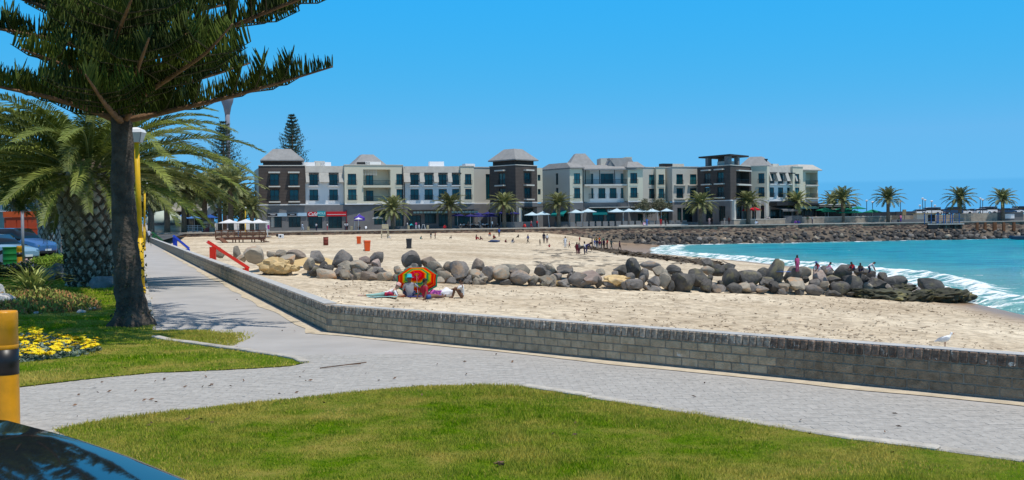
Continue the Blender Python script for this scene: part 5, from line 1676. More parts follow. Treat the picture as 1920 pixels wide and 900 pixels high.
# ---- the big palm by the path
FR = []
for k, (el, dr, Ln) in enumerate([(1.0, 1.1, 3.6), (.85, 1.2, 4.3), (.7, 1.25, 4.9), (.52, 1.15, 5.3), (.36, 1.05, 5.3), (.22, 1.0, 5.1), (.05, .85, 4.7), (-.18, .7, 4.0)]):
	for s_ in range(2):
		V, T, M = frond_geo(Ln, el, dr, 86, .055, .60, k * 7 + s_, (.25 if s_ else -.25))
		FR.append((k, np_mesh('frond', V, T, [M_FROND, M_RACH], False, None, M)))
def big_palm(loc, h, r0, r1, label, nf, scar_rows, per_row, seed, rmax=99):
	t = thing('date_palm', label, 'palm', loc, 0, 'big date palms in the garden')
	rr = random.Random(seed)
	prof_ = [(r0 * 1.06, -.1), (r0, .25), (lerp(r0, r1, .35), h * .35), (lerp(r0, r1, .75), h * .62), (r1, h * .86), (r1 * .93, h * .97), (r1 * .6, h * 1.06), (.15, h * 1.1)]
	tr = link('trunk', MB().lathe(prof_, 28).mesh('trunk', M_PBARK, True), t)
	pz = [p[1] for p in prof_]; pr = [p[0] for p in prof_]
	# leaf scars spiralling up the trunk, each a lozenge standing proud of the bark
	ls = .5 * (2 * math.pi * r1 / per_row)
	V = [(0, 0, -1), (1, 0, 0), (0, 0, 1), (-1, 0, 0), (0, -.45, -.62), (.6, -.5, .02), (0, -.62, .66), (-.6, -.5, .02), (0, -.8, .1)]
	Fq = [(0, 1, 5, 4), (1, 2, 6, 5), (2, 3, 7, 6), (3, 0, 4, 7), (4, 5, 8), (5, 6, 8), (6, 7, 8), (7, 4, 8)]
	sc = raw_mesh('leaf_scar', V, Fq, M_SCAR)
	n = 0
	for i in range(scar_rows):
		z = h * .98 * (i + .5) / scar_rows
		rad = np.interp(z, pz, pr)
		for k in range(per_row):
			a = 2 * math.pi * (k + (.5 if i % 2 else 0)) / per_row + i * .03
			# thing > trunk > leaf_scar
			s0 = (ls * rad / r1) * rr.uniform(.62, 1.02)
			if rr.random() < .08: continue
			o = link('leaf_scar', sc, tr, (math.cos(a) * (rad - .03 + .03 * rr.random()), math.sin(a) * (rad - .03), z + rr.uniform(-.035, .035)), (rr.uniform(-.3, .22), rr.uniform(-.28, .28), a + math.pi / 2 + rr.uniform(-.1, .1)),
					(s0 * .92, .12 + .05 * rr.random(), h / scar_rows * rr.uniform(.62, .9)))
			n += 1
	for i in range(nf):
		u = i / nf
		k = min(7, int(u * 8)); c = [m for kk, m in FR if kk == k]
		a = i * 2.39996 + rr.uniform(-.15, .15)
		o = link('frond', rr.choice(c), t, (math.cos(a) * r1 * .55, math.sin(a) * r1 * .55, h * (1.06 - .10 * u)), (rr.uniform(-.15, .15), 0, a), (rr.uniform(.85, 1.02),) * 3)
	for i in range(9):
		a = rr.uniform(0, 6.28); o = link('dry_frond', DRYF, t, (math.cos(a) * r1 * .8, math.sin(a) * r1 * .8, h * .97), (rr.uniform(-.3, .3), rr.uniform(.75, 1.05), a), (rr.uniform(.4, .62),) * 3)
	return t
V, T, M = frond_geo(4.2, -.15, .5, 50, .03, .5, 77, .3, .2); DRYF = np_mesh('dry_frond', V, T, [M_DRYF, M_DRYF], False, None, M)
g1 = ground(168, 537); g2 = ground(93, 476)
bp_ = big_palm((g1.x, g1.y, -.02), 3.55, .60, .82, 'big date palm with scaly pineapple trunk beside the path', 92, 19, 15, 3)
big_palm((g2.x, g2.y, -.02), 4.6, .60, .72, 'second date palm with dark shaggy trunk behind the blue car', 70, 14, 12, 8)
p = at(-95, 520, 36); big_palm((p.x, p.y, -.02), 3.9, .60, .80, 'date palm whose crown leans in over the garden from beside the bollard', 80, 10, 12, 5)
# shaggy hanging dry stubs and ivy on the palm foot: undergrowth
def ivy(name, cx, cy, z0, z1, r, n, m, label, size=.06):
	V = []; T = []
	for i in range(n):
		a = random.uniform(0, 6.283); z = z0 + (z1 - z0) * random.random() ** 1.2
		rad = r(z) + random.uniform(-.02, .05)
		c = Vector((cx + math.cos(a) * rad, cy + math.sin(a) * rad, z))
		s = size * random.uniform(.5, 1.4)
		u = Vector((random.gauss(0, 1), random.gauss(0, 1), random.gauss(0, 1))).normalized() * s; v = u.orthogonal().normalized() * s * random.uniform(.4, .8)
		b = len(V); V += [c - u, c - v, c + u, c + v]; T.append((b, b + 1, b + 2, b + 3))
	o = link(name, np_mesh(name, [tuple(v) for v in V], T, m))
	return tag(o, label, 'foliage', kind='stuff')
M_IVY = mat('ivy_leaf', (0.10, 0.10, 0.045), .8, .6, 3, rnd=0, col2=(0.05, 0.045, 0.03), coords='World')
M_LITTER = mat('frond_litter', (0.22, 0.17, 0.12), .9, .6, 4, col2=(0.06, 0.05, 0.035), coords='World')
ivy('foliage', g1.x, g1.y, .1, 3.2, lambda z: .62 + .05 * z, 2600, M_LITTER, 'dry fibre and creeper round the foot of the big palm', .07)

# ---- far palms
FRF = []
for k, (el, dr, Ln) in enumerate([(1.3, .9, 3.2), (1.0, 1.1, 3.6), (.7, 1.2, 3.8), (.4, 1.2, 3.8), (.1, 1.1, 3.7), (-.25, .9, 3.4), (-.7, .6, 3.0)]):
	FRF.append(frond_geo(Ln, el, dr, 22, .17, .66, 100 + k))
def crown_mesh(seed, nf, low=1.0):
	rr = np.random.default_rng(seed); Vs, Ts, Ms = [], [], []; b = 0
	for i in range(nf):
		u = i / nf * low; k = min(6, int(u * 7)); V, T, M = FRF[k]
		a = i * 2.39996 + rr.uniform(-.2, .2); s = rr.uniform(.8, 1.08)
		c, sn = math.cos(a), math.sin(a)
		W = V * s; X = W[:, 0] * c - W[:, 1] * sn + c * .25; Y = W[:, 0] * sn + W[:, 1] * c + sn * .25
		Vs.append(np.stack([X, Y, W[:, 2] - .35 * u], 1)); Ts.append(T + b); Ms.append(M); b += len(V)
	return np_mesh('crown', np.concatenate(Vs), np.concatenate(Ts), [M_FROND_FAR, M_RACH], False, None, np.concatenate(Ms))
CROWNS = [crown_mesh(s_, 58, .80 if s_ % 2 else .92) for s_ in range(4)]
M_TRUNK_F = mat('far_palm_trunk', (0.21, 0.165, 0.12), .95, .4, 2.5, .8, 7)
def far_palm(x, ytop, Y, zbase, r, crown_r, label, group, k=0, bulb=True):
	p = at(x, ytop, Y)
	t = thing('palm_tree', label, 'palm', (p.x, p.y, zbase), random.uniform(0, 6), group)
	h = p.z - zbase
	prof_ = [(r * 1.25, -.3), (r * 1.05, .4), (r * .92, h * .6), (r * .95, h * .8), (r * (1.35 if bulb else 1.1), h * .93), (r * 1.1, h * 1.02), (.08, h * 1.1)]
	link('trunk', MB().lathe(prof_, 10).mesh('trunk', M_TRUNK_F, True), t)
	s = crown_r / 3.0
	link('crown', CROWNS[k % 4], t, (0, 0, h), (0, 0, 0), (s, s, s * .95))
	return t
PG = 'palms along the hotel promenade'
for i, (x, y, Y, cr, lab) in enumerate([
	(736, 391, 213, 3.3, 'palm in front of the cafe end of the hotel by the lifeguard chair'),
	(843, 385, 216, 3.2, 'palm in front of the clerestory cafe beside the dark blue parasols'),
	(945, 382, 217, 3.1, 'palm in front of the brown middle tower'),
	(1047, 382, 221, 3.0, 'palm in front of the teal awning by the verandah block'),
	(1313, 381, 226, 3.2, 'palm in front of the brown tower with the roof pergola'),
	(1403, 379, 233, 3.3, 'palm between the two red parasols'),
	(1494, 378, 246, 3.2, 'palm at the glazed restaurant near the hotel end'),
	(1580, 374, 248, 3.7, 'palm among the green parasols'),
	(1560, 378, 262, 3.2, 'smaller palm behind the terrace pavilion'),
	(1665, 372, 246, 3.3, 'palm before the end of the dark screen wall'),
	(1800, 371, 246, 3.4, 'palm by the jetty in front of the parked cars'),
	(1880, 373, 247, 3.2, 'last palm out along the mole')]):
	far_palm(x, y, Y, .1, .42, cr, lab, PG, i)
PG2 = 'tall palms behind the beach cafe'
for i, (x, y, Y, cr, r_, lab) in enumerate([
	(432, 350, 205, 5.4, .52, 'tall palm with the fullest crown beside the brown tower'),
	(383, 360, 208, 5.2, .55, 'tall palm behind the two blue cafe parasols'),
	(344, 352, 206, 5.0, .50, 'slender palm behind the white cafe parasols'),
	(312, 350, 204, 5.0, .55, 'palm with thick trunk beside the pale domed kiosk'),
	(282, 345, 190, 5.0, .55, 'palm with dark trunk at the end of the path'),
	(472, 390, 203, 2.9, .42, 'short young palm at the corner of the brown tower'),
	(411, 358, 226, 4.8, .5, 'palm trunk behind the wooden beach deck'),
	(357, 362, 232, 4.6, .45, 'thin palm behind the pale cafe building'),
	(366, 358, 246, 4.6, .42, 'farther thin palm behind the pale cafe building'),
	(452, 372, 222, 4.0, .45, 'dark palm tucked behind the fullest crown'),
	(322, 345, 244, 5.2, .45, 'palm rising far behind the cafe parasols'),
	(255, 350, 150, 4.8, .5, 'palm standing half behind the big pine trunk'),
	(222, 345, 110, 4.8, .5, 'palm behind the yellow lamp post and pine'),
	(30, 330, 120, 4.8, .5, 'palm over the red kiosk in the car park'),
	(135, 332, 130, 5.0, .5, 'palm far behind the scaly palm trunk')]):
	far_palm(x, y, Y, .1 if Y > 196 else -.05, r_, cr, lab, PG2, i + 1)

# ---- broad trees as leaf clumps
M_LEAFD = mat('tree_leaf', (0.10, 0.12, 0.045), .8, .5, .8, col2=(0.045, 0.06, 0.025), transl=.2, spec=.1)
M_LEAFG = mat('olive_leaf', (0.20, 0.20, 0.13), .8, .4, 1.2, col2=(0.10, 0.10, 0.06), transl=.2, spec=.1)
M_BARK = mat('tree_bark', (0.17, 0.12, 0.09), .95, .4, 5, .8, 20)
def bushy(name, loc, h, rad, trunk_h, label, cat, group=None, m=None, n=1500, leaf=.25, seed=1):
	t = thing(name, label, cat, loc, 0, group)
	rr = np.random.default_rng(seed)
	mb = MB()
	mb.tube([(0, 0, -.3), (.05, 0, trunk_h * .5), (0, .1, trunk_h), (0, 0, h * .6)], [rad * .10, rad * .085, rad * .07, rad * .03], 8)
	for k in range(5):
		a = k * 1.3; mb.tube([(0, 0, trunk_h * .8), (math.cos(a) * rad * .35, math.sin(a) * rad * .35, (trunk_h + h) * .5), (math.cos(a) * rad * .7, math.sin(a) * rad * .7, h * .75)], [rad * .05, rad * .03, rad * .012], 6)
	link('trunk', mb.mesh('trunk', M_BARK, True), t)
	nc = 22
	cc = rr.normal(0, 1, (nc, 3)); cc /= np.linalg.norm(cc, axis=1)[:, None]; cc *= rr.uniform(.45, .95, nc)[:, None]
	cz = (trunk_h + h) / 2; sz = (h - trunk_h) / 2
	idx = rr.integers(0, nc, n)
	P = cc[idx] * [rad, rad, sz] + rr.normal(0, 1, (n, 3)) * [rad * .19, rad * .19, sz * .19]
	P[:, 2] += cz
	u = rr.normal(0, 1, (n, 3)); u /= np.linalg.norm(u, axis=1)[:, None]
	w_ = np.cross(u, rr.normal(0, 1, (n, 3))); w_ /= np.linalg.norm(w_, axis=1)[:, None]
	s = leaf * rr.uniform(.5, 1.3, n)[:, None]
	V = np.concatenate([P - u * s, P - w_ * s * .5, P + u * s, P + w_ * s * .5])
	i = np.arange(n); T = np.stack([i, i + n, i + 2 * n, i + 3 * n], 1)
	link('crown', np_mesh('crown', V, T, m or M_LEAFD), t)
	return t
p = at(1212, 410, 229); bushy('olive_tree', (p.x, p.y, .1), 5.9, 2.2, 2.2, 'greyish bushy tree over the pale blue parasols', 'tree', 'olive trees on the terrace', M_LEAFG, 1800, .2, 5)
p = at(1238, 410, 231); bushy('olive_tree', (p.x, p.y, .1), 5.6, 2.3, 2.4, 'yellow green bushy tree beside the lone pale parasol', 'tree', 'olive trees on the terrace', M_LEAFG, 1800, .2, 6)
for i, (x, Y, h, r_, lab) in enumerate([(20, 150, 7.0, 6, 'dark tree behind the red kiosk'), (300, 262, 9.5, 8, 'broad dark tree behind the pale domed kiosk'), (395, 275, 10.5, 8, 'dark tree mass behind the cafe palms'), (455, 262, 9.5, 5, 'dark tree close to the brown tower wall'), (150, 190, 9, 8, 'dark tree far behind the scaly palm'), (235, 230, 10, 8, 'dark tree beyond the yellow lamp posts'), (345, 285, 10, 8, 'dark tree between the cafe palms'), (90, 170, 8, 7, 'dark tree beyond the car park')]):
	p = at(x, 420, Y); bushy('shade_tree', (p.x, p.y, 0), h, r_, h * .25, lab, 'tree', 'shade trees behind the palms', None, 2600, .5, 20 + i)

# ---- distant norfolk pines
M_NFAR = mat('far_pine_needle', (0.10, 0.13, 0.08), .9, .4, .5, col2=(0.05, 0.07, 0.045))
def far_norfolk(x, ytop, Y, zb, rad, label, seed):
	p = at(x, ytop, Y); t = thing('norfolk_pine', label, 'pine tree', (p.x, p.y, zb), 0, 'tall norfolk pines behind the hotel')
	h = p.z - zb; rr = np.random.default_rng(seed)
	link('trunk', MB().lathe([(.55, 0), (.35, h * .6), (.06, h)], 8).mesh('trunk', M_BARK, True), t)
	V = []; T = []
	zz = h * .42
	while zz < h * .985:
		f = (h - zz) / (h * .58); L_ = rad * (f ** .75) * rr.uniform(.85, 1.2) + .35
		nb = 6
		for k in range(nb):
			a = 2 * math.pi * k / nb + zz * 1.7 + rr.uniform(-.2, .2); Lk = L_ * rr.uniform(.75, 1.1)
			d = np.array([math.cos(a), math.sin(a), 0])
			for j in range(16):
				u = (j + 1) / 16; c = np.array([0, 0, zz]) + d * Lk * u + np.array([0, 0, .32 * Lk * u * u])
				for q in range(5):
					o_ = rr.normal(0, .12 + .04 * Lk, 3); o_[2] = abs(o_[2]) * .8
					s = rr.uniform(.18, .42); w_ = rr.normal(0, 1, 3); w_ /= np.linalg.norm(w_)
					b = len(V); cc = c + o_; e = np.array([d[0] * .3, d[1] * .3, 1.0]) * s
					V += [cc - w_ * s * .35, cc + w_ * s * .35, cc + e]; T.append((b, b + 1, b + 2))
		zz += .78 + rr.uniform(-.15, .15)
	link('crown', np_mesh('crown', V, T, M_NFAR), t)
far_norfolk(547, 215, 262, 0, 4.6, 'tall norfolk pine rising behind the brown cafe tower', 1)
far_norfolk(418, 228, 270, 0, 5.6, 'tall norfolk pine showing between palm fronds and the flared tower', 2)

# ---- the big norfolk pine by the path
M_NEED = mat('pine_needle', (0.085, 0.12, 0.014), .7, .35, .9, col2=(0.016, 0.030, 0.006), spec=.15)
M_PINEB = mat('pine_bark', (0.12, 0.095, 0.072), .95, .5, 3.5, 1.0, 16, col2=(0.045, 0.036, 0.028))
M_LIMB = mat('pine_limb', (0.22, 0.125, 0.065), .9, .4, 4, .6, 18)
pg = ground(247, 611)
pine = thing('norfolk_pine', 'big norfolk pine with spreading tiers of upswept branches beside the path', 'pine tree', (pg.x, pg.y, 0))
PO = Vector(pine.location)
def pine_tree():
	rr = np.random.default_rng(12)
	PY = pg.y
	tp = [(PO.x, PO.y, -.1), (PO.x, PO.y, .06), (PO.x, PO.y, .2), at(247.5, 575, PY), at(240, 520, PY), at(234, 440, PY), at(230, 340, PY), at(228, 240, PY), at(226, 120, PY), at(224, -20, PY), at(222, -200, PY), at(221, -520, PY)]
	rad = [.46, .38, .31, .265, .25, .225, .205, .19, .17, .15, .12, .03]
	tp = [Vector(p) for p in tp]; zs_ = [p.z for p in tp]; zz_ = np.concatenate([np.linspace(-.1, 1, 16), np.linspace(1.05, zs_[-1], 80)])
	rad = [float(np.interp(z, zs_, rad)) for z in zz_]; tp = [Vector((float(np.interp(z, zs_, [p.x for p in tp])) + .03 * noise.noise(Vector((z * .8, 1, 2))), float(np.interp(z, zs_, [p.y for p in tp])), z)) for z in zz_]
	mb = MB(); mb.tube(tp, rad, 26)
	for v in mb.v:
		c_ = tp[min(range(len(tp)), key=lambda i: abs(zz_[i] - v.z))]; k_ = 1 + .10 * noise.noise(v * 3) + .08 * noise.noise(v * 9) + .05 * noise.noise(Vector((v.x * 5, v.y * 5, v.z * 22)))
		v.x = c_.x + (v.x - c_.x) * k_; v.y = c_.y + (v.y - c_.y) * k_
	for v in mb.v:
		z = v.z; a_ = math.atan2(v.y - PO.y, v.x - PO.x)
		if z < 1.2: 
			k_ = 1 + .16 * math.sin(a_ * 5 + 1) * max(0, 1 - z / .6) + .05 * noise.noise(v * 4)
			v.x = PO.x + (v.x - PO.x) * k_; v.y = PO.y + (v.y - PO.y) * k_
	mb.build('trunk', M_PINEB, pine, True)
	limbs = []
	A = lambda *pts: [at(x, y, Y) for x, y, Y in pts]
	limbs += [
	A((232, 226, PY), (300, 212, 19.9), (420, 184, 19.7), (520, 156, 19.5), (624, 125, 19.3)),
	A((234, 226, PY), (258, 188, 19.0), (320, 145, 17.9), (385, 100, 17.0), (436, 45, 16.4)),
	A((228, 110, PY), (330, 72, 19.6), (430, 50, 19.1), (500, 22, 18.8), (590, -14, 18.4), (660, -50, 18)),
	A((226, 228, PY), (165, 205, 19.6), (90, 182, 19.1), (0, 163, 18.6), (-70, 145, 18.2)),
	A((224, 108, PY), (120, 80, 19.2), (30, 60, 18.5), (-60, 45, 18)),
	A((224, 110, PY), (195, 62, 18.6), (150, 15, 17.2), (95, -40, 16.0)),
	A((228, 110, PY), (300, 98, 22), (400, 92, 24.4)),
	A((230, 226, PY), (262, 205, 22.3), (330, 190, 24.6)),
	A((226, 226, PY), (150, 192, 22), (60, 172, 24)),
	A((226, 172, PY), (190, 150, 18.6), (120, 122, 17.4), (40, 92, 16.4)),
	A((228, 172, PY), (250, 150, 18.2), (262, 118, 16.9), (280, 70, 15.8)),
	A((228, 172, PY), (320, 160, 20.6), (400, 140, 21.2), (470, 118, 21.8)),
	A((226, 60, PY), (260, 20, 18.3), (330, -25, 17.0), (400, -80, 16.0)),
	A((226, 60, PY), (150, 35, 19.5), (60, 5, 19), (-40, -30, 18.4)),
	A((228, 112, PY), (215, 80, 17.8), (230, 40, 16.2), (250, -10, 15)),
	A((226, 60, PY), (330, 30, 21), (440, 5, 22)),
	A((226, 62, PY), (180, 42, 22), (120, 20, 24)),
	A((228, 228, PY), (205, 205, 18.4), (185, 178, 17.0), (160, 140, 15.9)),
	]
	for zt, L_ in ((6.7, 4.4), (7.7, 4.0), (8.8, 3.5), (9.9, 2.9), (11.0, 2.3), (12.2, 1.6), (13.2, 1.0)):
		nb = 6
		for k in range(nb):
			a = 2 * math.pi * k / nb + zt * 1.9
			c = Vector((PO.x - .5, PO.y, zt)); d = Vector((math.cos(a), math.sin(a), 0))
			limbs.append([c, c + d * L_ * .35 + Vector((0, 0, .02 * L_)), c + d * L_ * .7 + Vector((0, 0, .15 * L_)), c + d * L_ + Vector((0, 0, .34 * L_))])
	# collect rope bases
	B, D, Ls = [], [], []
	def ropes(p0, p1, n0, up0, lo, hi, dens):
		"""two rows of upswept cords on the length p0..p1"""
		d = (p1 - p0); ln = d.length
		if ln < 1e-3: return
		d = d / ln; n = max(1, int(ln * dens))
		side = d.cross(Vector((0, 0, 1))).normalized(); upv = side.cross(d)
		for s in (-1, 1):
			for i in range(n):
				u = (i + rr.random()) / n
				B.append(tuple(p0 + d * ln * u))
				v = side * s * rr.uniform(.22, .5) + upv * rr.uniform(.85, 1.1) + d * rr.uniform(.05, .28)
				D.append(tuple(v.normalized())); Ls.append(rr.uniform(lo, hi))
	def sample(pts, m):
		pts = [Vector(p) for p in pts]; out = []
		for i in range(m + 1):
			f = i / m * (len(pts) - 1); k = min(int(f), len(pts) - 2); a = f - k
			q0 = pts[max(k - 1, 0)]; q1 = pts[k]; q2 = pts[k + 1]; q3 = pts[min(k + 2, len(pts) - 1)]
			out.append(.5 * ((2 * q1) + (q2 - q0) * a + (2 * q0 - 5 * q1 + 4 * q2 - q3) * a * a + (3 * q1 - q0 - 3 * q2 + q3) * a ** 3))
		return out
	for li, L_ in enumerate(limbs):
		q = sample(L_, 16); mb = MB()
		tot = sum((q[i + 1] - q[i]).length for i in range(16))
		thick = .075 if li < 18 else .06
		mb.tube(q, [lerp(thick, .014, (i / 16) ** .8) for i in range(17)], 7); mb.build('limb', M_LIMB, pine, True)
		dens = 26 if li < 18 else 16
		for i in range(3, 16):
			f = i / 16
			tip = f > .72
			hi_ = .40 if not tip else lerp(.46, .14, (f - .72) / .28)
			ropes(q[i], q[i + 1], None, None, hi_ * .55, hi_, dens if tip else dens * .9)
		# side branches in the inner three quarters
		ns = int(tot * (2.6 if li < 18 else 2.0))
		for k in range(ns):
			f = .14 + .66 * (k + rr.random()) / ns
			i = min(15, int(f * 16)); p0 = q[i].lerp(q[i + 1], f * 16 - i); d = (q[i + 1] - q[i]).normalized()
			s = 1 if k % 2 else -1
			side = d.cross(Vector((0, 0, 1))).normalized() * s
			dl = (side * .85 + d * .6 + Vector((0, 0, rr.uniform(-.05, .18)))).normalized()
			ln = tot * .27 * (1 - .6 * abs(f - .4)) * rr.uniform(.7, 1.15)
			p1 = p0 + dl * ln * .6; p2 = p0 + dl * ln + Vector((0, 0, .16 * ln))
			if li < 18: 
				mbs = MB(); mbs.tube([p0, p1, p2], [.016, .011, .005], 4); SB.append(mbs)
			for (a, b_) in ((p0.lerp(p1, .15), p1), (p1, p2)):
				ropes(a, b_, None, None, .2, .38, dens * .8)
	side_mb = MB()
	for m_ in SB:
		b = len(side_mb.v); side_mb.v += m_.v; side_mb.f += [tuple(i + b for i in f) for f in m_.f]; side_mb.mi += m_.mi; side_mb.rnd += m_.rnd
	o = side_mb.build('side_branches', mat('pine_twig', (.06, .055, .025), .9, .4, 4), pine); o.name = 'twig_foliage'; o['kind'] = 'stuff'
	B_ = np.array(B); D_ = np.array(D); L2 = np.array(Ls)[:, None]; n = len(B_)
	# curved tapering cords: 3 sides, 4 rings
	ref = rr.normal(0, 1, (n, 3)); sx = np.cross(D_, ref); sx /= np.linalg.norm(sx, axis=1)[:, None]; sy = np.cross(D_, sx)
	bend = np.stack([np.zeros(n), np.zeros(n), np.ones(n)], 1) * .55 + sx * rr.uniform(-.25, .25, (n, 1))
	V = []
	for r_, u in ((.0125, 0), (.0165, .35), (.0145, .72), (.003, 1)):
		c = B_ + D_ * L2 * u + bend * L2 * u * u * .45
		for k in range(3):
			t = 2 * math.pi * k / 3; V.append(c + (sx * math.cos(t) + sy * math.sin(t)) * r_)
	V = np.concatenate(V); i = np.arange(n); T = []
	for ring in range(3):
		for k in range(3):
			a = (ring * 3 + k) * n + i; b = (ring * 3 + (k + 1) % 3) * n + i
			T.append(np.stack([a, b, b + 3 * n, a + 3 * n], 1))
	T = np.concatenate(T)
	V = V - np.array(PO)
	print('pine cords', n)
	link('foliage', np_mesh('foliage', V, T, M_NEED), pine)
SB = []
pine_tree()
ivy('foliage', pg.x, pg.y, 0.02, 1.55, lambda z: .235 if z > .3 else .33, 320, M_IVY, 'dark creeper clinging to the pine trunk', .028)

# ---- garden plants
def leaf_blades(name, label, cat, x, y, n, L_, wd, m, spread=.9, group=None, tip=.02):
	g = ground(x, y); t = thing(name, label, cat, g, 0, group)
	for i in range(n):
		a = random.uniform(0, 6.283); el = random.uniform(.45, 1.5); ln = L_ * random.uniform(.65, 1.1); w_ = wd * random.uniform(.7, 1.1)
		V = []; Fq = []
		for k in range(5):
			u = k / 4; e = el - u * u * .5
			c = Vector((u * ln * math.cos(e) * spread, 0, u * ln * math.sin(e)))
			hw = w_ * (1 - .15 * u - .75 * u ** 3) * .5
			V += [c + Vector((0, -hw, 0)), c + Vector((0, 0, -hw * .35)), c + Vector((0, hw, 0))]
		for k in range(4):
			for q in range(2): Fq.append((3 * k + q, 3 * k + q + 1, 3 * k + q + 4, 3 * k + q + 3))
		link('leaf', raw_mesh('leaf', V, Fq, m), t, (random.uniform(-.16, .16), random.uniform(-.1, .1), 0), (0, 0, a))
	return t
M_FLAX = mat('flax_leaf', (0.46, 0.46, 0.15), .6, .5, 2, rnd=.35, col2=(0.19, 0.27, 0.06), transl=.2)
leaf_blades('flax_plant', 'spiky yellow green flax clump in the garden bed', 'flax plant', 62, 555, 90, 1.2, .085, M_FLAX, 1.05)
def bed(name, label, cat, px_poly, n, h, m, kind_h, size, mats=None, mi=None, seed=1, flowers=None, keep_kind='stuff'):
	poly = [tuple(ground(*p)[:2]) for p in px_poly]; P = np.array(poly); lo, hi = P.min(0), P.max(0)
	rr = np.random.default_rng(seed)
	Q = rr.uniform(lo, hi, (n * 3, 2)); Q = Q[in_poly(Q, poly)][:n]; k = len(Q)
	ed = np.clip(edge_dist(Q, poly) / .5, .25, 1)
	z = rr.uniform(0, 1, k) ** .6 * h * ed * (.7 + .6 * vnoise(Q[:, 0], Q[:, 1], .5, seed))
	C = np.stack([Q[:, 0], Q[:, 1], z], 1)
	u = rr.normal(0, 1, (k, 3)); u[:, 2] = np.abs(u[:, 2]) * kind_h + .1; u /= np.linalg.norm(u, axis=1)[:, None]
	w_ = np.cross(u, rr.normal(0, 1, (k, 3))); w_ /= np.linalg.norm(w_, axis=1)[:, None]
	s = size * rr.uniform(.5, 1.3, k)[:, None]
	V = np.concatenate([C - w_ * s * .28, C + w_ * s * .28, C + u * s + w_ * s * .1, C + u * s - w_ * s * .1]); i = np.arange(k)
	T = np.stack([i, i + k, i + 2 * k, i + 3 * k], 1)
	o = link(name, np_mesh(name, V, T, mats or m, False, None, rr.integers(0, len(mats), k) if mats else None))
	if keep_kind: tag(o, label, cat, kind=keep_kind)
	else: tag(o, label, cat)
	return poly
M_GZL = mat('gazania_leaf', (0.27, 0.32, 0.24), .8, .3, 6, coords='World', col2=(0.13, 0.18, 0.13))
M_HEATH = mat('heath_green', (0.32, 0.34, 0.07), .9, .4, 5, coords='World')
M_HEATHR = mat('heath_russet', (0.50, 0.24, 0.09), .9, .4, 5, coords='World')
M_SHRUB = mat('shrub_green', (0.32, 0.45, 0.05), .8, .5, 3, coords='World', transl=.2)
M_SHRUBD = mat('shrub_dark', (0.11, 0.14, 0.045), .8, .5, 3, coords='World')
M_PINKF = mat('pink_flower', (0.70, 0.50, 0.50), .8, .3, 6, coords='World')
M_YEL = mat('yellow_petal', (0.95, 0.74, 0.006), .6, .2, 6, rnd=.12)
M_YELC = mat('flower_centre', (0.85, 0.52, 0.01), .7, .2, 6)
gp = bed('gazania_foliage', 'silvery leaves of the yellow flower bed', 'foliage', [(-60, 690), (-60, 636), (30, 628), (75, 630), (110, 640), (160, 642), (182, 650), (186, 660), (160, 668), (110, 674), (40, 682)], 5600, .08, M_GZL, .6, .075, seed=4)
fl = MB()
for k in range(14):
	a = 2 * math.pi * k / 14; b_ = a + .20; 
	fl.add([(0, 0, .012), (math.cos(a - .19) * .045, math.sin(a - .19) * .045, .02), (math.cos(a) * .062, math.sin(a) * .062, .016), (math.cos(a + .19) * .045, math.sin(a + .19) * .045, .02)], [(0, 1, 2, 3)])
fme = fl.mesh('flower', M_YEL); cme = MB().lathe([(.016, .012), (.014, .026), (.004, .03)], 8).mesh('flower_centre', M_YELC)
cnt_f = 0
for i in range(700):
	x = random.uniform(-20, 186); y = random.uniform(630, 680); g = ground(x, y)
	if not in_poly([(g.x, g.y)], gp)[0]: continue
	if random.random() > .62: continue
	cnt_f += 1
	if cnt_f > 215: break
	o = link('flower', fme, None, (g.x, g.y, random.uniform(.075, .125)), (random.uniform(-.5, .35), random.uniform(-.3, .3), random.uniform(0, 6)), (random.uniform(.9, 1.35),) * 3)
	link('flower_centre', cme, o)
	st = 'fringe' if in_poly([(g.x, g.y)], gp)[0] and edge_dist(np.array([[g.x, g.y]]), gp)[0] < .25 else 'heart'
	tag(o, f"open yellow daisy flower in the {st} of the silvery flower bed", 'flower', 'yellow daisies of the flower bed')
bed('heath_undergrowth', 'low russet and green heath plants below the flax', 'undergrowth', [(-60, 596), (-60, 556), (60, 552), (120, 552), (165, 562), (190, 574), (180, 584), (120, 588), (40, 592)], 9000, .15, None, 1.6, .10, mats=[M_HEATH, M_HEATH, M_HEATHR], seed=6)
def shrub(name, label, px, rx, ry, h, mats, n, leaf, seed):
	g = ground(*px); t = thing(name, label, 'shrub', g, 0, 'shrubs behind the garden bed')
	rr = np.random.default_rng(seed)
	d = rr.normal(0, 1, (n, 3)); d /= np.linalg.norm(d, axis=1)[:, None]; d[:, 2] = np.abs(d[:, 2])
	P = d * [rx, ry, h] * (rr.uniform(.6, 1.0, n) * (.85 + .3 * vnoise(d[:, 0] * 2 + 9, d[:, 2] * 2 + d[:, 1], .35, seed)))[:, None]
	u = rr.normal(0, 1, (n, 3)) + d; u /= np.linalg.norm(u, axis=1)[:, None]; w_ = np.cross(u, rr.normal(0, 1, (n, 3))); w_ /= np.linalg.norm(w_, axis=1)[:, None]
	s = leaf * rr.uniform(.6, 1.3, n)[:, None]; V = np.concatenate([P - u * s, P - w_ * s * .5, P + u * s, P + w_ * s * .5]); i = np.arange(n)
	mi = np.where(P[:, 2] > h * .62, rr.integers(0, len(mats), n), 0)
	link('foliage', np_mesh('foliage', V, np.stack([i, i + n, i + 2 * n, i + 3 * n], 1), mats, False, None, mi), t)
	link('stem', MB().tube([(0, 0, -.1), (.05, 0, h * .7)], [.06, .02], 6).mesh('stem', M_BARK), t)
shrub('shrub', 'low dark shrub dotted with pale pink flowers behind the flax', (40, 519), 1.25, .8, .55, [M_SHRUBD, M_PINKF, M_SHRUBD], 2600, .055, 1)
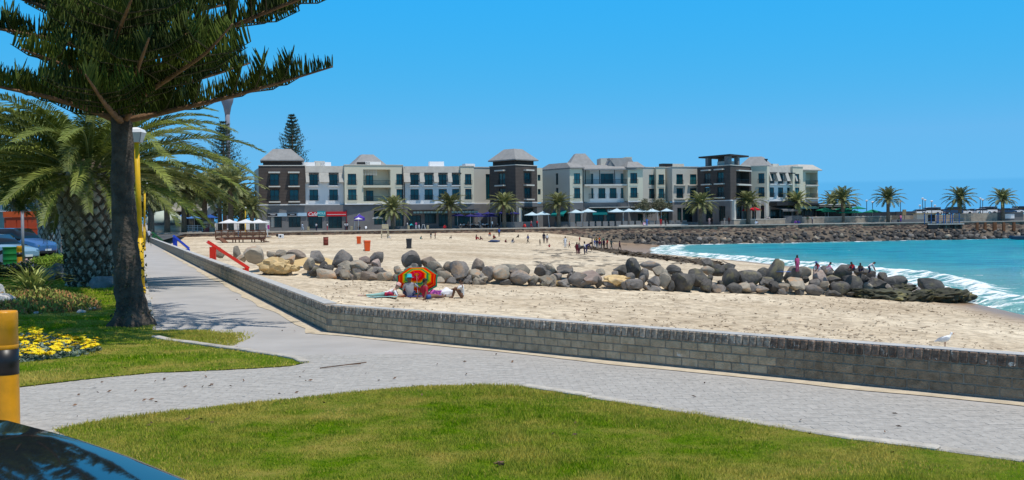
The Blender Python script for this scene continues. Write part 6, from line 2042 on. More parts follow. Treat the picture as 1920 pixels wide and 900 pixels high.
shrub('shrub', 'bright green rounded shrub in front of the second palm', (102, 503), 1.15, .9, .62, [M_SHRUB, M_SHRUB], 2600, .06, 2)
shrub('shrub', 'small green shrub against the scaly palm foot', (128, 512), .75, .6, .62, [M_SHRUB, M_SHRUBD], 1600, .06, 3)
shrub('shrub', 'pale pink flowering shrub beside the green drum', (66, 503), .8, .6, .45, [M_SHRUBD, M_PINKF], 1500, .05, 4)
def garden_rock(x, y, sx, sy, sz, tone, var, label, tilt=0.0):
	g = ground(x, y); o = link('garden_rock', rock_mesh(tone, var), None, (g.x, g.y, sz * .55), (0, tilt, .4), (sx, sy, sz)); tag(o, label, 'rock', 'rocks set in the garden')
RM['bluegrey'] = rock_mat('bluegrey_rock', (0.15, 0.17, 0.20), (0.24, 0.26, 0.29), (0.20, 0.21, 0.22))
RM['palerock'] = rock_mat('pale_rock', (0.40, 0.38, 0.36), (0.55, 0.52, 0.48), (0.42, 0.36, 0.30))
garden_rock(106, 526, .62, .4, .5, 'bluegrey', 3, 'pointed blue grey rock behind the flax plant', -.35)
garden_rock(86, 528, .45, .35, .3, 'bluegrey', 6, 'lower blue grey rock leaning on the pointed one', .2)
garden_rock(12, 577, .42, .3, .22, 'palerock', 4, 'pale rounded rock lying at the edge of the heath plants')
garden_rock(-6, 566, .22, .2, .38, 'palerock', 7, 'pale upright rock behind the rounded one')
garden_rock(194, 541, .42, .3, .28, 'bluegrey', 5, 'grey rock at the foot of the scaly palm')
garden_rock(152, 588, .16, .12, .06, 'palerock', 2, 'flat pale stone at the tip of the heath bed')
garden_rock(172, 583, .14, .12, .06, 'palerock', 6, 'flat buff stone beside the flat pale one')
garden_rock(70, 590, .12, .1, .05, 'palerock', 1, 'little pale stone on the lawn edge of the heath bed')
# ================================================================== STREET FURNITURE, VEHICLES
M_YELP = mat('yellow_paint', (0.82, 0.335, 0.006), .4, .2, 5, .06, 40, col2=(0.66, 0.28, 0.006), spec=.4, coords='World', stain=((.45, .20, .03), 7, .67))
M_YELP2 = mat('yellow_lamp_paint', (0.80, 0.48, 0.01), .5, .25, 3, col2=(0.62, 0.36, 0.01))
M_BLK = glossmat('black_paint', (0.012, 0.011, 0.012), .4, .4)
M_ORNG = glossmat('orange_plastic', (0.80, 0.10, 0.012), .45, .4)
M_REDRAIL = glossmat('red_rail_paint', (0.75, 0.03, 0.012), .4, .4)
M_BLUERAIL = glossmat('blue_rail_paint', (0.02, 0.06, 0.50), .4, .4)
M_GRNRAIL = glossmat('green_rail_paint', (0.02, 0.12, 0.04), .4, .4)
M_GREENDRUM = glossmat('green_drum_paint', (0.01, 0.16, 0.03), .5, .3)
M_RUBBER = mat('rubber', (0.025, 0.025, 0.026), .85, .3, 5)
M_CHROME = glossmat('chrome', (0.6, 0.6, 0.6), .15, .5, 1.0)
M_GREYP = mat('grey_steel', (0.25, 0.25, 0.27), .5, .2, 3)

def bollard(loc, r, h, label, k):
	t = thing('bollard', label, 'bollard', loc, 0, 'yellow and black bollards')
	b0, b1 = h * .45, h * .67
	MB().lathe([(r, -.1), (r, b0)], 28, tuple(loc), cap=False).build('lower_band', M_YELP, t, True)
	MB().lathe([(r + .0015, b0), (r + .0015, b1)], 28, tuple(loc)).build('black_band', M_BLK, t, True)
	mb = MB(); mb.lathe([(r, b1), (r, h - .02), (r * .97, h - .004), (r * .9, h)], 28, tuple(loc)).build('upper_band', M_YELP, t, True)
	MB().lathe([(r * 1.004, b1 + .012), (r * 1.02, b1 + .02), (r * 1.02, b1 + .035), (r * 1.004, b1 + .043)], 28, tuple(loc), cap=False).build('weld_ring', M_YELP, t, True)
gb = at(8, 583, 10.1)
bollard(Vector((gb.x, gb.y, 0)), .118, gb.z, 'yellow bollard with black band standing at the lawn corner before the dark car', 0)
gb = at(36, 461, 50)
bollard(Vector((gb.x, gb.y, 0)), .12, gb.z, 'yellow and black bollard beside the green drum in the car park', 1)
# green drum
gd = at(19, 464, 51); t = thing('drum_bin', 'dark green steel drum used as a litter bin beside the yellow bollard', 'bin', (gd.x, gd.y, -.03))
mb = MB(); prof_ = [(.33, 0), (.345, .02), (.345, .05), (.335, .06), (.335, .28), (.35, .30), (.335, .32), (.335, .56), (.35, .58), (.335, .60), (.335, .84), (.345, .86), (.345, .9), (.32, .9), (.315, .5), (.02, .5)]
link('body', mb.lathe(prof_, 24).mesh('body', M_GREENDRUM, True), t)
link('rim', MB().lathe([(.35, .875), (.358, .885), (.35, .905), (.33, .9)], 24, cap=False).mesh('rim', M_GREENDRUM, True), t)
# lamp posts
def lamp_post(base, lean_top, h, r, label, big=True):
	t = thing('street_lamp', label, 'street lamp', base, 0, 'yellow lamp posts along the path')
	b = Vector(base); top = Vector(lean_top)
	MB().tube([b + Vector((0, 0, -.1)), b.lerp(top, .06)], [r * 1.22, r * 1.2], 14).build('base_sleeve', M_YELP2, t, True)
	MB().tube([b.lerp(top, .055), b.lerp(top, .38)], [r, r], 14).build('lower_pole', M_YELP2, t, True)
	MB().tube([b.lerp(top, .375), top], [r * .80, r * .74], 14).build('pole', M_YELP2, t, True)
	hd = MB(); s = 1.0
	q = lambda w_, z: [top + Vector((-w_, -w_, z)), top + Vector((w_, -w_, z)), top + Vector((w_, w_, z)), top + Vector((-w_, w_, z))]
	hd.hexa(q(.12, 0), q(.19, .25)); hd.build('lamp_head', mat('lamp_diffuser', (.55, .55, .54), .4, .1, 2), t)
	cp = MB(); cp.hexa(q(.20, .253), q(.17, .33)); cp.hexa(q(.168, .331), q(.05, .39)); cp.build('lamp_cap', mat('lamp_cap_white', (.75, .74, .72), .5, .1, 2), t)
	for dx, dy in ((-.19, -.19), (.19, -.19)):
		MB().bar(top + Vector((dx * .64, dy * .64, .0)), top + Vector((dx, dy, .255)), .018).build('lamp_rib', M_GREYP, t)
g = ground(266, 556); lamp_post(g, at(256, 267, g.y), 4.2, .088, 'yellow lamp post with square white head beside the pine trunk')
g = ground(270.5, 470); lamp_post(g, at(271.5, 352, g.y), 3.8, .088, 'second yellow lamp post farther down the path')
g = at(460, 432, 199); lamp_post((g.x, g.y, .1), at(460, 392, 199), 3.8, .09, 'yellowish lamp post behind the wooden beach deck parasols')
# grey pole
g = at(43, 484, 52); t = thing('sign_post', 'grey steel post standing before the red kiosk', 'post', (g.x, g.y, -.03))
MB().tube([(g.x, g.y, -.1), (g.x + .02, g.y, 2.65)], [.075, .07], 10).build('post', M_GREYP, t, True); MB().lathe([(.085, 2.65), (.085, 2.72), (.03, 2.76)], 10, (g.x + .02, g.y, 0)).build('cap', M_GREYP, t, True)

# handrails of the three stairs
def stair_rail(pa, pb, ra, rb, Ya, Yb, m, label, wd):
	A, B = at(*pa, Ya), at(*pb, Yb)
	t = thing('stair_rail', label, 'handrail', (A.x, A.y, .0), 0, 'painted stair rails down to the beach')
	MB().bar(A, B, wd, wd * .7).build('rail', m, t)
	for (x, y, Y) in (ra, rb):
		p = at(x, y, Y)
		zt = A.z + (B.z - A.z) * ((p.x - A.x) / (B.x - A.x)) - wd * .4
		MB().box((p.x, p.y + .02, (zt + p.z - 1.4) / 2), (wd * 1.35, wd * .9, zt - (p.z - 1.4))).build('post', m, t)
	# the stair flight itself, beyond the wall
	n = 8; d = (B - A); d.z = 0; L_ = d.length; d.normalize(); side = Vector((d.y, -d.x, 0))
	for i in range(n):
		p = A + d * (L_ * (i + .5) / n) + side * -.7; z = A.z - 1.05 - (A.z - B.z) * i / n
		MB().box((p.x, p.y, z - .5), (L_ / n, 1.25, 1.0), math.atan2(d.y, d.x)).build('step', M_KERB, t)
stair_rail((389, 453), (466, 503), (399, 480, 43.05), (460.5, 500, 43.7), 43, 43.8, M_REDRAIL, 'bright red stair rail leading down to the beach', .17)
stair_rail((325, 442), (354, 466), (328, 452, 76.1), (352, 466, 76.6), 76, 76.7, M_BLUERAIL, 'blue stair rail down to the beach beyond the red one', .2)
stair_rail((285, 436), (304, 451), (288, 443, 108.1), (303, 451, 108.7), 108, 109, M_GRNRAIL, 'dark green stair rail far down the path', .22)

# wheelie bins and beach things
def wheelie(x, y0, y1, m, label, name='wheelie_bin'):
	g = on_beach(x, y1); h = (y1 - y0) * g.y / F
	t = thing(name, label, 'bin', g, random.uniform(-.4, .4), 'bins on the beach')
	q = lambda w_, d, z: [(-w_, -d, z), (w_, -d, z), (w_, d, z), (-w_, d, z)]
	b = MB(); b.hexa(q(.215 * h, .25 * h, .03), q(.265 * h, .33 * h, h * .9)); link('body', b.mesh('body', m), t)
	l = MB(); l.hexa(q(.285 * h, .35 * h, h * .905), q(.27 * h, .32 * h, h * .985)); l.box((0, .34 * h, h * .94), (.4 * h, .08, .05)); link('lid', l.mesh('lid', m), t)
	for s in (-1, 1):
		link('wheel', MB().tube([(s * .25 * h, .27 * h, .09), (s * .29 * h, .27 * h, .09)], .09, 10).mesh('wheel', M_RUBBER), t)
wheelie(688.5, 450.5, 471, M_ORNG, 'orange wheelie bin standing closer of the two on the sand')
wheelie(673, 443, 457.5, M_ORNG, 'smaller looking orange wheelie bin farther up the beach')
wheelie(767, 447, 466, glossmat('charcoal_plastic', (.035, .038, .045), .5, .3), 'dark grey wheelie bin alone on the sand')
g = on_beach(611, 460); t = thing('drum_bin', 'rusty dark red steel drum on the beach', 'bin', g, 0, 'bins on the beach')
link('body', MB().lathe([(.3, 0), (.3, .3), (.315, .32), (.3, .34), (.3, .62), (.315, .64), (.3, .66), (.3, .98), (.28, .98), (.27, .6), (.01, .6)], 16).mesh('body', mat('rusty_red', (.22, .05, .035), .8, .4, 4), True), t)
link('rim', MB().lathe([(.31, .96), (.32, .975), (.31, .99)], 16, cap=False).mesh('rim', mat('rusty_red', (.2, .05, .04), .8), True), t)
# lifeguard chair
g = on_beach(722, 447); t = thing('lifeguard_chair', 'pale wooden lifeguard chair on the sand below the cafe', 'lifeguard chair', g)
M_PWOOD = mat('pale_wood', (.58, .50, .34), .85, .25, 3)
for sx in (-1, 1):
	for sy in (-1, 1):
		MB().bar(g + Vector((sx * .62, sy * .6, -.2)), g + Vector((sx * .48, sy * .3, 1.5 if sy < 0 else 2.3)), .09).build('leg', M_PWOOD, t)
MB().box(g + Vector((0, 0, 1.32)), (1.05, .8, .1)).build('seat', M_PWOOD, t)
MB().box(g + Vector((0, .32, 1.95)), (1.0, .07, .75)).build('backrest', M_PWOOD, t)
for z in (.4, .8): MB().bar(g + Vector((-.6, -.52, z)), g + Vector((.6, -.52, z)), .08).build('rung', M_PWOOD, t)
# white box with dark opening, dark ball
g = on_beach(527, 447); t = thing('cool_box', 'white box with a round dark opening near the deck stairs', 'box', g)
MB().chbox(g + Vector((0, 0, .35)), (.85, .5, .7), (1, 0), ch=.05).build('body', M_WHITEP, t); MB().tube([g + Vector((-.05, -.24, .38)), g + Vector((-.05, -.27, .38))], .15, 12).build('opening', M_BLK, t)
g = on_beach(520, 444); o = link('beach_ball', MB().lathe([(.02, 0), (.18, .06), (.27, .22), (.27, .34), (.18, .5), (.02, .56)], 14).mesh('beach_ball', M_RUBBER, True), None, g); tag(o, 'dark ball lying against the sea wall foot', 'ball')

# wooden deck on stilts
M_DECK = mat('deck_timber', (.17, .075, .045), .8, .35, 2)
gL, gR = on_beach(408, 455), on_beach(497, 455); DY = (gL.y + gR.y) / 2; dz = gL.z
dk = thing('beach_deck', 'dark red wooden deck on stilts with slatted railing on the sand', 'deck', ((gL.x + gR.x) / 2, DY, dz))
xl, xr = at(404, 446, DY).x, at(498, 446, DY).x; zf = zat(450, 446, DY); zr = zat(450, 432, DY)
nP = 16
for i in range(nP):
	a = lerp(xl, xr, i / nP); b = lerp(xl, xr, (i + 1) / nP) - .02
	MB().box(((a + b) / 2, DY + 2.0, zf), (b - a, 4.0, .08)).build('plank', M_DECK, dk)
MB().box(((xl + xr) / 2, DY - .03, zf - .12), (xr - xl, .07, .3)).build('fascia', M_DECK, dk)
for x in (417, 436, 441, 448, 455, 460, 477, 483, 494):
	X = at(x, 450, DY).x; MB().box((X, DY + random.choice([.15, .15, 2.2, 3.7]), (dz - .3 + zf) / 2), (.13, .13, zf - dz + .3)).build('stilt', M_DECK, dk)
for i in range(9):
	X = lerp(xl, xr, i / 8); MB().box((X, DY, (zf + zr) / 2), (.1, .1, zr - zf)).build('railing_post', M_DECK, dk)
for k in range(4): MB().box(((xl + xr) / 2, DY - .02, lerp(zf + .15, zr, k / 3)), (xr - xl, .05, .09)).build('railing_slat', M_DECK, dk)
for i in range(8):
	a, b = lerp(xl, xr, i / 8), lerp(xl, xr, (i + 1) / 8); 
	if i % 2: a, b = b, a
	MB().bar((a, DY + .01, zf + .1), (b, DY + .01, zr), .05).build('railing_brace', M_DECK, dk)
MB().bar((at(414, 447, DY).x, DY - .3, zf), (at(427, 455, DY).x, DY - .9, dz), .9, .12).build('ramp', M_DECK, dk)
for k in range(5):
	MB().box((at(lerp(487, 501, k / 4), 450, DY).x, DY - .5, lerp(zf - .2, dz + .12, k / 4)), (.55, .9, .06)).build('stair_tread', M_DECK, dk)

# ---- parasols
def canopy_geo(n, r, h, val, m, sag=.12):
	"""square or eight-sided canopy with ribs and valance; two-skinned so that it has thickness"""
	V = [(0, 0, h)]; F_ = []
	rings = [(.5, h * .45), (1.0, 0), (1.0, -val)]
	for (k, z) in rings:
		for i in range(n):
			for q in (0, .5):
				a = 2 * math.pi * (i + q) / n + math.pi / n
				rr_ = r * k * (1 if q == 0 else math.cos(math.pi / n) * (1 - (.02 if k == 1 else 0)))
				zz = z - (0 if q == 0 else sag * h * (k if k < 1 else .35))
				V.append((rr_ * math.cos(a), rr_ * math.sin(a), zz))
	N = 2 * n
	for i in range(N): F_.append((0, 1 + i, 1 + (i + 1) % N))
	for k in range(2):
		for i in range(N):
			a = 1 + k * N + i; b = 1 + k * N + (i + 1) % N; F_.append((a, a + N, b + N, b))
	nV = len(V)
	V2 = [(x * .985, y * .985, z - .03) for x, y, z in V]
	F2 = [tuple(i + nV for i in reversed(f)) for f in F_]
	rim = [(1 + 2 * N + i, 1 + 2 * N + (i + 1) % N, nV + 1 + 2 * N + (i + 1) % N, nV + 1 + 2 * N + i) for i in range(N)]
	return raw_mesh('canopy', V + V2, F_ + F2 + rim, m)
PM = {}
def pm(name, c):
	return mat('parasol_' + name, c, .8, .08, 1.5, transl=.25)
PCOL = {'white': (.82, .81, .80), 'paleblue': (.60, .76, .84), 'blue': (.02, .10, .42), 'navy': (.03, .03, .19), 'violet': (.10, .06, .45), 'green': (.01, .26, .15), 'red': (.62, .01, .03), 'skyblue': (.10, .26, .60)}
def parasol(x, y_edge, Y, r, col, label, zb, n=4, val=.0, h=None, cantilever=0, group=None):
	p = at(x, y_edge, Y); key = (col, n, r, val)
	if key not in PM: PM[key] = canopy_geo(n, r * (1.414 if n == 4 else 1), h or r * .42, val, pm(col, PCOL[col]))
	t = thing('parasol', label, 'parasol', (p.x, p.y, zb), 0, group or 'parasols of the promenade cafes')
	zc = p.z - zb
	link('canopy', PM[key], t, (0, 0, zc), (0, 0, random.uniform(-.12, .12)))
	if cantilever:
		s = cantilever
		link('pole', MB().tube([(s * r * .95, .3, 0), (s * r * .80, .3, zc * .98)], [.05, .045], 8).mesh('pole', M_WHITEP), t)
		link('arm', MB().tube([(s * r * .80, .3, zc * .97), (0, 0, zc + (h or r * .42) + .12)], [.04, .035], 6).mesh('arm', M_METAL if col in ('white',) else M_WHITEP), t)
	else:
		link('pole', MB().tube([(0, 0, 0), (0, 0, zc + (h or r * .42) + .1)], [.045, .035], 8).mesh('pole', M_WHITEP), t)
	link('base', MB().box((cantilever * r * .95, .3 if cantilever else 0, .05), (.7, .7, .1)).mesh('base', M_GREYP), t)
	return t
for x, c, lab in ((430, 1, 'white parasol at the ramp end of the beach deck'), (461, -1, 'white parasol over the middle of the beach deck'), (485, 1, 'white parasol at the stair end of the beach deck')):
	parasol(x, 417.5, DY + 1.8, 1.25, 'white', lab, zf + .04, 4, .06, .5, c, 'white parasols of the beach deck')
# café behind the palms
for x, y, Y, r_, col, lab in ((303, 417, 214, 1.3, 'white', 'white parasol nearer the pale domed kiosk'), (331, 417, 214, 1.5, 'white', 'white parasol between the slender palms'), (340, 409, 219, 1.6, 'skyblue', 'light blue parasol behind the white pair'), (364, 409, 217, 1.45, 'skyblue', 'blue parasol between the palm trunks'), (394, 408, 217, 1.6, 'blue', 'deep blue parasol behind the food stand'), (318, 411, 222, 1.5, 'navy', 'dark purple parasol behind the white pair')):
	parasol(x, y, Y, r_, col, lab, .1, 4 if col == 'white' else 8, .08)
# promenade, café end
parasol(674, 408, 213, 1.15, 'violet', 'bright violet valanced parasol on a leaning pole by the grey wall', .1, 8, .55, .7, -1)
parasol(672, 411, 210, .8, 'white', 'small white parasol under the violet one', .1, 4, .0)
parasol(709, 409, 213, 1.05, 'white', 'white parasol on a bracket before the teal window', .1, 4, .05, .4, 1)
for x, y, Y, r_, lab in ((858, 404, 219, 1.5, 'dark blue parasol tight against the palm of the clerestory cafe'), (882, 405, 218, 1.3, 'dark blue parasol second from that palm'), (900, 405.5, 218, 1.5, 'dark blue parasol third along the cafe terrace'), (921, 405, 218, 1.5, 'dark blue parasol fourth along the cafe terrace'), (897, 401.5, 222, 1.2, 'rear dark blue parasol over the terrace tables'), (915, 401, 222, 1.5, 'rear dark blue parasol beside the recessed wall'), (938, 400.5, 222, 1.4, 'rear dark blue parasol left of the tower palm'.replace('left of', 'before')), (963, 400.5, 221, 1.35, 'dark blue parasol with white pole by the stone pillar')):
	parasol(x, y, Y, r_, 'navy', lab, .1, 8, .1, r_ * .3)
# pale blue parasols from the tower entrance to the end of the planter row
for x, y, Y, r_, c, lab in ((997, 403, 219, 1.45, 1, 'pale blue parasol by the tower entrance'), (1017, 402, 220, 1.5, 1, 'pale blue parasol with twin white legs past the tower'),
	(1080, 398.5, 224, 1.55, -1, 'first pale blue parasol above the planter row'), (1103, 397, 226, 1.6, -1, 'second pale blue parasol above the planter row'),
	(1156, 397, 227, 1.7, 1, 'third pale blue parasol above the planter row'), (1180, 396.5, 227, 1.5, -1, 'fourth pale blue parasol above the planter row'), (1199, 396.5, 228, 1.7, 1, 'fifth pale blue parasol above the planter row'),
	(1222, 396.5, 228, 1.5, 1, 'sixth pale blue parasol below the olive trees'), (1250, 395.5, 229, 1.35, -1, 'lone pale blue parasol at the end of the planter row')):
	parasol(x, y, Y, r_, 'paleblue', lab, .1, 4, .08, r_ * .4, c)
for x, y, Y, lab in ((1392, 393.5, 236, 'red parasol nearer the tower corner'), (1414, 392.5, 238, 'red parasol nearer the entrance')):
	parasol(x, y, Y, 1.55, 'red', lab, .6, 8, .22, .55)
for x, y, Y, r_, lab in ((1547, 394, 251, 1.7, 'first green parasol of the terrace beyond the hotel'), (1553, 396.5, 249, 1.5, 'green parasol in front of the first one'), (1581, 393, 252, 1.7, 'green parasol behind the terrace palm'), (1584, 398.5, 249, 1.7, 'low green parasol beside the terrace palm'), (1602, 398.5, 250, 1.6, 'green parasol just past the terrace palm'), (1608, 391, 254, 1.5, 'tallest green parasol at the back of the terrace'), (1636, 397.5, 251, 1.7, 'last green parasol by the dark screen wall')):
	parasol(x, y, Y, r_, 'green', lab, .1, 4, .1, r_ * .38, 0)

# ---- vehicles
def car(loc, rz, L_, W_, H_, paint, label, prof_='hatch', group=None, name='parked_car'):
	"""lofted body in car space: +X is forward"""
	t = thing(name, label, 'car', loc, rz, group)
	h = H_; slope = False
	if prof_ == 'sloped':
		S = [(-.5, .26, .40, .52, .50, .62), (-.485, .17, .42, .62, .60, .82), (-.44, .16, .46, .66, .93, .80), (-.30, .16, .46, .65, .99, .76), (-.12, .16, .45, .63, 1.0, .76), (-.02, .16, .45, .62, .994, .78), (.0326, .16, .45, .62, .978, .78), (.0605, .16, .45, .62, .956, .78), (.088, .16, .45, .62, .926, .79), (.121, .16, .44, .61, .884, .80), (.16, .16, .44, .61, .825, .82), (.21, .16, .44, .60, .745, .85), (.27, .16, .44, .60, .665, .88), (.36, .17, .43, .57, .61, .84), (.45, .18, .42, .52, .545, .78), (.49, .2, .38, .47, .48, .66), (.5, .28, .36, .42, .43, .55)]
		cab = (1, 12); prof_ = 'hatch'; slope = True
	elif prof_ == 'hatch':
		S = [(-.5, .26, .40, .52, .50, .62), (-.485, .17, .42, .62, .60, .82), (-.44, .16, .46, .66, .93, .80), (-.30, .16, .46, .65, .99, .74), (-.02, .16, .45, .63, 1.0, .74), (.10, .16, .45, .62, .985, .76), (.235, .16, .44, .60, .67, .86), (.36, .17, .43, .57, .61, .84), (.45, .18, .42, .52, .545, .78), (.49, .2, .38, .47, .48, .66), (.5, .28, .36, .42, .43, .55)]
		cab = (1, 6)
	else:  # van / minibus
		S = [(-.5, .2, .4, .55, .95, .84), (-.49, .16, .42, .58, .99, .86), (-.2, .15, .42, .58, 1.0, .86), (.2, .15, .42, .58, .99, .86), (.34, .15, .42, .57, .95, .84), (.45, .16, .42, .56, .60, .88), (.49, .18, .4, .5, .52, .80), (.5, .25, .36, .42, .44, .7)]
		cab = (1, 5)
	def ring(s):
		x, zb, zm, zbelt, zr, wr = s
		hw = W_ / 2 * (1 if abs(x) < .46 else .90 if abs(x) < .495 else .80)
		x *= L_; wr = wr * W_ / 2
		return [(x, -hw * .88, zb * h), (x, -hw, (zb + .05) * h), (x, -hw, zm * h), (x, -hw * .965, zbelt * h), (x, -wr, zr * h - .03), (x, -wr * .86, zr * h),
				(x, wr * .86, zr * h), (x, wr, zr * h - .03), (x, hw * .965, zbelt * h), (x, hw, zm * h), (x, hw, (zb + .05) * h), (x, hw * .88, zb * h)]
	rs = [ring(s) for s in S]; n = 12
	body, glass = MB(), MB()
	for m_ in (body, glass):
		for r_ in rs: m_.v += [Vector(v) for v in r_]
	for i in range(len(rs) - 1):
		for k in range(n):
			k2 = (k + 1) % n; f = (i * n + k, i * n + k2, (i + 1) * n + k2, (i + 1) * n + k)
			gl = False
			if cab[0] <= i < cab[1] and k in (3, 7): gl = True
			if i in ((1, 5, 6, 7, 8, 9, 10, 11) if slope else (cab[0], cab[1] - 1)) and k in (4, 5, 6) and (prof_ == 'hatch' or i == cab[1] - 1): gl = True
			(glass if gl else body).f.append(f)
	for m_ in (body, glass):
		m_.mi = [0] * len(m_.f); m_.rnd = [0] * len(m_.f)
	body.f += [tuple(range(n)), tuple(reversed(range((len(rs) - 1) * n, len(rs) * n)))]; body.mi += [0, 0]; body.rnd += [0, 0]
	def clean(m_, nm, mm):
		used = sorted({i for f in m_.f for i in f}); mp = {u: k for k, u in enumerate(used)}
		me = raw_mesh(nm, [m_.v[u] for u in used], [tuple(mp[i] for i in f) for f in m_.f], mm, True)
		me.set_sharp_from_angle(angle=R(42)); return me
	bo = link('body', clean(body, 'body', paint), t)
	# flip normals outward
	bm = bmesh.new(); bm.from_mesh(bo.data); bmesh.ops.recalc_face_normals(bm, faces=bm.faces[:]); bm.to_mesh(bo.data); bm.free()
	go = link('windows', clean(glass, 'window', M_CARGLASS), t); go.name = 'window'
	bm = bmesh.new(); bm.from_mesh(go.data); bmesh.ops.solidify(bm, geom=bm.faces[:], thickness=.01); bmesh.ops.recalc_face_normals(bm, faces=bm.faces[:]); bm.to_mesh(go.data); bm.free()
	wr_ = h * .225 if prof_ == 'hatch' else h * .17
	for sx in (-.31, .31):
		for sy in (-1, 1):
			y = sy * W_ * .44
			w_ = link('wheel', MB().tube([(0, y - .11, 0), (0, y - .09, 0), (0, y + .09, 0), (0, y + .11, 0)], [wr_ * .9, wr_, wr_, wr_ * .9], 20).mesh('wheel', M_RUBBER), t, (sx * L_, 0, wr_))
			link('rim', MB().tube([(0, y + sy * .105, 0), (0, y + sy * .125, 0)], [wr_ * .66, wr_ * .6], 14).mesh('rim', M_CHROME), w_)
			link('wheel_arch', MB().tube([(0, y - sy * .0, 0), (0, y + sy * (W_ * .06 + .003), 0)], [wr_ * 1.13, wr_ * 1.13], 18).mesh('wheel_arch', M_RUBBER), t, (sx * L_, 0, wr_ * 1.05))
	zl = h * (.40 if prof_ == 'hatch' else .36)
	for sy in (-1, 1):
		link('headlight', MB().chbox((L_ * .478, sy * W_ * .36, zl + .05), (.16, W_ * .17, .13), (1, -.25 * sy), ch=.03).mesh('headlight', M_CHROME), t)
		link('tail_light', MB().chbox((-L_ * .49, sy * W_ * .37, zl + .18), (.08, W_ * .12, .2), (1, 0), ch=.02).mesh('tail_light', mat('tail_light', (.3, .01, .01), .3)), t)
		if prof_ == 'hatch':
			link('mirror', MB().chbox((L_ * .15, sy * (W_ * .5 + .05), h * .66), (.12, .2, .13), (1, 0), ch=.03).mesh('mirror', paint), t)
			link('door_handle', MB().box((-L_ * .02, sy * (W_ * .495), h * .56), (.2, .03, .03)).mesh('door_handle', M_CHROME), t)
	link('bumper', MB().chbox((L_ * .487, 0, h * .22), (.14, W_ * .74, .18), (1, 0), ch=.04).mesh('bumper', M_RUBBER), t)
	link('number_plate', MB().box((L_ * .503, 0, h * .29), (.02, .5, .11)).mesh('number_plate', M_WHITEP), t)
	return t
M_CARGLASS = glossmat('car_glass', (.01, .014, .018), .04, .7)
paint = lambda n_, c: glossmat('paint_' + n_, c, .25, .5, .0, .6)
# the dark car whose windscreen corner shows at the bottom corner
car((-1.30, 1.85, -.03), 0, 4.3, 1.72, 1.508, paint('darkgreen', (.012, .03, .022)), 'dark glossy car with a windscreen corner jutting in below the yellow bollard', 'sloped')
# parked cars in the garden car park
g = ground(20, 486); car((g.x - .35, 61.5, -.03), -.28, 4.4, 1.8, 1.78, paint('blue', (.05, .14, .34)), 'metallic blue car parked in front of the red kiosk', group='cars in the garden car park')
g = ground(-8, 500); car((g.x - 1.9, 53.2, -.03), -.3, 4.2, 1.75, 1.5, paint('paleblue', (.22, .36, .48)), 'pale silvery blue car parked beside the green drum', group='cars in the garden car park')
# cars along the mole, on its raised deck
mb = MB(); q = [(93, 254, .1), (180, 257, .1), (180, 300, .1), (84, 300, .1)]; mb.hexa(q, [(v[0], v[1], 1.64) for v in q]); tag(mb.build('mole_ground', M_TERR), 'raised stone faced car park level of the mole', kind='structure')
CL = [(1720, 'white', 'hatch', 'first white car parked on the mole behind the jetty hut'), (1745, 'white', 'van', 'white van parked on the mole behind the jetty posts'), (1771, 'white', 'hatch', 'white car parked in line with the jetty posts'), (1787, 'navy', 'van', 'dark blue van behind the jetty palm'), (1806, 'white', 'hatch', 'white car just past the jetty palm'), (1826, 'silver', 'hatch', 'silver car parked between the jetty palm and the twin lamps'), (1843, 'white', 'hatch', 'white car below the twin slim lamps'), (1851, 'white', 'van', 'tall white van past the twin slim lamps'), (1868, 'silver', 'hatch', 'silver car close to the last palm'), (1889, 'navy', 'hatch', 'dark car behind the last palm'), (1903, 'white', 'hatch', 'white car beyond the last palm'), (1917, 'navy', 'van', 'dark van at the far edge of the mole')]
PC = {'white': (.75, .75, .75), 'silver': (.42, .45, .50), 'navy': (.02, .035, .09)}
for i, (x, c, kind, lab) in enumerate(CL):
	Y = 272 + (i % 3) * 3; p = at(x, 400, Y)
	car((p.x, Y, 1.66), random.choice([0.06, math.pi + .05]) + random.uniform(-.1, .1), 4.3 if kind == 'hatch' else 4.8, 1.75, 1.5 if kind == 'hatch' else 2.0, paint(c, PC[c]), lab, kind, 'cars parked along the mole')

# ---- red kiosk, carriage-like building, pole
M_REDK = mat('kiosk_red', (.62, .075, .02), .6, .15, 1.2)
M_ORK = mat('kiosk_orange', (.75, .11, .02), .6, .12, 1.2)
k0, k1 = at(8, 420, 98), at(75, 420, 98); kt = thing('kiosk', 'red orange container kiosk with a double door in the car park', 'kiosk', ((k0.x + k1.x) / 2, 98, -.03))
zt = zat(40, 397, 98); zl = zat(40, 408, 98)
MB().box(((k0.x + k1.x) / 2, 99.6, zl / 2), (k1.x - k0.x, 3.2, zl)).build('body', M_REDK, kt)
MB().box(((k0.x + k1.x) / 2 + .02, 99.6, (zl + zt) / 2 + .03), (k1.x - k0.x + .14, 3.4, zt - zl)).build('roof_band', M_ORK, kt)
for i in range(3): MB().box((lerp(k0.x, k1.x, .06 + i * .31) + .45, 97.97, zl * .47), (.92, .06, zl * .88)).build('door_panel', M_REDK, kt)
MB().box((k1.x - .12, 97.98, zl * .5), (.26, .07, zl * .98)).build('corner_post', M_ORK, kt)
for z in (.35, .62): MB().box(((k0.x + k1.x) / 2 + .5, 97.94, zl * z), ((k1.x - k0.x) * .55, .04, .06)).build('door_bar', M_ORK, kt)
c0, c1 = at(-60, 380, 130), at(80, 380, 130); bt = thing('station_building', 'long cream building with a row of square windows behind the red kiosk', 'building', ((c0.x + c1.x) / 2, 134, 0))
M_CRB = mat('cream_boards', (.62, .60, .50), .8, .1, 1); M_MINT = mat('mint_boards', (.35, .48, .42), .8, .15, 1)
z2, z1_, z0_ = zat(40, 375, 130), zat(40, 396, 130), 0
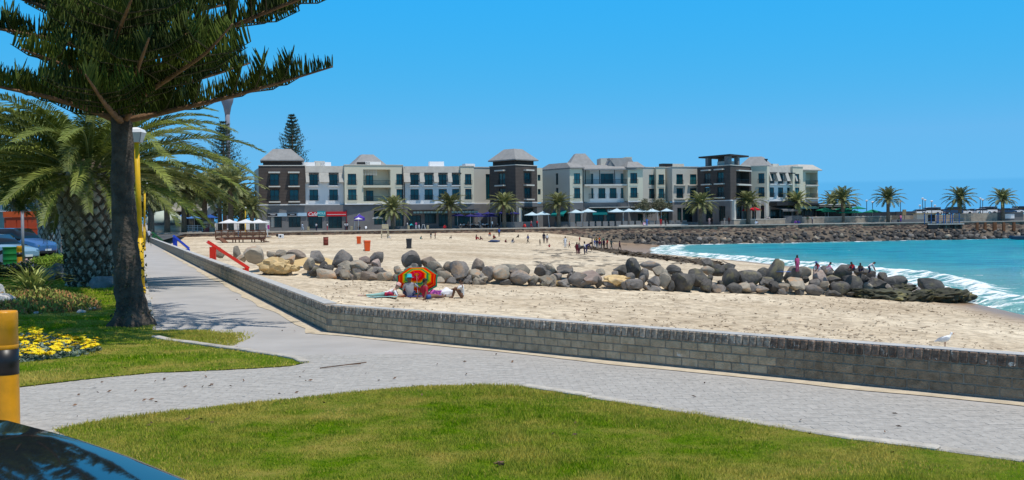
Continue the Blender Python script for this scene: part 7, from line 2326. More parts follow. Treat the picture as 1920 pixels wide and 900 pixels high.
MB().box(((c0.x + c1.x) / 2, 133, (z2 + z1_) / 2), (c1.x - c0.x, 6, z2 - z1_)).build('upper_wall', M_CRB, bt)
MB().box(((c0.x + c1.x) / 2, 133.1, z1_ / 2), (c1.x - c0.x - .2, 5.9, z1_)).build('lower_wall', M_MINT, bt)
MB().box(((c0.x + c1.x) / 2, 133, z2 + .1), (c1.x - c0.x + .5, 6.8, .22)).build('roof', M_CORN, bt)
for i in range(9):
	x = lerp(c0.x, c1.x, (i + .5) / 9); wf_ = MB().box((x, 129.98, lerp(z1_, z2, .46)), (.86, .06, (z2 - z1_) * .60)).build('window', M_GLASS, bt)
	fr = MB(); 
	for dx in (-.46, .46): fr.box((x + dx, 129.95, lerp(z1_, z2, .46)), (.07, .08, (z2 - z1_) * .62))
	fr.build('frame', M_WHITEP, wf_)
MB().box(((c0.x + c1.x) / 2, 129.9, z1_), (c1.x - c0.x + .2, .3, .1)).build('ledge', M_CORN, bt)
# buff panel and low fence seen between the two palm trunks
g = at(119, 440, 90); t = thing('notice_board', 'tan board standing between the two big palm trunks', 'board', (g.x, g.y, 0)); MB().box((g.x, g.y, 1.75), (.55, .08, 2.1)).build('panel', mat('tan_board', (.34, .25, .13), .8), t); MB().box((g.x, g.y + .06, .5), (.12, .1, 1.1)).build('post', M_DECK, t)

# ---- pale kiosk and café behind the palms
kx = at(296, 410, 212); t = thing('pale_kiosk', 'pale green round roofed kiosk among the palm trunks', 'kiosk', (kx.x + .6, 214, .1))
MB().lathe([(3.2, 0), (3.2, 1.5)], 20, (kx.x + .6, 214, .1)).build('wall', M_CRB, t, True); MB().lathe([(3.6, 1.9), (3.75, 2.05), (3.3, 3.1), (2.2, 4.0), (.1, 4.4)], 24, (kx.x + .6, 214, .1)).build('roof', mat('pale_green_roof', (.46, .52, .44), .7, .1, 1), t, True)
MB().lathe([(3.4, 1.5), (3.4, 1.9)], 20, (kx.x + .6, 214, .1)).build('counter_band', M_SLATE, t, True)
c0, c1 = at(316, 400, 238), at(384, 400, 236); t = thing('cafe_building', 'low pale cafe building with a dark open front behind the palms', 'building', ((c0.x + c1.x) / 2, 240, .1))
zz = lambda y: zat(350, y, 238)
MB().box(((c0.x + c1.x) / 2, 241, (zz(396) + zz(376)) / 2), (c1.x - c0.x, 6, zz(376) - zz(396))).build('wall', M_PALE, t)
MB().box(((c0.x + c1.x) / 2, 241.2, zz(396) / 2 + .05), (c1.x - c0.x - .3, 5.8, zz(396) - .1)).build('open_front', M_DARKW, t)
MB().box(((c0.x + c1.x) / 2, 240.6, zz(396) + .1), (c1.x - c0.x + .6, 7.2, .25)).build('fascia', M_PALE, t)
c0, c1 = at(387, 390, 228), at(400, 390, 228); t = thing('sail_screen', 'grey pointed canvas sail wall beside the cafe', 'awning', (c0.x, 228, .1))
mb = MB(); V = [(c0.x, 228, zz(408)), (c1.x + .6, 227.6, zz(398)), (c1.x + .8, 227.6, zz(383)), (c0.x + .3, 228, zz(392))]; mb.hexa(V, [Vector(v) + Vector((0, .12, 0)) for v in V]); mb.build('sail', M_GREY_R, t)
for v in (V[0], V[1]): MB().bar((v[0], v[1] + .2, .1), (v[0], v[1] + .2, v[2] + .1), .12).build('mast', M_METAL, t)
c0, c1 = at(344, 430, 207), at(388, 430, 207); t = thing('cafe_fence', 'white rail fence in front of the cafe parasols', 'fence', (c0.x, 207, .1))
for k in range(4): MB().box(((c0.x + c1.x) / 2, 207, .45 + k * .32), (c1.x - c0.x, .05, .09)).build('rail', M_WHITEP, t)
for i in range(6): MB().box((lerp(c0.x, c1.x, i / 5), 207.06, .8), (.09, .09, 1.5)).build('post', M_WHITEP, t)
for i, (x, c, lab) in enumerate(((387, (.45, .10, .12), 'pinkish food stand with stacked goods before the palms'), (398, (.50, .46, .36), 'beige covered food stand next to the pinkish one'))):
	p = at(x, 430, 206); t = thing('food_stand', lab, 'stall', (p.x, 206, .1), 0, 'food stands by the palms')
	m_ = mat(f'stand_cloth_{i}', c, .9, .5, 3, coords='World')
	MB().chbox((p.x, 206, .55), (1.0, .7, 1.0), (1, 0), ch=.06).build('counter', m_, t); MB().chbox((p.x, 206, 1.95), (1.15, .9, .5), (1, 0), ch=.18).build('cover', mat('stand_cover', (.55, .5, .40), .9, .4, 4), t)
	for s in (-.45, .45): MB().bar((p.x + s, 206, 1.0), (p.x + s, 206, 1.8), .05).build('upright', M_METAL, t)
# flared tower
p = at(427, 250, 330); ft = thing('flared_tower', 'slim grey tower with a flared head behind the palm fronds', 'tower', (p.x, p.y, 0))
zz = lambda y: zat(427, y, 330); px1 = 330 / F
MB().lathe([(6.5 * px1, 0), (4.5 * px1, zz(300)), (4.2 * px1, zz(240)), (4.6 * px1, zz(215))], 14, (p.x, p.y, 0)).build('shaft', mat('tower_concrete', (.25, .24, .27), .9, .2, .3), ft, True)
MB().lathe([(4.6 * px1, zz(215)), (7.5 * px1, zz(200)), (10.5 * px1, zz(192)), (12 * px1, zz(184)), (11 * px1, zz(181)), (.1, zz(180))], 16, (p.x, p.y, 0)).build('head', mat('tower_concrete', (.2, .2, .24), .9), ft, True)

# ---- slim lamps on the mole and the sea front
def slim_lamp(x, ytop, Y, label):
	p = at(x, ytop, Y); t = thing('slim_lamp', label, 'street lamp', (p.x, p.y, .1), 0, 'slim lamps along the mole')
	h = p.z - .1
	link('pole', MB().tube([(0, 0, 0), (0, 0, h)], [.11, .08], 8).mesh('pole', mat('lamp_navy', (.05, .07, .10), .6)), t)
	link('lamp_head', MB().lathe([(.1, h), (.30, h + .12), (.36, h + .3), (.1, h + .42)], 10).mesh('lamp_head', M_WHITEP), t)
for x, y, Y, lab in ((1625, 378, 262, 'slim lamp post behind the green parasols'), (1636, 380.5, 268, 'shorter slim lamp beside the one behind the green parasols'), (1688.5, 379, 262, 'slim lamp past the dark screen wall'), (1730, 374, 262, 'taller slim lamp behind the jetty posts'), (1734.5, 376.5, 268, 'slim lamp paired with the tall jetty one'), (1747, 379, 272, 'third slim lamp behind the jetty posts'), (1725, 387, 275, 'short lamp in front of the jetty pair'), (1753, 387, 278, 'short lamp after the jetty group'), (1838, 374, 262, 'first of the twin slim lamps among the mole cars'), (1842.5, 376, 268, 'second of the twin slim lamps among the mole cars')):
	slim_lamp(x, y, Y, lab)
# ---- jetty
JY = 232
jx0, jx1 = at(1733, 420, JY).x, at(1801, 420, JY).x; zd = zat(1765, 420, JY)
jt = thing('jetty', 'small jetty with blue posts on dark piles over the water', 'jetty', ((jx0 + jx1) / 2, JY, SEA_Z))
M_JBLUE = mat('jetty_blue', (.03, .12, .30), .7, .2, 2)
for i in range(14):
	MB().box((lerp(jx0, jx1, (i + .5) / 14), JY, zd), ((jx1 - jx0) / 14 - .03, 4.0, .22)).build('deck_plank', M_PALE if i else M_PALE, jt)
for x in (1733.5, 1746, 1757, 1759.5, 1769, 1772.5, 1782, 1786, 1798.5):
	MB().box((at(x, 410, JY - 1.8).x, JY - 1.8, zd + 1.2), (.16, .16, 2.3)).build('blue_post', M_JBLUE, jt)
for z in (.55, 1.15): MB().box(((jx0 + jx1) / 2, JY - 1.8, zd + z), (jx1 - jx0, .05, .06)).build('jetty_rail', M_JBLUE, jt)
mb = MB(); q = [(jx0, JY - 2.3, SEA_Z - .5), (at(1751, 430, JY).x, JY - 2.3, SEA_Z - .5), (at(1751, 430, JY).x, JY + 1, SEA_Z - .5), (jx0, JY + 1, SEA_Z - .5)]
mb.hexa(q, [(v[0], v[1], zd - .14) for v in q]); mb.build('abutment', M_METAL, jt)
for x in (1755, 1764, 1769, 1784, 1789, 1800): MB().box((at(x, 430, JY - 1.7).x, JY - 1.7, (zd + SEA_Z) / 2 - .3), (.26, .26, zd - SEA_Z + .4)).build('pile', M_DARKW, jt)
for a, b in ((1756, 1764), (1768, 1772), (1784, 1790)): MB().bar((at(a, 425, JY).x, JY - 1.6, zd - .3), (at(b, 437, JY).x, JY - 1.6, SEA_Z + .6), .18).build('brace', mat('old_pile', (.30, .29, .2), .9), jt)
MB().box(((jx0 + jx1) / 2 + 3.6, JY + 2, zd - .7), (jx1 - jx0 + 4, .3, .28)).build('beam', M_DARKW, jt)
# hut roof by the jetty and sign
hx0, hx1 = at(1719, 405, 250).x, at(1752, 405, 250).x; t = thing('jetty_hut', 'low hut with pale front beside the jetty', 'hut', ((hx0 + hx1) / 2, 250, .1))
MB().box(((hx0 + hx1) / 2, 251, 1.0), (hx1 - hx0, 2.4, 1.9)).build('body', M_GREY_R, t); MB().box(((hx0 + hx1) / 2, 250.9, 2.05), (hx1 - hx0 + .8, 3.2, .18)).build('roof', mat('ochre_roof', (.35, .28, .14), .8), t); MB().box(((hx0 + hx1) / 2 + 1.3, 249.76, .95), ((hx1 - hx0) * .4, .05, 1.5)).build('doorway', M_METAL, t)
s0, s1 = at(1866, 405, 248).x, at(1919, 405, 248).x; t = thing('harbour_hut', 'grey hut with a white panel on the mole beyond the last palm', 'hut', ((s0 + s1) / 2, 248, .1))
MB().box(((s0 + s1) / 2, 249, 1.0), (s1 - s0, 2, 1.9)).build('body', M_SLATE, t); MB().box((at(1893, 405, 248).x, 247.96, 1.15), (2.2, .06, 1.05)).build('panel', M_WHITEP, t); MB().box(((s0 + s1) / 2, 249, 2.02), (s1 - s0 + .3, 2.4, .14)).build('roof', M_PLAN, t)
mb = MB(); S_ = Seg(1790, 245, 1870, 247); q = quad(S_, 0, S_.len, 0, .4); mb.hexa(q, [v + Vector((0, 0, 1.9)) for v in q]); t = thing('mole_wall', 'tan stone parapet behind the jetty on the mole', 'wall', S_.p(S_.len / 2, 0)); mb.build('wall_body', M_TERR, t)
S_ = Seg(1672, 240, 1735, 242); q = quad(S_, 0, S_.len, 0, .3); t = thing('mole_wall', 'dark low parapet along the mole before the jetty', 'wall', S_.p(S_.len / 2, 0)); mb = MB(); mb.hexa([v + Vector((0, 0, .1)) for v in q], [v + Vector((0, 0, .75)) for v in q]); mb.build('wall_body', M_PLAN, t)
p = at(1695.5, 390, 246); t = thing('notice_board', 'small brown notice board on a post on the mole', 'board', (p.x, 246, .1)); MB().box((p.x, 246, 2.35), (.85, .08, 1.3)).build('panel', mat('tan_board', (.34, .25, .13), .8), t); MB().box((p.x, 246.06, 1.0), (.1, .1, 2.0)).build('post', M_METAL, t)
for i, x in enumerate((1832, 1847, 1865, 1882, 1901)):
	p = at(x, 424, 229); o = MB().box((p.x, 229, -1.0), (.75 if i == 2 else .5, .5, 1.9)).build('rusty_post', mat('rust', (.28, .11, .05), .9, .4, 2)); tag(o, f"{ORD[i]} rusty post of the sea wall beyond the jetty", 'post', 'rusty posts of the sea wall')
# boat
p = at(1912, 450, 216); t = thing('boat', 'dark blue grey motor boat entering behind the jetty', 'boat', (p.x, 216, SEA_Z))
V = []; 
for (x, wd, zb, zt) in ((-2.1, .25, .5, .95), (-1.6, .75, .2, .9), (-.2, .95, .05, .75), (1.6, .95, .05, .72), (2.6, .9, .1, .7)): V += [(x, -wd, zt), (x, -wd * .7, zb), (x, wd * .7, zb), (x, wd, zt)]
Fq = [tuple(4 * i + k for k in ()) for i in range(0)]
for i in range(4):
	for k in range(4): Fq.append((4 * i + k, 4 * i + (k + 1) % 4, 4 * (i + 1) + (k + 1) % 4, 4 * (i + 1) + k))
Fq += [(0, 1, 2, 3), (19, 18, 17, 16)]
link('hull', raw_mesh('hull', V, Fq, mat('boat_hull', (.05, .07, .12), .5)), t); link('gunwale', MB().box((.3, 0, .82), (4.2, 1.7, .08)).mesh('gunwale', M_GREYP), t); link('console', MB().chbox((.6, 0, 1.1), (.7, .6, .6), (1, 0), ch=.08).mesh('console', M_METAL), t)
# A-frame boards and bollards of the café
for x, Y, lab, c in ((502, 211, 'tall white and pink banner board at the tower corner', 'pink'), (794, 212, 'white A-frame stand by the cafe steps', 'white')):
	p = at(x, 428, Y); t = thing('board_stand', lab, 'sign', (p.x, Y, .1))
	if c == 'pink':
		MB().box((p.x, Y, 1.5), (.75, .06, 1.5)).build('panel', M_WHITEP, t); MB().box((p.x + .15, Y - .04, .95), (.4, .03, .8)).build('print', mat('pink_print', (.5, .05, .3), .7), t); MB().box((p.x, Y + .06, .45), (.6, .06, .9)).build('foot', M_WHITEP, t)
	else:
		for s in (-1, 1): MB().bar((p.x + s * .38, Y, 0.1), (p.x + s * .15, Y, 1.05), .08).build('leg', M_WHITEP, t)
		MB().box((p.x, Y, 1.05), (.4, .4, .06)).build('top', M_WHITEP, t)
p = at(879, 430, 209.5); t = thing('post_bin', 'dark litter bin on a post by the sea wall', 'bin', (p.x, 209.3, -.6)); MB().box((p.x, 209.0, .3), (.1, .1, 2.2)).build('post', M_METAL, t); MB().chbox((p.x, 208.9, 1.1), (.42, .4, .75), (1, 0), ch=.05).build('body', M_METAL, t)
for i, x in enumerate((802, 766, 659, 578)):
	p = at(x, 428, 209 + i); o = MB().chbox((p.x, 209 + i, .5), (.42, .42, .8), (1, 0), ch=.05).build('stone_block', mat('tan_block', (.45, .38, .24), .9, .3, 3)); tag(o, f"tan stone post on the promenade {('beside the white stand', 'by the cafe steps', 'by the violet parasol', 'below the red cafe sign')[i]}", 'post', 'tan stone posts')
# ================================================================== PEOPLE
SKIN = {'dark': mat('skin_dark', (.085, .042, .025), .6, .15, 8), 'brown': mat('skin_brown', (.20, .105, .065), .6, .15, 8), 'light': mat('skin_light', (.46, .28, .20), .6, .12, 8)}
HAIR = mat('black_hair', (.012, .010, .010), .7, .3, 12)
CL_ = {}
def cloth(c):
	k = tuple(round(v, 3) for v in c)
	if k not in CL_: CL_[k] = mat('cloth_%d' % len(CL_), c, .9, .18, 7)
	return CL_[k]
# a pose: joint -> (x, y, z) for a 1.70 m figure facing -Y
def base_pose():
	return {'pel': (0, 0, .93), 'wst': (0, .01, 1.06), 'chs': (0, .02, 1.27), 'nck': (0, .02, 1.44), 'hd0': (0, .0, 1.53), 'hd1': (0, -.01, 1.62), 'hd2': (0, .0, 1.69),
			'shL': (.17, .02, 1.40), 'elL': (.23, .03, 1.14), 'wrL': (.24, -.03, .91), 'haL': (.24, -.05, .82),
			'shR': (-.17, .02, 1.40), 'elR': (-.23, .03, 1.14), 'wrR': (-.24, -.03, .91), 'haR': (-.24, -.05, .82),
			'hpL': (.09, 0, .88), 'knL': (.10, -.02, .49), 'anL': (.10, .03, .09), 'toL': (.115, -.13, .035),
			'hpR': (-.09, 0, .88), 'knR': (-.10, -.02, .49), 'anR': (-.10, .03, .09), 'toR': (-.115, -.13, .035)}
BONES = [('pel', 'wst'), ('wst', 'chs'), ('chs', 'nck'), ('nck', 'hd0'), ('hd0', 'hd1'), ('hd1', 'hd2'), ('chs', 'shL'), ('shL', 'elL'), ('elL', 'wrL'), ('wrL', 'haL'), ('chs', 'shR'), ('shR', 'elR'), ('elR', 'wrR'), ('wrR', 'haR'),
		('pel', 'hpL'), ('hpL', 'knL'), ('knL', 'anL'), ('anL', 'toL'), ('pel', 'hpR'), ('hpR', 'knR'), ('knR', 'anR'), ('anR', 'toR')]
RAD = {'pel': (.15, .11), 'wst': (.13, .095), 'chs': (.155, .11), 'nck': (.058, .058), 'hd0': (.075, .085), 'hd1': (.082, .10), 'hd2': (.055, .065), 'sh': (.062, .062), 'el': (.043, .043), 'wr': (.031, .028), 'ha': (.036, .020),
	'hp': (.092, .092), 'kn': (.062, .062), 'an': (.041, .041), 'to': (.042, .03)}
def P(**kw):
	d = base_pose(); d.update(kw); return d
def shift(d, dz=0, keys=None):
	return {k: (v[0], v[1], v[2] + dz) if keys is None or k in keys else v for k, v in d.items()}
def upper(d, px, py, pz, lean=0.0, side=0.0):
	"""carry the trunk, head and arms with the pelvis at (px,py,pz), leaning forward (-Y)"""
	b = base_pose(); out = dict(d); c, s = math.cos(lean), math.sin(lean)
	for k in ('pel', 'wst', 'chs', 'nck', 'hd0', 'hd1', 'hd2', 'shL', 'elL', 'wrL', 'haL', 'shR', 'elR', 'wrR', 'haR', 'hpL', 'hpR'):
		x, y, z = b[k]; z -= .93
		out[k] = (px + x + z * side, py + y * c - z * s, pz + y * s + z * c)
	return out
POSES = {}
POSES['stand'] = P()
POSES['walk'] = P(knL=(.09, -.16, .52), anL=(.09, -.20, .10), toL=(.10, -.37, .06), knR=(-.09, .07, .50), anR=(-.09, .30, .16), toR=(-.10, .20, .03), elL=(.23, .12, 1.16), wrL=(.22, .08, .95), haL=(.22, .04, .88), elR=(-.23, -.08, 1.16), wrR=(-.21, -.22, .98), haR=(-.20, -.29, .92))
d = upper(P(), 0, .05, .13, .12); d.update(hpL=(.10, .02, .12), hpR=(-.10, .02, .12), knL=(.16, -.36, .42), anL=(.13, -.52, .08), toL=(.14, -.68, .04), knR=(-.16, -.36, .42), anR=(-.13, -.52, .08), toR=(-.14, -.68, .04), elL=(.27, -.16, .42), wrL=(.17, -.36, .42), haL=(.10, -.44, .42), elR=(-.27, -.16, .42), wrR=(-.17, -.36, .42), haR=(-.10, -.44, .42)); POSES['sit'] = d
d = upper(P(), 0, .05, .12, .0); d.update(hpL=(.10, .0, .11), hpR=(-.10, .0, .11), knL=(.12, -.42, .16), anL=(.12, -.84, .08), toL=(.14, -.90, .20), knR=(-.12, -.42, .14), anR=(-.10, -.85, .08), toR=(-.12, -.92, .19), elL=(.30, .14, .36), wrL=(.32, .26, .12), haL=(.32, .30, .04), elR=(-.30, .12, .36), wrR=(-.32, .22, .12), haR=(-.32, .27, .04)); POSES['sit_long'] = d
d = upper(P(), 0, .14, .72, 1.05); d.update(hpL=(.09, .12, .69), hpR=(-.09, .12, .69), knL=(.11, -.03, .40), knR=(-.11, -.03, .40), anL=(.11, .10, .09), anR=(-.11, .10, .09), elL=(.22, -.40, .66), wrL=(.20, -.48, .42), haL=(.19, -.52, .34), elR=(-.22, -.38, .64), wrR=(-.18, -.46, .42), haR=(-.17, -.50, .34)); POSES['bend'] = d
d = upper(P(), 0, .06, .24, .55); d.update(hpL=(.10, .03, .23), hpR=(-.10, .03, .23), knL=(.20, -.30, .44), anL=(.14, -.16, .08), toL=(.16, -.34, .04), knR=(-.20, -.30, .44), anR=(-.14, -.16, .08), toR=(-.16, -.34, .04), elL=(.24, -.38, .34), wrL=(.16, -.52, .18), haL=(.14, -.56, .10), elR=(-.24, -.38, .34), wrR=(-.16, -.52, .18), haR=(-.14, -.56, .10)); POSES['crouch'] = d
# lying on the belly along X, propped on the elbows (head towards +X)
POSES['prone'] = {'pel': (0, 0, .13), 'wst': (.14, 0, .14), 'chs': (.36, 0, .22), 'nck': (.50, 0, .36), 'hd0': (.56, 0, .43), 'hd1': (.60, 0, .50), 'hd2': (.63, 0, .575), 'shL': (.43, .17, .31), 'elL': (.56, .24, .06), 'wrL': (.74, .12, .06), 'haL': (.82, .06, .07),
				'shR': (.43, -.17, .31), 'elR': (.56, -.25, .06), 'wrR': (.74, -.14, .06), 'haR': (.82, -.08, .07), 'hpL': (-.06, .09, .12), 'knL': (-.46, .12, .08), 'anL': (-.86, .13, .08), 'toL': (-1.0, .13, .04), 'hpR': (-.06, -.09, .12), 'knR': (-.46, -.10, .08), 'anR': (-.86, -.13, .10), 'toR': (-1.0, -.14, .05)}
# side view: knees drawn up, arms round them (facing -X)
d = {}
for k, v in POSES['sit'].items(): d[k] = (v[1], -v[0], v[2])
d.update(knL=(-.30, -.09, .54), knR=(-.28, .09, .53), anL=(-.42, -.08, .09), anR=(-.42, .08, .09), toL=(-.58, -.09, .04), toR=(-.58, .09, .04), elL=(-.16, -.26, .50), wrL=(-.36, -.12, .46), haL=(-.42, -.04, .45), elR=(-.14, .26, .50), wrR=(-.34, .12, .44), haR=(-.42, .05, .43)); POSES['hug'] = d
# seated with the back to us, one arm stretched to the parasol pole
d = upper(P(), 0, .0, .13, .0); d.update(hpL=(.10, -.03, .12), hpR=(-.10, -.03, .12), knL=(.26, -.34, .22), anL=(-.02, -.46, .08), toL=(-.14, -.50, .05), knR=(-.26, -.34, .22), anR=(.02, -.54, .08), toR=(.14, -.58, .05), elL=(.27, -.05, .36), wrL=(.20, -.28, .26), haL=(.16, -.35, .24), elR=(-.34, -.14, .46), wrR=(-.46, -.32, .38), haR=(-.52, -.38, .36)); POSES['sit_reach'] = d
PMESH = {}
def pose_mesh(name, fat=1.0, gown=False):
	k = (name, fat, gown)
	if k in PMESH: return PMESH[k]
	J = POSES[name]; names = list(J); ix = {n_: i for i, n_ in enumerate(names)}
	V = [Vector(J[n_]) for n_ in names]; E = [(ix[a], ix[b]) for a, b in BONES]
	for h_ in ('haL', 'haR'):      # fingers and a thumb on each hand
		c = V[ix[h_]]; w_ = V[ix['wr' + h_[-1]]]; dv = (c - w_).normalized(); sd = dv.orthogonal().normalized()
		for q, (o, ln) in enumerate(((-.030, .075), (-.010, .088), (.010, .082), (.030, .065))):
			V.append(c + sd * o + dv * ln + dv.cross(sd) * .012); E.append((ix[h_], len(V) - 1))
		V.append(w_.lerp(c, .45) + sd * .055 + dv * .02); E.append((ix[h_], len(V) - 1))
	me = bpy.data.meshes.new('tmp'); me.from_pydata([tuple(v) for v in V], E, [])
	o = bpy.data.objects.new('tmp', me); COL.objects.link(o)
	sk = o.modifiers.new('skin', 'SKIN'); sk.use_smooth_shade = True
	sv = me.skin_vertices[0].data
	for i, n_ in enumerate(names):
		r_ = RAD.get(n_) or RAD[n_[:2]]
		f = fat if n_ in ('pel', 'wst', 'chs') else 1
		sv[i].radius = (r_[0] * f * 1.2, r_[1] * f * 1.2); sv[i].use_root = (n_ == 'pel')
	for i in range(len(names), len(V)): sv[i].radius = (.009, .009); sv[i].use_root = False
	ss = o.modifiers.new('sub', 'SUBSURF'); ss.levels = 1; ss.render_levels = 1
	dg = bpy.context.evaluated_depsgraph_get()
	m2 = bpy.data.meshes.new_from_object(o.evaluated_get(dg)); bpy.data.objects.remove(o); bpy.data.meshes.remove(me)
	m2.name = 'person'
	m2.materials.clear()
	for _ in range(4): m2.materials.append(None)
	# which cloth covers which part: 0 skin 1 top 2 legs 3 shoes
	seg_m = {}
	for a, b in BONES:
		s = a + b
		if a in ('pel', 'wst', 'chs') and b in ('wst', 'chs', 'nck', 'shL', 'shR'): seg_m[(a, b)] = 1
		elif a[:2] == 'sh': seg_m[(a, b)] = 1
		elif a == 'pel': seg_m[(a, b)] = 2
		elif a[:2] == 'hp': seg_m[(a, b)] = 2
		elif a[:2] == 'kn': seg_m[(a, b)] = 4
		elif a[:2] == 'an': seg_m[(a, b)] = 3
		else: seg_m[(a, b)] = 0
	mi = []
	for p_ in m2.polygons:
		c = p_.center; best = None
		for (a, b), mm in seg_m.items():
			A_, B_ = Vector(J[a]), Vector(J[b]); ab = B_ - A_; t = max(0, min(1, (c - A_).dot(ab) / max(ab.dot(ab), 1e-6)))
			dd = (c - A_ - ab * t).length - .5 * min((RAD.get(a) or RAD[a[:2]])[0], (RAD.get(b) or RAD[b[:2]])[0])
			if best is None or dd < best[0]: best = (dd, mm, a, t)
		mm = best[1]
		if mm == 1 and best[2] == 'chs' and best[3] > .9: mm = 0
		if best[2][:2] == 'hp' and best[3] > .38: mm = 4
		mi.append(mm)
	m2['region'] = mi
	PMESH[k] = (m2, mi)
	return PMESH[k]
HAIRM = {}
def hair_mesh(style):
	if style not in HAIRM:
		V = []; F_ = []
		bm = bmesh.new(); bmesh.ops.create_uvsphere(bm, u_segments=12, v_segments=8, radius=1)
		lim = {'short': -.05, 'long': -.05, 'bun': -.1}[style]
		for v in list(bm.verts):
			if v.co.z < lim and v.co.y < .25 - (0 if style == 'short' else .3): bm.verts.remove(v)
		for v in bm.verts:
			if style == 'long' and v.co.z < 0: v.co.z *= 2.6; v.co.y += .15
			v.co = Vector((v.co.x * .097, v.co.y * .118 + .012, v.co.z * .115)); v.co += Vector((noise.noise(v.co * 30) * .01,) * 3)
		bmesh.ops.solidify(bm, geom=bm.faces[:], thickness=.012)
		me = bpy.data.meshes.new('hair'); bm.to_mesh(me); bm.free(); me.materials.append(HAIR); me.polygons.foreach_set('use_smooth', np.ones(len(me.polygons), bool)); HAIRM[style] = me
	return HAIRM[style]
BODYC = {}
def person(loc, rz, pose, scale, label, top, legs, skin='dark', shoes=None, lower='legs', hair='short', fat=1.0, hat=None, group=None, sleeves=True, hairmat=None):
	m0, mi = pose_mesh(pose, fat)
	low = {'legs': 2, 'skin': 0}[lower]
	key = (pose, fat, lower)
	if key not in BODYC:
		m = m0.copy(); m.polygons.foreach_set('material_index', np.array([low if q == 4 else q for q in mi], np.int32)); m.name = 'person'; BODYC[key] = m
	o = link('person', BODYC[key], None, loc, (0, 0, rz), (scale,) * 3)
	ms = [SKIN[skin], cloth(top), cloth(legs), cloth(shoes) if shoes else SKIN[skin]]
	for i, m_ in enumerate(ms):
		o.material_slots[i].link = 'OBJECT'; o.material_slots[i].material = m_
	tag(o, label, 'person', group)
	J = POSES[pose]; hc = Vector(J['hd1']); up = (Vector(J['hd2']) - Vector(J['hd0'])).normalized()
	yaw = math.pi / 2 if pose == 'prone' else (-math.pi / 2 if pose == 'hug' else 0)
	q = Vector((0, 0, 1)).rotation_difference(up) @ Matrix.Rotation(yaw, 3, 'Z').to_quaternion()
	if hair:
		h = link('hair', hair_mesh(hair), o, hc); h.rotation_mode = 'QUATERNION'; h.rotation_quaternion = q
		if hairmat: h.material_slots[0].link = 'OBJECT'; h.material_slots[0].material = hairmat
	# face: nose, eyes, ears
	if scale > .01 and group == 'family under the rainbow parasol':
		f = MB(); f.add([(-.014, -.085, -.02), (.014, -.085, -.02), (0, -.118, -.022), (0, -.09, .03)], [(0, 1, 2), (1, 3, 2), (0, 2, 3)])
		e = link('nose', f.mesh('nose', SKIN[skin]), o, hc); e.rotation_mode = 'QUATERNION'; e.rotation_quaternion = q
		for s in (-1, 1):
			e = link('ear', MB().chbox((s * .088, .0, -.005), (.018, .04, .06), (1, 0), ch=.006).mesh('ear', SKIN[skin]), o, hc); e.rotation_mode = 'QUATERNION'; e.rotation_quaternion = q
			e = link('eye', MB().lathe([(.002, -.008), (.010, 0), (.002, .008)], 8).mesh('eye', M_BLK), o, hc + q @ Vector((s * .032, -.094, .018)))
	if hat:
		hm, brim, crown_h = hat
		h = link('hat', MB().lathe([(brim, -.012), (brim * .98, .0), (.112, .018), (.108, crown_h * .8), (.085, crown_h), (.01, crown_h + .012)], 18, cap=True).mesh('hat', hm, True), o, hc + up * .045)
		h.rotation_mode = 'QUATERNION'; h.rotation_quaternion = q @ Matrix.Rotation(.12, 3, 'X').to_quaternion()
	return o
N_ = (.02, .025, .07); K_ = (.02, .018, .02); W_ = (.75, .75, .78); RD = (.50, .02, .03); MR = (.16, .02, .035); BL_ = (.03, .09, .42); OR = (.72, .14, .03); GY = (.25, .27, .28)
# ---- the family by the parasol
FAM = 'family under the rainbow parasol'
def sand_at(x, y): return on_beach(x, y) + Vector((0, 0, -.01))
g = sand_at(768, 557); 
seated = person(g, math.pi + .15, 'sit_reach', 1.02, 'woman in grey top and turquoise sun hat seated facing the parasol', (.44, .43, .46), (.07, .08, .15), 'brown', None, 'legs', None, 1.25, (mat('turquoise_hat', (.03, .45, .56), .8, .15, 10), .19, .15), FAM)
g = sand_at(799, 561); person(g, math.pi / 2 + .55 + math.pi * 0, 'sit_long', 1.0, 'woman in red spotted top and denim shorts sitting with bare legs stretched out', (.45, .02, .05), (.05, .13, .36), 'brown', None, 'skin', 'short', 1.1, None, FAM)
g = sand_at(866, 560); person(g, .1, 'hug', 1.0, 'girl in white vest sitting sideways hugging her bare knees', (.78, .78, .78), (.20, .105, .065), 'brown', None, 'skin', 'bun', .92, None, FAM)
g = sand_at(722, 556); person(g, .05, 'prone', .95, 'person in white top lying propped on the elbows with a pale pink cap', (.80, .80, .84), (.30, .50, .46), 'light', None, 'legs', None, 1.1, (mat('pink_cap', (.70, .45, .42), .8, .1, 10), .125, .115), FAM)
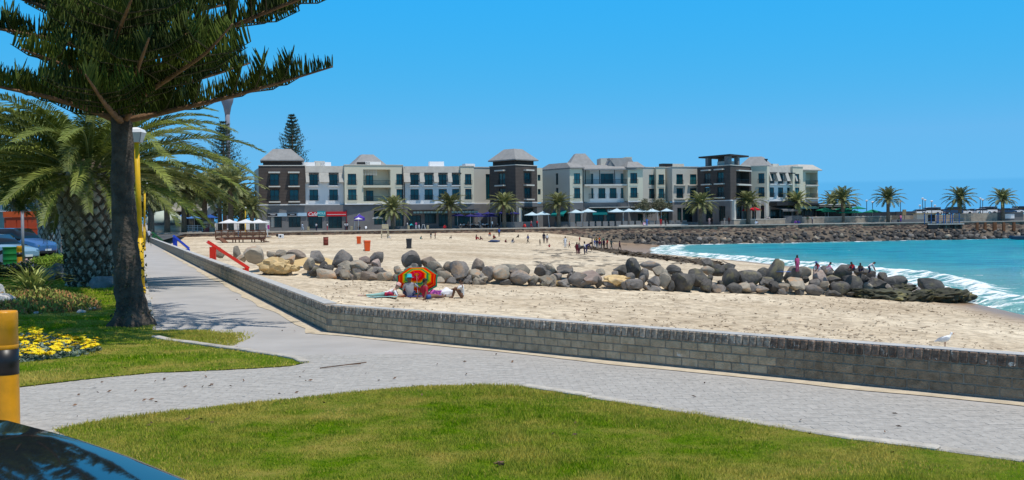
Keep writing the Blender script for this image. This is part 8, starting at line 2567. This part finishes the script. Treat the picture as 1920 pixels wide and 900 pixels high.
# towels, bags
def soft(name, label, cat, g, d, m, rz=0, group=None, seed=1):
	bm = bmesh.new(); bmesh.ops.create_icosphere(bm, subdivisions=3, radius=1)
	for v in bm.verts:
		k = 1 + .3 * noise.noise(v.co * 1.4 + Vector((seed,) * 3)) + .12 * noise.noise(v.co * 4 + Vector((seed,) * 3))
		v.co = Vector((v.co.x * d[0] / 2 * k, v.co.y * d[1] / 2 * k, (v.co.z * .5 + .45) * d[2] * k)); v.co.z = max(v.co.z, -.02)
	me = bpy.data.meshes.new(name); bm.to_mesh(me); bm.free(); me.materials.append(m); me.polygons.foreach_set('use_smooth', np.ones(len(me.polygons), bool))
	return tag(link(name, me, None, g, (0, 0, rz)), label, cat, group)
def towel(label, g, L_, W2, m, rz):
	V = []; F_ = []
	for i in range(9):
		for j in range(6):
			x, y = (i / 8 - .5) * L_, (j / 5 - .5) * W2
			V.append((x, y, .035 + .025 * noise.noise(Vector((x * 3, y * 3, L_)))))
	n = len(V); V += [(x, y, z - .02) for x, y, z in V]
	for i in range(8):
		for j in range(5):
			a = i * 6 + j; F_.append((a, a + 6, a + 7, a + 1)); F_.append((n + a, n + a + 1, n + a + 7, n + a + 6))
	o = link('towel', raw_mesh('towel', V, F_, m, True), None, g + Vector((0, 0, .02)), (0, 0, rz)); return tag(o, label, 'towel', 'towels by the parasol')
towel('pale turquoise towel under the lying person in white', sand_at(716, 558), 1.3, .6, mat('towel_turq', (.26, .48, .48), .9, .2, 6), .05)
towel('dark blue towel beside the woman in grey', sand_at(783, 557), 1.1, .6, mat('towel_navy', (.06, .06, .26), .9, .2, 6), .2)
soft('backpack', 'red and dark purple backpack beside the pink capped person', 'bag', sand_at(731, 556) + Vector((0, -.25, 0)), (.42, .3, .26), mat('red_bag', (.60, .02, .03), .7, .3, 7, col2=(.10, .02, .10)), .2, 'bags by the parasol', 2)
soft('beach_bag', 'pink and violet striped bag between the red spotted top and the girl', 'bag', sand_at(818, 556), (.75, .4, .34), mat('pink_bag', (.75, .16, .50), .8, .4, 5, col2=(.20, .04, .24), lo=.45, hi=.55), -.3, 'bags by the parasol', 3)
soft('plastic_bag', 'crumpled white plastic bag near the hugging girl', 'bag', sand_at(837, 557), (.6, .4, .42), mat('white_bag', (.80, .80, .84), .5, .1, 8), .4, 'bags by the parasol', 5)
soft('cool_bag', 'blue cool bag behind the red spotted top', 'bag', sand_at(821, 558) + Vector((0, -.1, 0)), (.6, .3, .16), mat('blue_bag', (.05, .09, .40), .7, .2, 6), 0, 'bags by the parasol', 7)
soft('orange_cloth', 'orange folded cloth under the hands of the pink capped person', 'cloth', sand_at(751, 556), (.6, .3, .10), mat('orange_cloth', (.78, .20, .08), .9, .2, 6), 0, None, 8)
soft('sandal', 'pair of pale sandals lying on the sand by the bare feet', 'shoes', sand_at(676, 554), (.28, .14, .05), mat('pale_sandal', (.55, .40, .36), .8, .2, 6), 0, None, 9)
# ---- the rainbow parasol lying tilted, its inside towards us
def rainbow():
	c = at(781, 514.5, 48.3); g = Vector((c.x, c.y, bz(c.x, c.y)))
	ax = Vector((-.10, .70, .70)).normalized()          # the way its top points
	t = thing('beach_parasol', 'rainbow striped beach parasol lying tilted open behind the seated family', 'parasol', g)
	sx = ax.cross(Vector((0, 0, 1))).normalized(); sy = sx.cross(ax).normalized()
	rings = [(.0, 0), (.11, 0), (.14, 1), (.25, 2), (.37, 3), (.43, 4), (.48, 5), (.57, 6), (.64, 7), (.69, 5), (.75, 8), (.81, 3), (.87, 4), (.93, 3), (1.0, 6)]
	cols = [(.87, .36, .01), (.50, .01, .03), (.85, .04, .20), (.80, .012, .02), (.87, .28, .01), (.87, .66, .03), (.05, .45, .30), (.45, .65, .06), (.85, .20, .01)]
	mats = [mat('parasol_band_%d' % i, tuple(min(1, v * 1.15) for v in q), .8, .08, 3, transl=.65) for i, q in enumerate(cols)]
	Rr = 1.0; dep = .42; n = 8; V = []; F_ = []; mi = []
	for r_, _ in rings:
		for k in range(2 * n):
			a = math.pi * k / n + math.pi / 8; f = 1 if k % 2 == 0 else math.cos(math.pi / 8) * .985
			z = -dep * (r_ ** 1.7) + (0 if k % 2 == 0 else .02 * r_)
			V.append(c + (sx * math.cos(a) + sy * math.sin(a)) * Rr * r_ * f + ax * z)
	N = 2 * n
	for i in range(len(rings) - 1):
		for k in range(N):
			F_.append((i * N + k, i * N + (k + 1) % N, (i + 1) * N + (k + 1) % N, (i + 1) * N + k)); mi.append(rings[i + 1][1])
	nV = len(V); V += [v + ax * .012 for v in V[:nV]]; F_ += [tuple(i + nV for i in reversed(f)) for f in F_[:]]; mi += mi[:]
	link('canopy', raw_mesh('canopy', [v - g for v in V], F_, mats, False, mi), t)
	tip = c - ax * 1.25; MB().tube([c + ax * .12, c, tip], [.014, .013, .012], 8).build('pole', M_WHITEP, t, True)
	for k in range(n):
		a = 2 * math.pi * k / n + math.pi / 8; d_ = sx * math.cos(a) + sy * math.sin(a)
		MB().tube([c - ax * .03, c + d_ * Rr * .55 - ax * (dep * .55 ** 1.7 + .02), c + d_ * Rr * .99 - ax * (dep + .012)], [.005, .005, .004], 4).build('rib', M_CHROME, t)
rainbow()
# ---- figures over the beach (feet at a picture point, height from the picture)
BEACH = 'people on the beach'
def bperson(x, y, hpx, pose, label, top, legs, skin='dark', rz=None, full=1.70, group=BEACH, hair='short', fat=1.0, lower='legs', hat=None):
	g = on_beach(x, y); hgt = hpx * g.y / F
	nat = max(v[2] for v in POSES[pose].values()) + .07
	s = min(max(hgt / nat, .55), 1.12)
	return person(g, random.uniform(-2.6, 2.6) if rz is None else rz, pose, s, label, top, legs, skin, K_, lower, hair, fat, hat, group)
bperson(727, 447, 9, 'sit', 'person in dark top with white trousers sitting by the lifeguard chair', K_, W_, rz=1.2)
bperson(788, 449, 7, 'crouch', 'small child in teal crouching on the far sand', (.05, .25, .24), (.05, .2, .2))
bperson(808, 447.5, 12, 'stand', 'child in dark shirt and pale shorts standing near the sea wall', K_, W_, lower='skin')
bperson(816, 447.5, 13, 'stand', 'child in red brown clothes standing beside the dark shirted child', (.26, .05, .04), K_)
bperson(846, 447.5, 6.5, 'sit', 'lone dark clothed person sitting on the far sand', K_, K_)
bperson(893, 449.5, 10, 'sit', 'woman in dark top with a red cloth sitting on the sand', MR, RD, rz=1.3)
bperson(901, 449.5, 7, 'sit', 'small child sitting next to the woman with the red cloth', K_, MR)
bperson(919, 443, 9, 'crouch', 'child in bright orange crouching by the blue covered sleeper', OR, W_)
bperson(926, 448, 9, 'sit', 'person in red brown sitting beside the orange child', (.36, .05, .04), K_)
bperson(936, 444, 17, 'stand', 'man in bright blue shirt and dark shorts standing near the sea wall', BL_, K_, lower='skin', rz=.4)
soft('blanket', 'blue blanket covering someone asleep on the sand', 'blanket', on_beach(926, 454.5), (2.0, .8, .42), mat('blue_blanket', (.05, .08, .17), .9, .3, 4), -.12, None, 12)
bperson(947, 455, 7, 'crouch', 'child in maroon kneeling on the sand by the blue blanket', MR, MR, rz=1.2)
bperson(960, 456, 9.5, 'crouch', 'person in navy with white skirt bent down on the sand', N_, W_, rz=.9)
bperson(972, 445.5, 6.5, 'sit', 'dark figure sitting alone nearer the wall', K_, K_)
bperson(990, 457, 18, 'walk', 'walking man in blue shirt and dark trousers', (.04, .10, .34), K_, rz=-1.2)
bperson(1012.5, 460, 10.5, 'stand', 'thin dark child standing on the sand', K_, K_, rz=1)
bperson(1020, 455.5, 20, 'stand', 'tall person dressed all in dark navy', (.02, .018, .045), (.02, .018, .04), rz=.2)
bperson(1026, 456, 18, 'stand', 'person in white top and maroon trousers beside the tall dark one', W_, (.12, .03, .06), rz=3)
bperson(1030, 463.5, 7, 'sit', 'child in red and white sitting in front of the dark pair', (.55, .2, .2), RD)
bperson(1060, 464.5, 22, 'stand', 'person in loose all white clothes', W_, W_, rz=.4)
bperson(1067.5, 465.5, 13.5, 'walk', 'child in red top and dark trousers beside the person in white', RD, K_, rz=1.4)
bperson(1082, 477.5, 24, 'stand', 'woman in dark red dress with long hair', MR, MR, hair='long', rz=2.6, fat=1.15)
bperson(1086, 477, 23, 'stand', 'woman in grey carrying a dark bag behind the red dress', GY, (.10, .03, .05), hair='long', rz=2.4)
soft('hand_bag', 'dark shoulder bag at the hip of the woman in grey', 'bag', on_beach(1089, 476.5) + Vector((0, 0, .55)), (.35, .25, .4), M_BLK, 0, None, 4)
bperson(1096, 478, 26, 'stand', 'person in white shirt and navy trousers beside a bending one', W_, N_, rz=-1.8)
bperson(1100, 475, 21, 'bend', 'person in navy bending over behind the white shirt', (.03, .03, .12), (.03, .03, .10), rz=1.6, fat=1.25)
bperson(1087, 453.5, 10, 'stand', 'small figure in red standing farther back up the beach', RD, MR)
CR = 'crowd at the tideline'
for (x, y, h_, top, legs, lab) in ((1110.5, 464, 18, (.05, .045, .09), K_, 'person in dark purple at the edge of the tideline crowd'), (1115, 466, 18.5, (.10, .14, .34), W_, 'person in blue and white with pale trousers in the crowd'), (1119.5, 467, 20, N_, GY, 'person in navy with grey trousers in the crowd'),
	(1124.5, 467.5, 19, MR, GY, 'person in maroon top in the middle of the crowd'), (1128, 467, 17, N_, (.10, .12, .10), 'person in navy and dark green in the crowd'), (1132.5, 467.5, 20, (.06, .02, .05), K_, 'dark tall person at the seaward side of the crowd'),
	(1118, 459, 15, (.30, .25, .03), K_, 'person with olive yellow top behind the crowd'), (1124, 458, 15, OR, (.2, .05, .04), 'person in orange top behind the crowd'), (1131, 459, 15, (.18, .30, .20), GY, 'person in pale green top behind the crowd'),
	(1138.5, 466, 19, (.62, .03, .03), (.04, .06, .05), 'man in bright red shirt and dark trousers apart from the crowd'), (1146.5, 468, 21, (.10, .13, .12), (.05, .07, .06), 'person in grey green walking next to the red shirt'), (1162, 469, 18, (.07, .02, .05), K_, 'lone person in maroon standing on the wet sand')):
	bperson(x, y, h_, random.choice(['stand', 'stand', 'walk']), lab, top, legs, group=CR, rz=random.uniform(-3, 3))
bperson(1154, 450.5, 12, 'sit', 'large figure in lilac sitting against the rubble', (.50, .34, .68), (.08, .05, .2), fat=1.3, group=BEACH, rz=0)
bperson(1250, 459.5, 9, 'stand', 'bather standing in the shallow corner of the bay', (.16, .07, .05), (.12, .05, .04), lower='skin'); bperson(1271, 458.5, 8.5, 'stand', 'second bather farther along the shallow corner', (.14, .06, .05), (.10, .05, .04), lower='skin')
# ---- on and behind the breakwater
RK = 'children on the breakwater rocks'
def rperson(x, y, Y, hpx, pose, label, top, legs, rz, skin='dark', hair='short', hat=None, fat=1.0):
	p = at(x, y, Y); hgt = hpx * Y / F; nat = max(v[2] for v in POSES[pose].values()) + .07
	return person(p, rz, pose, min(max(hgt / nat, .6), 1.1), label, top, legs, skin, None, 'legs', hair, fat, hat, RK)
rperson(1495, 511, 63, 25, 'stand', 'person in pink and white striped robe standing behind the rocks', (.55, .10, .26), (.50, .08, .22), .3, hair='long', fat=1.25)
rperson(1535, 509, 63.5, 19, 'crouch', 'child in dark red top and blue cap climbing the rocks', (.30, .03, .05), (.60, .66, .80), -1.0, hat=(mat('blue_cap', (.05, .09, .30), .8), .12, .1), hair=None)
rperson(1551.5, 509, 63.5, 14, 'crouch', 'child in pink bending low between the rocks', (.75, .25, .42), (.8, .7, .74), 1.2)
rperson(1601, 508.5, 63.5, 12, 'crouch', 'child in red top and navy shorts leaning over a rock', RD, N_, -1.2)
rperson(1613, 510, 64.5, 12, 'sit', 'head of a dark haired child showing above the rocks', (.10, .05, .04), N_, 0)
rperson(1631, 513, 63.5, 21, 'bend', 'boy in white shirt and navy shorts bending forward on the last high rock', (.62, .64, .72), N_, 1.5, 'brown', 'short')
towel('blue and pink cloth on the sand behind the breakwater rocks', at(1468, 511, 62.2), .9, .5, mat('towel_bluepink', (.10, .20, .55), .9, .3, 5), .1)
# ---- on the promenade
PR_ = 'people on the promenade'
def pperson(x, ypx, Y, hpx, pose, label, top, legs, rz=None, skin='dark', **kw):
	p = at(x, ypx, Y); nat = max(v[2] for v in POSES[pose].values()) + .07
	s = min(max(hpx * Y / F / nat, .8), 1.1)
	return person(Vector((p.x, Y, .1)), random.uniform(-3, 3) if rz is None else rz, pose, s, label, top, legs, skin, K_, kw.get('lower', 'legs'), kw.get('hair', 'short'), kw.get('fat', 1), None, PR_)
for x, Y, pose, lab, top, legs in ((567, 211, 'walk', 'person in pale blue walking past the shop window', (.45, .55, .70), (.4, .5, .62)), (593, 211, 'stand', 'person in white top and navy before the cafe door', W_, N_), (613.5, 211, 'stand', 'person in white top and red trousers between the red signs', W_, RD), (647, 211, 'stand', 'person in white top near the dark red pipe', W_, N_), (651, 211, 'stand', 'second white topped person near the dark red pipe', W_, K_),
	(673, 212, 'sit', 'dark clothed person seated under the violet parasol', K_, K_), (686, 212, 'crouch', 'person in white bending by the violet parasol', W_, K_), (723, 211.5, 'stand', 'person in blue at the palm planter', (.06, .10, .3), N_), (764, 211, 'stand', 'person in white top by the cafe steps', W_, GY), (770, 211, 'bend', 'person in turquoise leaning at the cafe steps', (.02, .42, .46), N_), (780, 211, 'stand', 'person in pink top at the cafe steps', (.6, .12, .3), (.6, .6, .66)), (785, 211, 'walk', 'person in dark top with pale trousers at the cafe steps', N_, W_),
	(832, 212, 'crouch', 'person in red bending by the low cafe wall', RD, RD), (923, 213, 'stand', 'person in light blue below the tower palm', (.30, .42, .52), K_), (985, 213.5, 'crouch', 'small child in red by the slate planter', (.6, .05, .04), RD), (996, 213.5, 'walk', 'person in red and white before the tower entrance', (.7, .3, .3), RD), (1007, 213.5, 'stand', 'person in dark red pushing a black pram', RD, K_),
	(1213, 221, 'stand', 'woman in bright blue before the planters', (.08, .22, .62), (.08, .2, .55)), (1207, 221, 'crouch', 'pink clothed child beside the woman in blue', (.7, .4, .5), W_), (1239, 222, 'stand', 'large person in red before the planters', RD, RD), (1248, 222, 'stand', 'dark figure beside the large person in red', K_, K_),
	(1330, 224, 'stand', 'person in pale pink sitting on the sea wall', (.65, .42, .40), (.5, .35, .34)), (1335, 224, 'stand', 'person in black beside the pale pink one', K_, K_), (1358.5, 225, 'walk', 'grey clothed person walking below the brown tower', GY, (.4, .35, .3)), (1367, 226, 'stand', 'dark red clothed person below the brown tower', (.12, .04, .04), K_), (1416.5, 228, 'crouch', 'person in pale blue sitting before the beige terrace wall', (.40, .55, .72), W_),
	(1490, 232, 'crouch', 'person in purple sitting by the sea wall', (.26, .08, .40), (.26, .08, .40)), (1496.5, 232, 'sit', 'person in deep blue sitting by the sea wall', (.05, .05, .34), (.05, .05, .3)), (1514.5, 234, 'stand', 'person in dark green against the long terrace wall', (.06, .10, .06), (.25, .2, .15)), (1523, 234, 'stand', 'grey clothed person against the long terrace wall', (.28, .30, .34), N_), (1689, 238, 'stand', 'woman in pink top and purple skirt at the wall end', (.75, .22, .36), (.10, .05, .35)), (1683, 238, 'crouch', 'dark figure with bags beside the woman in pink', (.08, .14, .12), N_)):
	pperson(x, 420, Y, 16, pose, lab, top, legs)
# seated guests on the terraces
for i, (x, Y, c) in enumerate(((863, 217.5, W_), (870, 218, W_), (877, 217.5, (.6, .3, .3)), (884, 218, W_), (891, 217.8, (.6, .5, .4)), (897, 218.2, GY), (905, 217.8, W_), (913, 218.4, W_), (933, 219, (.5, .5, .55)), (1437, 241, (.55, .45, .6)), (1442, 241.5, W_), (1500, 248, W_), (1508, 248, (.6, .3, .2)), (1517, 248, (.5, .6, .4)), (1530, 249, (.65, .4, .3)), (1540, 249, W_), (1590, 249, W_), (1601, 250, (.6, .35, .28)), (1612, 250, W_), (1618, 250, W_), (1634, 250, (.55, .3, .25)))):
	p = at(x, 420, Y); zb = .75 if Y < 239 else (1.15 if Y < 245 else 1.3)
	zb = .45 if Y < 239 else 1.0
	o = person(Vector((p.x, Y, zb)), random.uniform(-1.5, 1.5), 'sit', 1.0, f"{ORD[i] if i < 20 else 'last'} seated guest along the terraces, counted from the clerestory cafe", c, K_, random.choice(['dark', 'brown', 'light']), K_, 'legs', 'short', 1, None, 'guests seated on the terraces')
for i, x in enumerate((866, 880, 894, 908)):
	p = at(x, 420, 216.8); t = thing('cafe_table', f"{ORD[i]} small white cafe table under the dark blue parasols", 'table', (p.x, 216.8, .1), 0, 'cafe tables under the dark blue parasols')
	link('table_top', MB().lathe([(.4, .72), (.4, .76)], 12).mesh('table_top', M_WHITEP), t); link('leg', MB().tube([(0, 0, 0), (0, 0, .72)], .04, 6).mesh('leg', M_METAL), t)
# walkers on the path
for x, y, lab, top, legs, rz in ((279, 456.5, 'person in white shirt and black trousers walking away down the path', (.74, .74, .80), K_, math.pi), (272, 457, 'dark clothed person half behind the second lamp post', (.06, .05, .06), K_, math.pi - .2)):
	g = ground(x, y); person(g, rz, 'walk', 28 * g.y / F / 1.72, lab, top, legs, 'dark', K_, 'legs', 'short', 1.15, None, 'walkers on the path')
# ---- the gull
def gull():
	g = on_beach(1772, 651.5); s = 28 * g.y / F / .40
	t = thing('seagull', 'white gull with pale grey wings standing on the sand beyond the wall', 'gull', g, 0); t.scale = (s, s, s); t.rotation_euler = (0, 0, .1)
	prof_ = [(-.27, .17, .012, .008), (-.20, .185, .035, .025), (-.10, .20, .068, .062), (0, .225, .082, .085), (.08, .25, .075, .082), (.13, .285, .052, .055), (.155, .325, .038, .038), (.165, .355, .042, .042), (.18, .375, .040, .040), (.205, .378, .022, .022), (.222, .374, .008, .008)]
	V = []; F_ = []; n = 12
	for (x, z, ry, rz_) in prof_:
		for k in range(n):
			a = 2 * math.pi * k / n; V.append((x, ry * math.cos(a), z + rz_ * math.sin(a)))
	for i in range(len(prof_) - 1):
		for k in range(n): F_.append((i * n + k, i * n + (k + 1) % n, (i + 1) * n + (k + 1) % n, (i + 1) * n + k))
	F_ += [tuple(range(n))[::-1], tuple(range((len(prof_) - 1) * n, len(prof_) * n))]
	link('body', raw_mesh('body', V, F_, mat('white_plumage', (.80, .80, .80), .8, .06, 20), True), t)
	for sy in (-1, 1):
		w_ = MB(); q = [(.085, .079, .275), (.02, .093, .245), (-.12, .078, .20), (-.30, .02, .165), (-.16, .055, .255), (0, .075, .295)]
		V = [(x, sy * y, z) for x, y, z in q]; V += [(x, sy * (y - .018), z) for x, y, z in q]
		w_.add(V, [(0, 1, 2, 4, 5), (2, 3, 4), (6, 11, 10, 8, 7), (8, 10, 9), (0, 6, 7, 1), (1, 7, 8, 2), (2, 8, 9, 3), (3, 9, 10, 4), (4, 10, 11, 5), (5, 11, 6, 0)])
		link('wing', w_.mesh('wing', mat('grey_plumage', (.42, .44, .48), .8, .1, 14)), t)
		link('leg', MB().tube([(.0, sy * .03, .15), (-.01, sy * .03, .08), (.0, sy * .03, .005), (.05, sy * .035, .004)], [.010, .007, .007, .006], 6).mesh('leg', mat('gull_leg', (.30, .06, .04), .6)), t)
		link('eye', MB().lathe([(.001, -.006), (.006, 0), (.001, .006)], 6, (.188, sy * .036, .382)).mesh('eye', M_BLK), t)
	link('beak', MB().tube([(.215, 0, .374), (.25, 0, .370), (.262, 0, .362)], [.011, .008, .002], 6).mesh('beak', mat('gull_beak', (.42, .08, .04), .5)), t)
gull()
